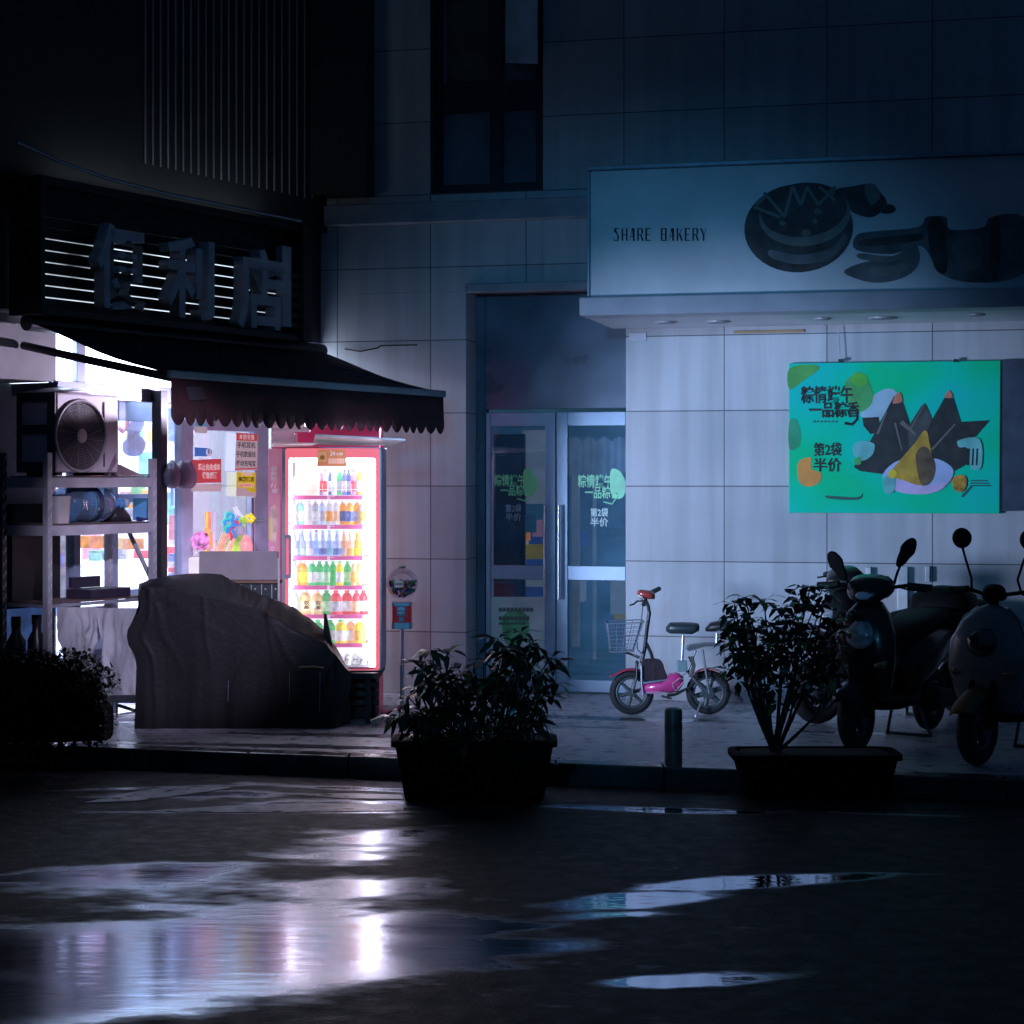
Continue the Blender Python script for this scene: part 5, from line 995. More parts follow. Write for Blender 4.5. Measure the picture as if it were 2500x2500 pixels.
# low folding stool behind the hedge
st = Thing('folding_stool', 'low pale folding stool between the hedge and the covered cart', 'stool', W, (X_(300, 12.9), -12.9, 0))
Yq = 12.9
m = st.mb(); m.box(X_(250, Yq), X_(345, Yq), -Yq - .25, -Yq, Z_(1717, Yq), Z_(1693, Yq)); m.build('seat', pm('stool_pale', (.45, .47, .52), .5), bev=.006)
for x in (272, 283, 335): m = st.mb(); m.tube([(X_(x, Yq), -Yq - .03, .01), (X_(x, Yq), -Yq - .03, Z_(1718, Yq))], .007, 8); m.build('leg', steel)
m = st.mb(); m.tube([(X_(285, Yq), -Yq - .06, Z_(1725, Yq)), (X_(340, Yq), -Yq - .06, Z_(1742, Yq))], .012, 8); m.build('crossbar', black_pl)
m = st.mb(); m.box(X_(255, Yq), X_(345, Yq), -Yq - .2, -Yq + .02, .025, .045); m.build('footplate', pm('stool_pale', (0, 0, 0)), bev=.004)
# darkness and bottles behind the rack
for i, (x, nm) in enumerate(((40, 'left'), (90, 'right'))):
    u = ru(x, .35); m = MB(RK, (u, .35, .52)); m.lathe(u, .35, 0, [(.06, .44), (.06, .62), (.03, .68), (.03, .72), (.034, .72), (.034, .78)], 16); solo('dark_jar', f'{nm} one of two dark jars standing under the rack behind the hedge', 'jar', m, pm('jar_dark', (.012, .014, .02), .3), smooth=50)
m = MB(RK, (ru(60, .2), .2, 0)); m.box(ru(-60, .2), ru(128, .2), .10, .52, .38, .435); solo('low_bench', 'dark bench under the rack carrying two dark jars', 'bench', m, pm('bench_dark', (.012, .013, .016), .6))
m = MB(RK, (ru(60, .06), .06, .4)); m.box(ru(20, .06), ru(118, .06), .012, .02, .46, .80); solo('blue_window', 'low blue lit window panel on the pillar behind the rack', 'window', m, pm('blue_glow', (.05, .12, .3), .3, emit=.16, ecol=(.15, .32, .9), var=.6, scale=5))
m = MB(RK, (ru(60, .06), .06, .95)); m.box(ru(8, .06), ru(126, .06), .02, .14, .82, 1.50); solo('dark_cupboard', 'dark cupboard hung on the pillar under the cooling unit', 'cupboard', m, pm('cupboard_dark', (.016, .017, .02), .5, var=.3))
# ---------------------------------------------------------------- covered cart
tc_ = Thing('covered_cart', 'street cart wrapped in a dark tarpaulin with a sloping top', 'covered cart', W, (X_(580, 12.75), -12.9, 0))
TOPL = [(338, 1428, 1440), (368, 1414, 1434), (411, 1405, 1438), (468, 1400, 1452), (505, 1400, 1459), (539, 1402, 1466), (572, 1420, 1473), (606, 1438, 1482), (639, 1452, 1492), (679, 1467, 1516), (713, 1480, 1540), (750, 1506, 1556), (790, 1536, 1570), (813, 1570, 1596), (850, 1634, 1642)]
def interp(tab, x, k):
    for a, b in zip(tab, tab[1:]):
        if a[0] <= x <= b[0]: f = (x - a[0]) / (b[0] - a[0]); f = f * f * (3 - 2 * f) * .5 + f * .5; return a[k] + (b[k] - a[k]) * f
    return tab[-1][k] if x > tab[-1][0] else tab[0][k]
NX = 130; rows = []
CREASES = [(.61, 1.0, .80, .55, .016), (.61, 1.0, .70, .35, .012), (.61, 1.0, .45, .2, .010), (.04, 1.0, .22, .45, .014), (.04, 1.0, .10, .2, .012), (.04, 1.0, .42, .72, .012), (.93, .95, .85, .1, .014), (.93, .95, .95, .2, .012), (.30, 1.0, .36, .5, .010), (.40, 1.95, .59, 1.02, .034), (.47, 1.8, .70, 1.15, .026), (.54, 1.75, .88, 1.5, .030), (.04, 1.05, .40, 1.3, .016), (.24, 1.9, .45, 1.1, .018)]
Yf = 12.70
def Yback(f): return 12.90 + .24 * min(1, f / .35) - .20 * min(1, max(0, (f - .55) / .12))
def cartpt(f, v):
    """f across the front, v: 0 ground at the front .. 1 front top edge .. 2 back top edge .. 2.6 ground at the back"""
    Ybk = Yback(f); xt_ = 338 + (850 - 338) * f; xb = 328 + (822 - 333) * f
    back, front = interp(TOPL, xt_, 1), interp(TOPL, xt_, 2)
    vv = min(v, 1); drop = (1 - vv)
    fold = mnoise.noise(Vector((f * 6.5, vv * .6, 3.1))) * .030 * (.2 + drop) + mnoise.noise(Vector((f * 19 + vv * .6, vv * .5, 8.1))) * .014 * drop ** 1.5 + mnoise.noise(Vector((f * 3, v * 2.2, 1.4))) * .012
    for (fa, va, fb, vb, am) in CREASES:
        dx, dy = fb - fa, vb - va; t_ = max(0, min(1, ((f - fa) * dx + (v - va) * dy) / (dx * dx + dy * dy)))
        q = math.hypot((f - fa - t_ * dx) * 1.5, (v - va - t_ * dy) * .55); fold += am * math.exp(-(q / .012) ** 2) * (1 - .7 * t_)
    if v <= 1:
        yb = 1776 - 10 * f ; zt_ = Z_(front, Yf + .06); z = zt_ * v; g = v
        x = xb + (xt_ - xb) * g
        x += -34 * math.exp(-((Z_(1556, Yf) - z) / .09) ** 2) * (1 - f) ** 5
        x += 14 * math.exp(-((z - .25) / .12) ** 2) * f ** 8
        Y = Yf + .06 * v - fold * (1.1 - .7 * v) 
        return (X_(x, Yf), -Y, z)
    if v <= 2:
        g = v - 1; Y = Yf + .06 + (Ybk - Yf - .06) * g; ya, yb_ = front, back
        z = Z_(front, Yf + .06) * (1 - g) + Z_(back, Ybk) * g + .02 * math.sin(g * math.pi) + fold * .8 * math.sin(g * math.pi)
        x = xt_
        return (X_(x, Yf) + (X_(x, Y) - X_(x, Yf)) * g, -Y, z)
    g = (v - 2) / .6; z = Z_(back, Ybk) * (1 - g)
    return (X_(xt_ + 4, Ybk), -Ybk - .05 * g - fold, z)
vs = [i / 26 for i in range(27)] + [1.04, 1.12, 1.25, 1.4, 1.55, 1.7, 1.85, 1.95, 2.0, 2.08, 2.2, 2.4, 2.6]
m = tc_.mb(); R_ = m.grid([[cartpt(i / NX, v) for i in range(NX + 1)] for v in vs])
for end in (0, NX):                                             # close both ends
    col_ = [r[end] for r in R_]
    for k in range(len(col_) // 2): 
        a, b, c, d = col_[k], col_[k + 1], col_[-2 - k], col_[-1 - k]
        if len({a, b, c, d}) == 4: m.face([a, b, c, d])
m.build('tarpaulin', pm('tarp_black', (.012, .0115, .0135), .5, spec=.16, var=.08, scale=5, bump=.12, bscale=35, rvar=.06), smooth=38)
m = tc_.mb(); m.hexa([(X_(788, 12.8), -12.80, Z_(1600, 12.8)), (X_(824, 12.8), -12.80, Z_(1640, 12.8)), (X_(824, 12.8), -12.86, Z_(1640, 12.8)), (X_(788, 12.8), -12.86, Z_(1600, 12.8)), (X_(790, 12.8), -12.82, Z_(1498, 12.8)), (X_(796, 12.8), -12.82, Z_(1500, 12.8)), (X_(796, 12.8), -12.84, Z_(1500, 12.8)), (X_(790, 12.8), -12.84, Z_(1498, 12.8))])
m.build('corner_flap', pm('tarp_black', (0, 0, 0)))
m = tc_.mb()
for x, y0, y1 in ((559, 1660, 1712), (708, 1640, 1720), (782, 1640, 1738)): m.tube([(X_(x, Yf), -Yf + .045, Z_(y1, Yf)), (X_(x + 1, Yf), -Yf + .045, Z_(y0, Yf))], .0022, 6)
m.build('cord', pm('cord_grey', (.18, .16, .24), .4))
m = tc_.mb(); m.tube([(X_(733, Yf), -Yf + .05, Z_(1627, Yf)), (X_(765, Yf), -Yf + .055, Z_(1625, Yf)), (X_(793, Yf), -Yf + .045, Z_(1629, Yf))], .006, 6); m.build('strap', pm('strap_ochre', (.16, .13, .05), .6))
# ---------------------------------------------------------------- pink electric bike
YE = 13.45
def zx(x, y, dd=0.0):
    px_, py_ = 1400 + .31056 * x, 1250 + .31056 * y
    return (X_(px_, YE), -YE + dd, Z_(py_, YE))
eb = Thing('electric_bike', 'small pink electric bicycle with wire basket parked at the tiled wall', 'electric bicycle', W, (X_(1630, YE), -YE, 0))
sc_ = .31056 * YE / F
rub = pm('tyre_rubber', (.018, .018, .02), .7, bump=.3, bscale=90); chrome = pm('chrome', (0, 0, 0)); pink = pm('bike_pink', (.70, .06, .26), .3, coat=.6, var=.1, scale=7); blackm = pm('bike_black', (.016, .016, .018), .45); frame_m = pm('bike_frame', (.03, .034, .04), .35, .2)
def wheel(th, u, d, z, R, r, spokes, rimm, axis='d', name='wheel', hub=.03):
    m = th.mb(); m.torus(u, d, z, R - r, r, axis, 40, 10); wl = m.build(name, rub, smooth=180)
    m = MB(th.fr, th.b, wl); m.torus(u, d, z, R - r * 1.9, r * .45, axis, 40, 8, rz=r * .8); rl = m.build('rim', rimm, smooth=180)
    m = MB(th.fr, th.b, wl)
    for i in range(spokes):
        a = 2 * math.pi * i / spokes + .3; q = R - r * 2
        if axis == 'd': m.tube([(u, d, z), (u + q * math.cos(a), d, z + q * math.sin(a))], [hub * .55, hub * .35], 8)
        else: m.tube([(u, d, z), (u, d - q * math.cos(a), z + q * math.sin(a))], [hub * .55, hub * .35], 8)
    m.build('spoke', rimm, smooth=60)
    m = MB(th.fr, th.b, wl); w_ = r * 1.1
    if axis == 'd': m.tube([(u, d - w_, z), (u, d + w_, z)], hub, 14)
    else: m.tube([(u - w_, d, z), (u + w_, d, z)], hub, 14)
    m.build('hub', rimm, smooth=50); return wl
rim_g = pm('rim_grey', (.09, .105, .11), .4, .3)
fw = zx(458, 1420); R = 175 * sc_
wheel(eb, fw[0], fw[1], R + .001, R, .027, 6, rim_g, hub=.028)
rw = zx(1062, 1420, -.02); wheel(eb, rw[0], rw[1], R + .001, R, .027, 6, rim_g, hub=.045)
zoff = R + .001 - fw[2]
def E(x, y, dd=0.0): a = zx(x, y, dd); return (a[0], a[1], a[2] + zoff * .5)
m = eb.mb(); c = E(458, 1420)
rows = []
for i in range(15):
    t_ = math.radians(62 + 82 * i / 14); rr = R * 1.10 + (.02 if i > 11 else 0) * (i - 11) * .4
    rows.append([(c[0] + rr * math.cos(t_), c[1] + w_ * .034, c[2] + (rr - abs(w_) * .012) * math.sin(t_)) for w_ in (-1, -.5, 0, .5, 1)])
m.grid(rows); m.build('front_fender', pm('fender_red', (.42, .04, .08), .35, coat=.4), smooth=180, solid=.004)
m = eb.mb()
for s_ in (-.042, .042): m.tube([E(500, 1180, s_ * .8), E(495, 1290, s_), E(462, 1418, s_)], .009, 8)
m.tube([E(500, 1182, -.04), E(500, 1182, .04)], .012, 8); m.build('fork', frame_m, smooth=50)
m = eb.mb(); m.tube([E(535, 1190), E(560, 1080), E(575, 950), E(598, 785)], .0135, 10); m.tube([E(598, 800), E(590, 745), E(568, 690)], .012, 10); m.build('stem', frame_m, smooth=50)
m = eb.mb(); m.tube([E(572, 1030), E(610, 1110), E(625, 1170)], .012, 8); m.tube([E(545, 1160), E(545, 1310)], .010, 8); m.build('frame', frame_m, smooth=50)
m = eb.mb(); m.tube([E(545, 690, .17), E(568, 672, .05), E(600, 660, -.05), E(640, 632, -.17)], .010, 8); hb = m.build('handlebar', blackm, smooth=50)
m = MB(W, eb.b, hb); m.tube([E(628, 640, -.14), E(695, 618, -.24)], .017, 10); m.build('grip', blackm, smooth=50)
m = MB(W, eb.b, hb); m.tube([E(556, 690, .13), E(535, 712, .22)], .016, 10); m.build('grip', blackm, smooth=50)
m = MB(W, eb.b, hb); m.tube([E(540, 690, .14), E(490, 690, .15), E(465, 710, .18), E(430, 720, .2)], .006, 6); m.build('brake_lever', blackm, smooth=50)
m = eb.mb(); a = E(573, 648, .05); m.loft([(a[0] - .070, a[1], a[2] + .016, .02, .01), (a[0] - .045, a[1], a[2] + .008, .05, .03), (a[0] + .02, a[1], a[2], .055, .032), (a[0] + .055, a[1], a[2] - .01, .035, .022)], 16, 2.2); hl = m.build('headlight', pm('lamp_red', (.42, .06, .05), .25, coat=.6), smooth=180)
m = MB(W, eb.b, hl); m.loft([(a[0] - .066, a[1] + .0, a[2] - .004, .03, .012), (a[0] - .030, a[1] + .01, a[2] - .018, .045, .02)], 14, 2); m.build('lens', pm('lens_pale', (.6, .6, .55), .15), smooth=180)
# basket
def basket_pt(f, g, e): # f along the top edge, g down, e side
    xt_ = 265 + (545 - 265) * f; xb = 290 + (470 - 290) * f
    return E(xt_ + (xb - xt_) * g, 870 - 14 * f + (1085 - 862 + 10 * f) * g, e * (.12 - .03 * g))
m = eb.mb()
for g in (0, .14, .28, .42, .56, .7, .84, 1):
    loop = [basket_pt(0, g, -1), basket_pt(.5, g, -1.05), basket_pt(1, g, -1), basket_pt(1.03, g, 0), basket_pt(1, g, 1), basket_pt(.5, g, 1.05), basket_pt(0, g, 1), basket_pt(-.06, g, 0), basket_pt(0, g, -1)]
    m.tube(loop, .0045 if g in (0, 1) else .0022, 6)
for f in (0, .25, .5, .75, 1):
    for e in (-1, 1): m.tube([basket_pt(f, 0, e), basket_pt(f, .5, e), basket_pt(f, 1, e)], .0024, 5)
for e in (-.5, 0, .5): m.tube([basket_pt(0, 0, e), basket_pt(0, 1, e), basket_pt(1, 1, e), basket_pt(1, 0, e)], .0024, 5)
m.build('basket', pm('basket_wire', (.22, .25, .30), .4, .4), smooth=60)
m = eb.mb(); m.tube([E(340, 1092), E(430, 1115), E(520, 1150)], .005, 6); m.tube([E(365, 1090, .03), E(440, 1108, .02), E(525, 1138)], .004, 6); m.build('basket_bracket', frame_m)
m = eb.mb(); m.tube([E(545, 720, .03), E(530, 850, .04), E(495, 980, .05), E(500, 1080, .05), E(540, 1110, .03)], .004, 6); m.build('brake_cable', blackm)
m = eb.mb(); m.prism([E(x, y)[::2] for x, y in smoothpoly([(540, 1310), (535, 1170), (560, 1152), (650, 1150), (690, 1170), (712, 1230), (722, 1308)])], -YE + .02, -YE + .05); m.build('bag', pm('bag_dark', (.028, .014, .020), .7, bump=.3), bev=.006)
m = eb.mb(); m.prism([E(x, y)[::2] for x, y in ((540, 1332), (738, 1306), (738, 1318), (545, 1346))], -YE - .05, -YE + .06); m.tube([E(530, 1200, .06), E(532, 1340, .06), E(545, 1440, .06)], .008, 8); m.build('footboard', pm('board_silver', (.45, .48, .58), .35, .6), bev=.002)
m = eb.mb(); m.loft([(E(530, 0)[0], -YE, E(0, 1385)[2], .055, 35 * sc_), (E(690, 0)[0], -YE, E(0, 1370)[2], .062, 40 * sc_), (E(760, 0)[0], -YE, E(0, 1345)[2], .065, 80 * sc_), (E(820, 0)[0], -YE, E(0, 1335)[2], .06, 75 * sc_), (E(862, 0)[0], -YE, E(0, 1320)[2], .045, 30 * sc_)], 20, 3); bb = m.build('battery_box', pink, smooth=180)
m = MB(W, eb.b, bb); m.tube([E(770, 1345, .068), E(830, 1300, .064), E(862, 1310, .05)], .004, 6); m.tube([E(770, 1350, .068), E(800, 1400, .066), E(860, 1330, .05)], .004, 6); m.build('crease', pm('crease_pale', (.8, .45, .6), .3))
m = eb.mb(); m.prism([E(x, y)[::2] for x, y in ((515, 1420), (545, 1360), (700, 1415), (690, 1425))], -YE + .03, -YE + .05); m.build('lower_trim', pm('trim_pink', (.55, .25, .4), .35))
m = eb.mb(); m.tube([E(862, 970), E(858, 1060), E(852, 1190)], .012, 10); m.build('seat_post', chrome, smooth=60)
m = eb.mb(); m.loft([(E(728, 0)[0], -YE, E(0, 920)[2], .035, 18 * sc_), (E(760, 0)[0], -YE, E(0, 912)[2], .062, 44 * sc_), (E(840, 0)[0], -YE, E(0, 912)[2], .068, 46 * sc_), (E(930, 0)[0], -YE, E(0, 915)[2], .085, 46 * sc_), (E(982, 0)[0], -YE, E(0, 905)[2], .08, 30 * sc_)], 18, 2.6); m.build('saddle', pm('saddle_dark', (.03, .045, .05), .35), smooth=180)
m = eb.mb(); m.tube([E(1128, 950), E(1125, 1040)], .012, 10); m.build('seat_post', chrome, smooth=60)
m = eb.mb(); m.loft([(E(1040, 0)[0], -YE, E(0, 925)[2], .03, 14 * sc_), (E(1075, 0)[0], -YE, E(0, 905)[2], .06, 36 * sc_), (E(1200, 0)[0], -YE, E(0, 890)[2], .08, 46 * sc_), (E(1250, 0)[0], -YE, E(0, 895)[2], .07, 26 * sc_)], 18, 2.6); m.build('saddle', blackm, smooth=180)
m = eb.mb(); m.prism([E(x, y)[::2] for x, y in ((885, 1075), (905, 1048), (1030, 1030), (1150, 1028), (1150, 1050), (1030, 1052), (900, 1090))], -YE - .06, -YE + .06); m.tube([E(960, 1080, .04), E(900, 1230, .04), E(850, 1280, .03)], .008, 8); m.tube([E(1010, 1080, .04), E(1062, 1418, .05)], .008, 8); m.tube([E(860, 1200), E(960, 1330), E(1062, 1420)], .012, 8); m.build('rear_rack', pm('rack_silver', (.16, .17, .19), .4, .4))
m = eb.mb(); m.box(E(808, 0)[0], E(890, 0)[0], -YE + .01, -YE + .05, E(0, 1250)[2], E(0, 1165)[2]); m.build('lock_box', pm('lock_teal', (.18, .28, .3), .4), bev=.006)
m = eb.mb(); c = E(1062, 1420); rows = []
for i in range(13):
    t_ = math.radians(15 + 110 * i / 12); rr = R * 1.12
    rows.append([(c[0] + rr * math.cos(t_), c[1] + w_ * .036, c[2] + (rr - abs(w_) * .012) * math.sin(t_)) for w_ in (-1, -.5, 0, .5, 1)])
m.grid(rows); m.build('rear_fender', pm('fender_pink', (.62, .18, .20), .35), smooth=180, solid=.004)
m = eb.mb()
for i in range(3): m.tube([E(900 + 15 * i, 1130, .06), E(930 + 8 * i, 1200, .068), E(905 + 12 * i, 1290, .06)], .008, 6)
m.build('cable_loop', blackm)
m = eb.mb(); m.tube([E(1000, 1490, .05), E(960, 1570, .09), E(944, 1612, .11), E(965, 1624, .11), E(1000, 1612, .10)], .007, 8); m.build('kickstand', chrome, smooth=60)
m = eb.mb(); m.tube([E(735, 1440, .03), E(800, 1430, .03), E(900, 1380, .03), E(940, 1440, .03)], .011, 8); m.tube([E(690, 1440, .06), E(760, 1455, .1)], .008, 8); m.build('motor_bracket', frame_m)

# ---------------------------------------------------------------- green poster on the wall
dP = .05
po = Thing('wall_poster', 'green festival food poster hung on the tiled wall', 'poster', BK, (BK.U(2180, dP), dP, BK.Z(2180, 1253, dP)))
c0 = [(1926, 1252), (2440, 1254), (2443, 880), (1926, 887)]
m = po.mb(); m.prismpx(c0, .012, dP); 
pmx = pm('poster_green', (.02, .34, .24), .6, spec=.12, var=.10, scale=2)
nt = pmx.node_tree; b_ = nt.nodes['Principled BSDF']; tcn = nt.nodes.new('ShaderNodeTexCoord'); nzn = nt.nodes.new('ShaderNodeTexNoise'); nzn.inputs['Scale'].default_value = 1.5; nzn.inputs['Detail'].default_value = 1.5
nt.links.new(tcn.outputs['Object'], nzn.inputs['Vector']); cr = nt.nodes.new('ShaderNodeValToRGB'); nt.links.new(nzn.outputs['Fac'], cr.inputs[0])
e_ = cr.color_ramp.elements; e_[0].position = .36; e_[0].color = (.004, .66, .28, 1); e_[1].position = .64; e_[1].color = (.012, .62, .56, 1)
q_ = cr.color_ramp.elements.new(.5); q_.color = (.004, .68, .44, 1)
nt.links.new(cr.outputs[0], b_.inputs['Base Color']); 
m.build('canvas', pmx, bev=.004)
def pp(name, pts, k, mat, smooth_=True):
    m = po.mb(); m.flatpx(smoothpoly(pts) if smooth_ else pts, dP + .002 + k * .0012); return m.build(name, mat)
pd = pm('poster_dark', (.022, .026, .026), .6, var=.5, scale=12); pdk2 = pm('poster_dark_grey', (.055, .06, .058), .6, var=.5, scale=10)
pg = pm('poster_leaf', (.07, .42, .12), .6, var=.3); por = pm('poster_orange', (.80, .33, .06), .6, var=.15); pye = pm('poster_mustard', (.50, .30, .03), .6, var=.35, scale=9)
ppl = pm('poster_plate', (.42, .52, .78), .5, var=.15); plil = pm('poster_lilac', (.62, .48, .75), .5); paq = pm('poster_aqua', (.16, .52, .5), .6, var=.3)
pp('print_cloud', [(2100, 1010), (2140, 960), (2180, 950), (2200, 985), (2180, 1020), (2130, 1025)], 0, pm('poster_cloud', (.36, .55, .66), .6))
pp('print_egg', [(2062, 945), (2075, 920), (2100, 908), (2125, 940), (2130, 980), (2105, 1005), (2080, 1000)], 1, pg)
pp('print_top_leaf', [(2078, 925), (2090, 912), (2112, 914), (2118, 935), (2095, 945)], 2, pm('poster_lime', (.09, .5, .05), .6))
# rice dumplings
pp('print_dumpling', [(2105, 1020), (2145, 1018), (2150, 1055), (2125, 1060), (2108, 1040)], 2, pd, False)
pp('print_dumpling', [(2084, 1140), (2120, 1085), (2165, 1000), (2182, 968), (2196, 960), (2205, 985), (2220, 1030), (2230, 1090), (2230, 1150), (2160, 1158), (2100, 1150)], 3, pd, False)
pp('print_dumpling', [(2215, 1045), (2250, 990), (2258, 984), (2266, 1000), (2278, 1030), (2270, 1100), (2220, 1100)], 4, pdk2, False)
pp('print_dumpling', [(2275, 1025), (2312, 960), (2318, 954), (2328, 975), (2345, 1030), (2415, 1026), (2382, 1065), (2362, 1075), (2365, 1130), (2330, 1150), (2260, 1150), (2250, 1080)], 5, pd, False)
pp('print_tip', [(2180, 985), (2185, 966), (2197, 958), (2203, 975), (2200, 982)], 6, pm('poster_tip', (.6, .2, .12), .6)); pp('print_tip', [(2306, 970), (2317, 953), (2326, 970)], 6, pm('poster_tip', (0, 0, 0)))
for k_, (a, c_, w_) in enumerate((((2142, 1060), (2165, 1005), 3), ((2185, 1032), (2202, 1100), 2.5), ((2275, 1098), (2332, 1035), 3), ((2224, 1046), (2256, 988), 2), ((2200, 1030), (2235, 1060), 6))):
    v = Vector(c_) - Vector(a); n_ = Vector((-v.y, v.x)).normalized() * w_; pp('print_string', [tuple(Vector(a) + n_), tuple(Vector(c_) + n_ * .5), tuple(Vector(c_) - n_ * .5), tuple(Vector(a) - n_)], 6.2 + k_ * .2, pm('poster_string', (.16, .15, .14), .6), False)
pp('print_plate', [(2155, 1160), (2175, 1135), (2210, 1120), (2275, 1118), (2310, 1130), (2328, 1150), (2315, 1180), (2280, 1200), (2230, 1206), (2190, 1195), (2165, 1180)], 7.4, ppl)
pp('print_plate_side', [(2160, 1165), (2200, 1170), (2250, 1185), (2300, 1180), (2315, 1172), (2300, 1194), (2260, 1206), (2205, 1204), (2175, 1190)], 8, plil)
pp('print_open_dumpling', [(2172, 1160), (2200, 1120), (2235, 1080), (2252, 1055), (2263, 1053), (2268, 1075), (2275, 1110), (2282, 1140), (2272, 1175), (2245, 1185), (2205, 1172)], 9, pye)
pp('print_leaf_wrap', [(2236, 1110), (2252, 1090), (2270, 1100), (2284, 1142), (2272, 1178), (2250, 1184), (2240, 1150)], 10, pm('poster_brown', (.13, .08, .04), .6, var=.5, scale=12))
pp('print_fish', [(2170, 1152), (2182, 1146), (2190, 1158), (2180, 1168), (2170, 1164)], 11, pm('poster_yellow', (.8, .6, .02), .6))
pp('print_orange', [(1946, 1140), (1956, 1122), (1980, 1118), (1982, 1145), (2004, 1155), (2000, 1178), (1975, 1188), (1952, 1178)], 1, por)
pp('print_yolk', [(2325, 1170), (2340, 1160), (2358, 1165), (2358, 1190), (2344, 1202), (2328, 1192)], 9, pm('poster_yolk', (.5, .25, .03), .6, var=.5, scale=20))
pp('print_ice', [(2085, 1085), (2110, 1076), (2135, 1085), (2130, 1110), (2105, 1125), (2085, 1110)], 8, paq); pp('print_ice', [(2340, 1075), (2392, 1072), (2396, 1140), (2370, 1142), (2362, 1095), (2342, 1092)], 8, paq); pp('print_ice', [(2158, 1165), (2185, 1165), (2182, 1200), (2160, 1202)], 10, paq)
pp('print_lime', [(2086, 1120), (2100, 1116), (2102, 1132), (2088, 1134)], 9, pg)
for k_, (x0, x1) in enumerate(((2362, 2368), (2374, 2378), (2384, 2388))): pp('print_ice_line', [(x0, 1095), (x1, 1095), (x1 - 2, 1136), (x0 - 2, 1136)], 10 + k_ * .1, pd, False)
pp('print_boat', [(2018, 1210), (2092, 1214), (2106, 1202), (2095, 1220), (2028, 1218)], 2, pm('poster_boat', (.02, .12, .09), .6))
pp('print_side_leaf', [(1927, 900), (1980, 890), (2000, 900), (1960, 930), (1927, 950)], .4, pm('poster_corner', (.08, .40, .08), .6)); pp('print_side_leaf', [(1927, 1030), (1945, 1025), (1955, 1060), (1950, 1090), (1927, 1095)], .4, pm('poster_corner2', (.02, .36, .17), .6))
m = po.mb(); m.textpx('粽情端午', 1955, 941, 2082, 985, dP + .006, weight=.022); m.textpx('一品粽香', 1975, 980, 2098, 1020, dP + .0085, weight=.022)
m.tube([(BK.U(2062, dP), dP + .006, BK.Z(2062, 1033, dP)), (BK.U(2080, dP), dP + .006, BK.Z(2080, 1036, dP)), (BK.U(2092, dP), dP + .006, BK.Z(2092, 1024, dP)), (BK.U(2092, dP), dP + .006, BK.Z(2092, 1000, dP))], .011, 8, .006); m.build('lettering', pd)
m = po.mb(); m.textpx('第2袋', 1986, 1080, 2054, 1114, dP + .006, weight=.02); m.textpx('半价', 1986, 1118, 2054, 1152, dP + .006, weight=.02); m.build('offer_lettering', pd)
m = po.mb()
for i in range(7): m.flatpx([(1985 + i * 9, 1027), (1991 + i * 9, 1027), (1991 + i * 9, 1031), (1985 + i * 9, 1031)], dP + .003)
for i in range(3): m.flatpx([(2372, 1172 + i * 6), (2412 + 4 * i, 1172 + i * 6), (2412 + 4 * i, 1175 + i * 6), (2366, 1175 + i * 6)], dP + .003)
m.flatpx([(2345, 1212), (2372, 1184), (2378, 1184), (2352, 1214)], dP + .0034); m.build('fine_print', pm('poster_fine', (.02, .12, .12), .6))
for x in (2053, 2334): m = po.mb(); m.box(BK.U(x - 6, dP), BK.U(x + 6, dP), dP - .01, dP + .02, BK.Z(x, 884, dP), BK.Z(x, 877, dP)); m.build('clip', blackm, bev=.002)
m = po.mb(); m.tube([(BK.U(2050, .06), .06, BK.Z(2050, 880, .06)), (BK.U(2047, .03), .05, BK.Z(2047, 800, .05))], .004, 6); m.build('hanging_wire', pm('wire_pale', (.5, .5, .55), .4))
m = MB(BK, (BK.U(2480, .04), .04, BK.Z(2480, 1250, .04))); m.prismpx([(2447, 1248), (2620, 1244), (2620, 872), (2447, 878)], .012, .035); solo('dark_panel', 'dark panel on the wall right of the green poster', 'sign', m, pm('panel_dark', (.06, .075, .11), .4, var=.3))  # plain dark panel filling the dark area right of the poster
# small fittings on the wall
m = MB(BK, (BK.U(1820, .1), .03, BK.Z(1820, 810, .03))); m.box(BK.U(1790, .03), BK.U(1962, .03), .002, .02, BK.Z(1870, 812, .02), BK.Z(1870, 807, .02)); solo('wall_batten', 'thin orange wooden strip on the wall under the soffit', 'strip', m, pm('batten_orange', (.45, .28, .12), .6))
wc = Thing('wall_conduit', 'pale plastic conduits on the wall behind the black scooter', 'conduit', BK, (BK.U(2205, .06), .06, BK.Z(2205, 1500, .06)))
for x0, x1, y0, y1 in ((2190, 2216, 1384, 1490), (2192, 2210, 1491, 1545), (2258, 2270, 1382, 1420), (2114, 2126, 1386, 1404)):
    m = wc.mb(); m.box(BK.U(x0, .06), BK.U(x1, .06), .004, .06, BK.Z(2205, y1, .06), BK.Z(2205, y0, .06)); m.build('pipe', pm('conduit_white', (.6, .62, .64), .4), bev=.006)
m = MB(BK, (BK.U(1585, .01), .004, BK.Z(1560, 835, .01))); m.box(BK.U(1536, .01), BK.U(1578, .01), .002, .012, BK.Z(1560, 832, .01), BK.Z(1560, 812, .01)); solo('wall_plate', 'small pale plate on the wall under the left end of the soffit', 'plate', m, pm('plate_pale', (.6, .6, .66), .5), bev=.003)

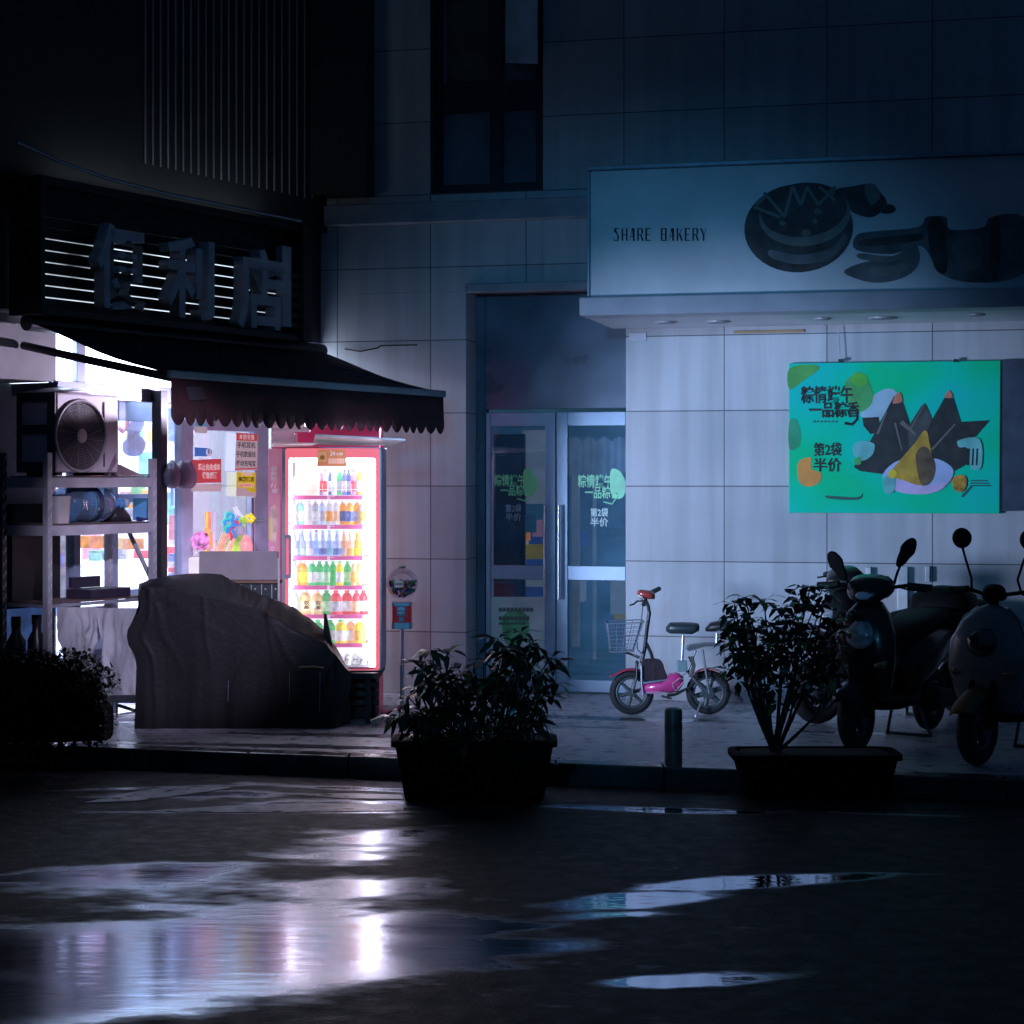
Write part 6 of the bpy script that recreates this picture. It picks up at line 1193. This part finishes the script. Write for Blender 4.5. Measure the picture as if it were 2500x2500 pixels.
# ---------------------------------------------------------------- bollard
YB_ = 11.15; m = MB(W, (X_(1644, YB_), -YB_, 0)); bx0 = X_(1644, YB_)
bo = Thing('bollard', 'short dark round bollard at the kerb in front of the pink bike', 'bollard', W, (bx0, -YB_, 0))
m = bo.mb(); m.lathe(bx0, -YB_, 0, [(.052, 0), (.052, .30), (.047, .318), (.03, .325)], 24); m.build('post', pm('bollard_dark', (.10, .075, .065), .45, var=.3), smooth=50)
m = bo.mb(); m.lathe(bx0, -YB_, 0, [(.0535, .20), (.0535, .23)], 24); m.build('band', pm('bollard_band', (.07, .07, .07), .4), smooth=50)

# ---------------------------------------------------------------- planters and plants
leafm = pm('leaf_green', (.012, .024, .012), .34, var=.45, scale=5); leafl = pm('leaf_light', (.05, .12, .03), .35, var=.4, scale=9); stemm = pm('stem_brown', (.022, .018, .014), .7)
def planter(label, xc, Yp, wpx, ztop):
    ppm = F / Yp; hw = wpx / ppm / 2; xc_ = X_(xc, Yp); z0 = ROAD_Z
    th = Thing('planter', label, 'planter', W, (xc_, -Yp - .18, z0))
    pm_ = pm('planter_dark', (.004, .0035, .004), .8, var=.3, scale=4, bump=.15, spec=.08)
    m = th.mb(); m.loftz([(xc_, -Yp - .18, z0 + .002, hw * .84, .155), (xc_, -Yp - .18, z0 + .03, hw * .86, .16), (xc_, -Yp - .18, ztop - .035, hw * .965, .185), (xc_, -Yp - .18, ztop - .03, hw * .965, .185)], 40, 8); m.build('pot', pm_, smooth=40)
    m = th.mb(); frame_ring2 = []
    m.loftz([(xc_, -Yp - .18, ztop - .03, hw * 1.02, .205), (xc_, -Yp - .18, ztop, hw * 1.02, .205), (xc_, -Yp - .18, ztop + .004, hw * .93, .17), (xc_, -Yp - .18, ztop - .02, hw * .92, .165)], 40, 8); m.build('rim', pm_, smooth=40)
    m = th.mb(); m.loftz([(xc_, -Yp - .18, ztop - .019, hw * .9, .16), (xc_, -Yp - .18, ztop - .004, hw * .88, .155)], 24, 6); m.build('soil', pm('soil_dark', (.012, .009, .007), .9, bump=.8, bscale=30))
    return xc_, -Yp - .18, ztop
def whorl(mb_, tip, ax, n_, ln, wd, rnd, droop=.5, light=.06):
    ax = ax.normalized(); s_ = ax.orthogonal().normalized(); t_ = ax.cross(s_); ph = rnd.random() * 6
    for i in range(n_):
        a = ph + 2 * math.pi * i / n_ + rnd.uniform(-.2, .2); out = (s_ * math.cos(a) + t_ * math.sin(a)); dr = (out + ax * rnd.uniform(-droop, .45)).normalized()
        mb_.mi = 1 if rnd.random() < light else 0
        l = ln * rnd.uniform(.7, 1.15); mb_.leaf(tip + dr * .012, dr, ax, l, wd * l / ln, rnd.uniform(.05, .4))
Yp1 = 10.45; zr = Z_(1812, Yp1 - 0)
c1 = planter('wide dark plastic planter with umbrella leaf shrub at the kerb in front of the doorway', 1157, Yp1, 402, zr)
# umbrella-leaf shrub: drooping whorls of long leaflets
ps = Thing('umbrella_shrub', 'dark bushy shrub with long drooping finger leaves in the front planter', 'shrub', W, c1)
rnd = random.Random(11); ms = ps.mb(); ml = ps.mb()
dep = Yp1 + .18
tips = []
def tp(x, y, dy=0.0): return Vector((X_(x, dep), -(dep) + dy, Z_(y, dep)))
spec = [(1270, 1545, .0), (1235, 1580, .1), (1310, 1590, -.05), (1290, 1570, .08), (1255, 1640, -.08), (1330, 1640, .05), (1350, 1668, 0), (1225, 1600, .0), (1280, 1620, .1), (1300, 1690, -.1), (1340, 1700, .08), (1240, 1690, .12), (1200, 1660, 0), (1170, 1690, .06), (1130, 1680, -.06), (1090, 1600, -.1), (1050, 1590, -.1), (1035, 1620, -.12), (1075, 1640, -.05), (1100, 1660, .05), (1060, 1670, .08), (1020, 1680, 0), (1000, 1700, .08), (1140, 1730, .12), (1190, 1740, .1), (1240, 1745, .1), (1290, 1740, .05), (1310, 1760, .08), (1100, 1735, .1), (1060, 1745, .1), (1020, 1740, .05), (990, 1735, .02), (968, 1745, .05), (1215, 1790, .12), (1265, 1785, .1), (1150, 1780, .14), (1090, 1785, .12), (1040, 1790, .1), (1180, 1620, -.06), (1215, 1560, -.05), (1120, 1640, -.1), (1160, 1650, -.12), (1345, 1610, -.1), (1255, 1590, .06)]
for x, y, dy in spec:
    tip = tp(x, y, dy); tip.z = max(tip.z, zr + .04)
    bx_ = c1[0] + max(-.36, min(.36, (tip.x - c1[0]) * .6)) + rnd.uniform(-.05, .05); b0 = Vector((bx_, c1[1] + rnd.uniform(-.08, .08), zr - .01))
    mid = b0.lerp(tip, .55) + Vector((rnd.uniform(-.03, .03), 0, .05)); ms.tube([b0, mid, tip], .007, 5, .0035)
    tl = Vector((tip.x - ps.b.x, -(tip.y - ps.b.y), tip.z - ps.b.z)); ax = Vector(((tip.x - bx_) * .8 + rnd.uniform(-.2, .2), rnd.uniform(-.4, .3), 1.0))
    whorl(ml, tl, ax, rnd.randint(8, 11), .145, .043, rnd, .9)
    for q in range(1):
        t2 = tl.lerp(Vector((bx_ - ps.b.x, 0, 0)), rnd.uniform(.15, .5)) + Vector((rnd.uniform(-.07, .07), rnd.uniform(-.08, .08), rnd.uniform(0, .05)))
        whorl(ml, t2, Vector((rnd.uniform(-.6, .6), rnd.uniform(-.6, .6), 1)), 9, .14, .046, rnd, .9)
ms.build('stem', stemm, smooth=60); ml.build('foliage', [leafm, leafl], smooth=180)
# second planter with an open twiggy shrub
Yp2 = 10.55; zr2 = Z_(1845, Yp2)
c2 = planter('dark planter with upright leafy shrub at the kerb before the black scooter', 2000, Yp2, 410, zr2)
p2 = Thing('twiggy_shrub', 'open shrub with bare fanning stems and dark glossy leaf clusters', 'shrub', W, (X_(1888, Yp2 + .18), -Yp2 - .18, zr2))
rnd = random.Random(4); ms = p2.mb(); ml = p2.mb(); dep = Yp2 + .18
base = Vector((X_(1892, dep), -dep, zr2 - .01))
ends = [(1790, 1500, .0), (1770, 1630, .1), (1795, 1475, -.05), (1815, 1510, 0), (1800, 1560, .08), (1842, 1530, .1), (1870, 1470, -.1), (1905, 1480, .05), (1925, 1500, -.05), (1960, 1438, 0), (1975, 1430, .05), (2005, 1440, .03), (2020, 1450, -.05), (1990, 1500, .1), (2035, 1510, .02), (2010, 1560, .1), (1950, 1560, .12), (1890, 1570, .1), (1860, 1600, .12), (1830, 1640, .05), (1960, 1640, .1), (2010, 1600, .08), (2050, 1490, .04), (2060, 1540, .0), (2045, 1620, .06), (1800, 1590, .08), (1790, 1540, -.08), (1900, 1640, .12), (1820, 1460, -.05), (1945, 1480, .08), (1960, 1520, -.08), (1880, 1520, -.1), (1780, 1540, .06), (1975, 1470, .1), (1915, 1545, -.05), (2030, 1580, -.06), (1845, 1565, -.1)]
for i, (x, y, dy) in enumerate(ends):
    tip = Vector((X_(x, dep), -dep + dy, Z_(y, dep))); mid = base.lerp(tip, .45); mid.x = base.x + (tip.x - base.x) * .62 if i % 3 == 0 else mid.x; mid.z -= .02
    if i % 2 == 0: ms.tube([base + Vector((rnd.uniform(-.015, .015), 0, 0)), base.lerp(mid, .5) + Vector((rnd.uniform(-.01, .01), 0, .0)), mid, mid.lerp(tip, .6) + Vector((rnd.uniform(-.02, .02), 0, .02)), tip], [.0125, .010, .008, .0055, .0035], 6)
    else:
        j = ends[i - 1]; t0 = Vector((X_(j[0], dep), -dep + j[2], Z_(j[1], dep))); s0 = base.lerp(t0, .55); ms.tube([s0, s0.lerp(tip, .5) + Vector((0, 0, .02)), tip], .005, 5, .003)
    tl = Vector((tip.x - p2.b.x, -(tip.y - p2.b.y), tip.z - p2.b.z)); ax = (tip - base); ax = Vector((ax.x * .6, -ax.y * .3, abs(ax.z)))
    whorl(ml, tl, ax, rnd.randint(6, 9), .112, .046, rnd, .4, .08)
    for q in range(2):
        f = rnd.uniform(.68, .95); t2 = Vector((base.x - p2.b.x, -(base.y - p2.b.y), base.z - p2.b.z)).lerp(tl, f) + Vector((rnd.uniform(-.05, .05), rnd.uniform(-.06, .06), rnd.uniform(-.03, .03)))
        whorl(ml, t2, Vector((rnd.uniform(-.7, .7), rnd.uniform(-.7, .7), .8)), rnd.randint(5, 7), .10, .043, rnd, .6, .08)
ms.build('stem', stemm, smooth=60); ml.build('foliage', [leafm, leafl], smooth=180)
# clipped hedge at far left
Yh = 11.5; hg = Thing('clipped_hedge', 'dense dark clipped hedge at the left edge of the pavement', 'hedge', W, (X_(80, Yh), -Yh - .2, 0))
rnd = random.Random(8); ml = hg.mb(); hx0, hx1 = X_(-140, Yh), X_(258, Yh)
ms = hg.mb()
for i in range(9): x = hx0 + .1 + (hx1 - hx0 - .25) * i / 8; ms.tube([(x, -Yh - .25, 0), (x + rnd.uniform(-.06, .06), -Yh - .25 + rnd.uniform(-.1, .1), .4)], .014, 6, .006)
ms.build('stem', stemm)
mc = hg.mb()
mc.loft([(hx0, -Yh - .24, .27, .22, .22), (hx0 + (hx1 - hx0) * .7, -Yh - .24, .27, .22, .22), (hx0 + (hx1 - hx0) * .86, -Yh - .24, .23, .21, .17), (hx1 - .03, -Yh - .24, .16, .14, .10)], 20, 3.5)
mc.build('inner_foliage', pm('hedge_core', (.006, .008, .006), .9, var=.6, scale=30, bump=1.0, bscale=40))
def hmax(f): return .55 + .05 * mnoise.noise(Vector((f * 9, 0, 0))) - (.18 * max(0, (f - .78) / .22) ** 1.2) 
for i in range(5200):
    f = rnd.random(); hgt = hmax(f); zz = hgt * (1 - rnd.random() ** 2 * .9) if rnd.random() < .6 else rnd.uniform(.02, hgt)
    yy = rnd.uniform(.0, .5); face = rnd.random()
    if face < .5: yy = rnd.uniform(-.03, .06)
    elif face < .8: zz = hgt + rnd.uniform(-.06, .035)
    x = hx0 + (hx1 - hx0) * f + rnd.uniform(-.03, .03)
    if f > .93: x -= .02
    p = Vector((x - hg.b.x, (Yh + yy) - (Yh + .2), zz)); dr = Vector((rnd.uniform(-1, 1), rnd.uniform(-1, .5), rnd.uniform(-.2, 1)))
    if dr.length < .1: continue
    ml.mi = 1 if rnd.random() < .05 else 0; ml.leaf(p, dr, Vector((0, 0, 1)), rnd.uniform(.035, .06), rnd.uniform(.016, .026), .15)
ml.build('foliage', [leafm, leafl], smooth=180)
for k_, (x, y) in enumerate(((262, 1668), (268, 1690), (262, 1700))):
    pass
# ---------------------------------------------------------------- scooters, built along +x with the front wheel at the origin side, then turned
blk = pm('scooter_black', (.008, .009, .010), .3, spec=.35, coat=.25, var=.2); mat_blk = pm('scooter_matt', (.006, .006, .007), .6, spec=.12); gry = pm('scooter_grey', (.20, .21, .21), .30, coat=.3, var=.15, scale=5); rim_d = pm('rim_dark', (.10, .11, .12), .35, .7)
lens_m = pm('lamp_lens', (.35, .38, .42), .08, spec=.9); seat_m = pm('seat_vinyl', (.007, .007, .008), .65, spec=.2, bump=.15, bscale=60)
class Local(Frame):
    """frame whose u axis runs from the rear to the front of a scooter"""
    def __init__(s, X, Y, hx, hy):
        a = math.degrees(math.atan2(hy, hx)); super().__init__((X, Y), a)
def scooter(name, label, X, Y, hx, hy, body, style, group=None, steer=0):
    L_ = Local(X, Y, hx, hy); th = Thing(name, label, 'scooter', L_, (0, 0, 0), group)
    R = .215; wb = 1.22
    wheel(th, 0, 0, R, R, .052, 5, rim_d, hub=.05); wheel(th, -wb, 0, R, R, .055, 5, rim_d, hub=.06)
    # front fender
    m = th.mb(); rows = []
    for i in range(13):
        t_ = math.radians(28 + 118 * i / 12); rr = R * 1.13
        rows.append([(rr * math.cos(t_), w_ * .075, R + (rr - abs(w_) ** 2 * .05) * math.sin(t_)) for w_ in (-1, -.6, 0, .6, 1)])
    m.grid(rows); m.build('front_fender', pm('fender_amber', (.20, .085, .02), .4) if style == 'wide' else body, smooth=180, solid=.006)
    m = th.mb()
    for s_ in (-.075, .075): m.tube([(0, s_, R), (-.045, s_, R + .17), (-.13, s_ * .6, .62)], .019, 10)
    m.build('fork', mat_blk, smooth=50)
    # leg shield and nose
    ww = .24 if style == 'wide' else .19
    m = th.mb(); m.loftz([(-.20, 0, .30, .05, ww * .72), (-.16, 0, .40, .075, ww * .86), (-.14, 0, .55, .09, ww), (-.155, 0, .70, .10, ww * .98), (-.19, 0, .83, .095, ww * .72), (-.215, 0, .90, .07, ww * .42), (-.225, 0, .925, .03, ww * .15)], 24, 2.6); sh_ = m.build('front_shield', body, smooth=180)
    m = MB(L_, th.b, sh_); m.loftz([(-.085, 0, .62, .03, .05), (-.055, 0, .67, .035, .085), (-.055, 0, .73, .035, .09), (-.10, 0, .79, .03, .05)], 18, 2.3); m.build('headlight', lens_m if style != 'wide' else pm('lamp_lens_dark', (.03, .035, .04), .06, spec=.9), smooth=180)
    for s_ in (-1, 1):
        m = MB(L_, th.b, sh_); m.loftz([(-.10, s_ * ww * .72, .50, .015, .02), (-.07, s_ * ww * .66, .53, .025, .045), (-.10, s_ * ww * .74, .57, .012, .02)], 12, 2); m.build('indicator', pm('indicator_lens', (.22, .14, .06), .12, spec=.8), smooth=180)
    if style == 'wide':
        for s_ in (-1, 1):
            m = MB(L_, th.b, sh_); m.tube([(-.20, s_ * ww * .74, .30), (-.15, s_ * ww * 1.0, .52), (-.16, s_ * ww * 1.0, .70), (-.20, s_ * ww * .74, .84), (-.222, s_ * ww * .4, .905)], .009, 8); m.build('edge_trim', pm('trim_chrome', (.5, .55, .58), .2, .9), smooth=60)
    # deck, rear body, seat
    m = th.mb(); m.loft([(-.22, 0, .27, .13, .035), (-.35, 0, .265, .16, .04), (-.62, 0, .265, .16, .04), (-.72, 0, .30, .14, .05)], 16, 4); m.build('deck', mat_blk, smooth=60)
    m = th.mb(); m.loft([(-.62, 0, .40, .10, .14), (-.72, 0, .46, .145, .19), (-.95, 0, .53, .165, .17), (-1.25, 0, .60, .15, .13), (-1.48, 0, .66, .09, .07), (-1.56, 0, .68, .04, .03)], 22, 2.8); rb = m.build('rear_body', body if style != 'wide' else gry, smooth=180)
    m = MB(L_, th.b, rb); m.loft([(-1.50, 0, .64, .06, .03), (-1.57, 0, .64, .07, .035), (-1.59, 0, .64, .04, .02)], 14, 3); m.build('tail_light', pm('tail_red', (.25, .01, .01), .15), smooth=180)
    m = th.mb(); m.loft([(-.60, 0, .66, .07, .03), (-.68, 0, .69, .12, .055), (-.95, 0, .73, .15, .055), (-1.10, 0, .76, .155, .055), (-1.35, 0, .77, .13, .045), (-1.46, 0, .76, .07, .02)], 20, 3); m.build('seat', seat_m, smooth=180)
    m = th.mb(); m.tube([(-wb + .1, .12, R + .03), (-wb - .12, .13, R + .05), (-wb - .30, .13, R + .10)], .045, 12); m.build('exhaust', rim_d, smooth=50)
    m = th.mb(); m.loft([(-wb - .1, -.10, R, .035, .06), (-wb + .25, -.11, R + .03, .05, .085), (-wb + .42, -.10, R + .06, .04, .07)], 14, 3); m.build('engine_case', mat_blk, smooth=180)
    m = th.mb()
    for s_ in (-1, 1): m.tube([(-.80, s_ * .08, .25), (-.86, s_ * .15, .004)], .011, 8)
    m.tube([(-.86, -.15, .012), (-.86, .15, .012)], .011, 8); m.build('centre_stand', rim_d, smooth=50)
    m = th.mb(); m.box(-1.62, -1.6, -.09, .09, .42, .56); m.box(-1.61, -1.52, -.06, .06, .55, .57); m.build('number_plate_holder', mat_blk)
    # handlebar
    cs, sn = math.cos(math.radians(steer)), math.sin(math.radians(steer)); hx_, hz = -.23, .985
    def hp(u, d, z): return (hx_ + u * cs - d * sn, u * sn + d * cs, z)
    m = th.mb(); m.tube([(-.21, 0, .86), hp(0, 0, hz - .02)], .03, 12); m.build('steering_column', mat_blk, smooth=50)
    m = th.mb(); m.tube([hp(-.08, -.34, hz + .01), hp(-.04, -.2, hz + .02), hp(0, -.08, hz), hp(0, .08, hz), hp(-.04, .2, hz + .02), hp(-.08, .34, hz + .01)], .012, 8); hb = m.build('handlebar', mat_blk, smooth=50)
    for s_ in (-1, 1):
        m = MB(L_, th.b, hb); m.tube([hp(-.045, s_ * .215, hz + .02), hp(-.085, s_ * .36, hz + .008)], .021, 12); m.build('grip', pm('grip_rubber', (.012, .012, .012), .7), smooth=50)
        m = MB(L_, th.b, hb); m.tube([hp(.0, s_ * .18, hz + .012), hp(.03, s_ * .24, hz), hp(-.01, s_ * .35, hz - .01)], .007, 6); m.build('brake_lever', mat_blk, smooth=50)
    if style != 'wide':
        m = th.mb(); m.loft([hp(-.12, 0, hz + .0)[:1] + (0, hz - .02, .09, .05), (hx_ - .02, 0, hz + .015, .15, .075), (hx_ + .07, 0, hz - .01, .13, .075), (hx_ + .13, 0, hz - .05, .06, .04)], 20, 2.5); hc = m.build('handlebar_cowl', blk, smooth=180)
        m = MB(L_, th.b, hc); m.loft([(hx_ + .085, 0, hz - .02, .085, .04), (hx_ + .125, 0, hz - .035, .06, .03), (hx_ + .14, 0, hz - .045, .03, .015)], 16, 2.2); m.build('headlight', lens_m, smooth=180)
    else:
        m = th.mb(); m.loft([(hx_ - .05, 0, hz - .01, .06, .035), (hx_, 0, hz + .01, .075, .05), (hx_ + .06, 0, hz - .01, .05, .035)], 16, 2.3); m.build('handlebar_cowl', mat_blk, smooth=180)
    for s_ in (() if style == 'plain' else (-1, 1)):
        if style == 'wide':
            m = th.mb(); m.tube([hp(-.02, s_ * .17, hz + .02), hp(0, s_ * .16, hz + .09), hp(.0, s_ * .20, hz + .2), hp(-.01, s_ * .23, hz + .27)], .0075, 8); ml_ = m.build('mirror', mat_blk, smooth=50)
            c = hp(-.01, s_ * .235, hz + .325); m = MB(L_, th.b, ml_); m.loft([(c[0] - .02, c[1], c[2], .056, .056), (c[0], c[1], c[2], .062, .062), (c[0] + .018, c[1], c[2], .05, .05), (c[0] + .028, c[1], c[2], .02, .02)], 22, 2); m.build('mirror_shell', mat_blk, smooth=180)
        else:
            m = th.mb(); q_ = .05 if s_ > 0 else 0; m.tube([hp(-.02, s_ * .14, hz + .03), hp(-.02, s_ * .16, hz + .10 - q_), hp(-.02, s_ * .18, hz + .15 - q_ * 1.6)], .009, 8); ml_ = m.build('mirror', mat_blk, smooth=50)
            c = hp(-.02, s_ * .215, hz + .225 - q_ * 1.8); m = MB(L_, th.b, ml_)
            dz, du = Vector((s_ * .075, .125)), Vector((.125, -s_ * .075)).normalized()
            pts = []
            for i in range(18):
                a = 2 * math.pi * i / 18; ax_, bx_ = math.cos(a) * .105, math.sin(a) * (.048 if math.cos(a) > 0 else .036)
                e = dz.normalized() * ax_ + du * bx_; pts.append((c[1] + e.x, c[2] + e.y))
            m.prism_u(pts, c[0] - .012, c[0] + .016); m.build('mirror_shell', mat_blk, bev=.006)
    if style == 'box':
        m = th.mb(); m.loftz([(-1.5, 0, .60, .14, .17), (-1.5, 0, .63, .18, .20), (-1.5, 0, .78, .20, .215), (-1.5, 0, .88, .18, .20), (-1.5, 0, .93, .12, .14), (-1.5, 0, .945, .04, .05)], 24, 3.5); tbx = m.build('top_box', mat_blk, smooth=180)
        m = MB(L_, th.b, tbx); m.loftz([(-1.5, 0, .765, .204, .219), (-1.5, 0, .775, .204, .219)], 24, 3.5); m.build('lid_seam', rim_d)
        m = th.mb(); m.tube([(-1.2, .12, .62), (-1.45, .14, .60), (-1.62, .10, .60), (-1.62, -.10, .60), (-1.45, -.14, .60), (-1.2, -.12, .62)], .012, 8); m.build('carrier', rim_d, smooth=50)
    # bright pipe guard low on the side
    m = th.mb(); m.tube([(-.14, .19, .46), (-.30, .22, .55), (-.62, .22, .56), (-.74, .21, .50), (-.76, .20, .36)], .012, 8); m.build('crash_bar', pm('guard_steel', (.35, .38, .4), .2, .9), smooth=60)
    return th
scooter('motor_scooter', 'black motor scooter with two leaf shaped mirrors and rear top box, nearest the twiggy shrub', 2.10, 11.62, -.55, -.84, blk, 'box', 'scooters parked on the pavement', steer=-8)
scooter('motor_scooter', 'grey motor scooter with wide front shield and round mirror at the right edge', 2.70, 11.05, -.62, -.78, gry, 'wide', 'scooters parked on the pavement', steer=10)
scooter('motor_scooter', 'third dark scooter mostly hidden behind the black one, its front wheel beside the shrub', 2.08, 12.95, -.90, -.43, mat_blk, 'plain', 'scooters parked on the pavement')
# ---------------------------------------------------------------- lamps
lamp("wall_fill", "SPOT", (-3.1, 9.6, 1.15), (1.95, 14.1, 1.4), 1700, (.46, .61, .96), spot_size=math.radians(33.5), spot_blend=.36, shadow_soft_size=.55)  # added unseen spot standing in for shop-window light on the bakery wall
lamp("front_fill", "SPOT", (-1.5, 2.0, 3.2), (.85, 13.4, 1.7), 700, (.10, .50, 1.0), spot_size=math.radians(30), spot_blend=.95, shadow_soft_size=.15)  # weak frontal fill, added to lift the fascia and street fronts
p = SH.w(-.75, 1.12, 2.12); q = SH.w(-2.7, .5, 1.0)
lamp('awning_fill', 'SPOT', p, q, 760, (.82, .72, 1.0), spot_size=math.radians(100), spot_blend=.6, shadow_soft_size=.05)  # unseen spot added behind the valance to brighten rack and cooling unit
p = SH.w(-1.9, -1.0, 3.1); q = SH.w(-1.4, -1.6, 0)
lamp('shop_ceiling_lamp', 'AREA', p, q, 150, (.78, .84, 1.0), shape='RECTANGLE', size=2.2, size_y=.7)
p = SH.w(-1.9, .22, 3.60); q = SH.w(-1.9, .13, 5.5)
lamp('fin_fill', 'AREA', p, q, 1.6, (.85, .95, 1.0), shape='RECTANGLE', size=2.2, size_y=.03)  # hidden uplight added to brighten the lower ends of the fins
lamp("left_fill", "SPOT", (-1.2, 7.5, 3.2), (-2.25, 12.7, 1.0), 1050, (.73, .67, 1.0), spot_size=math.radians(22), spot_blend=.75, shadow_soft_size=.08)  # off-frame fill added for the rack, sheets and covered cart
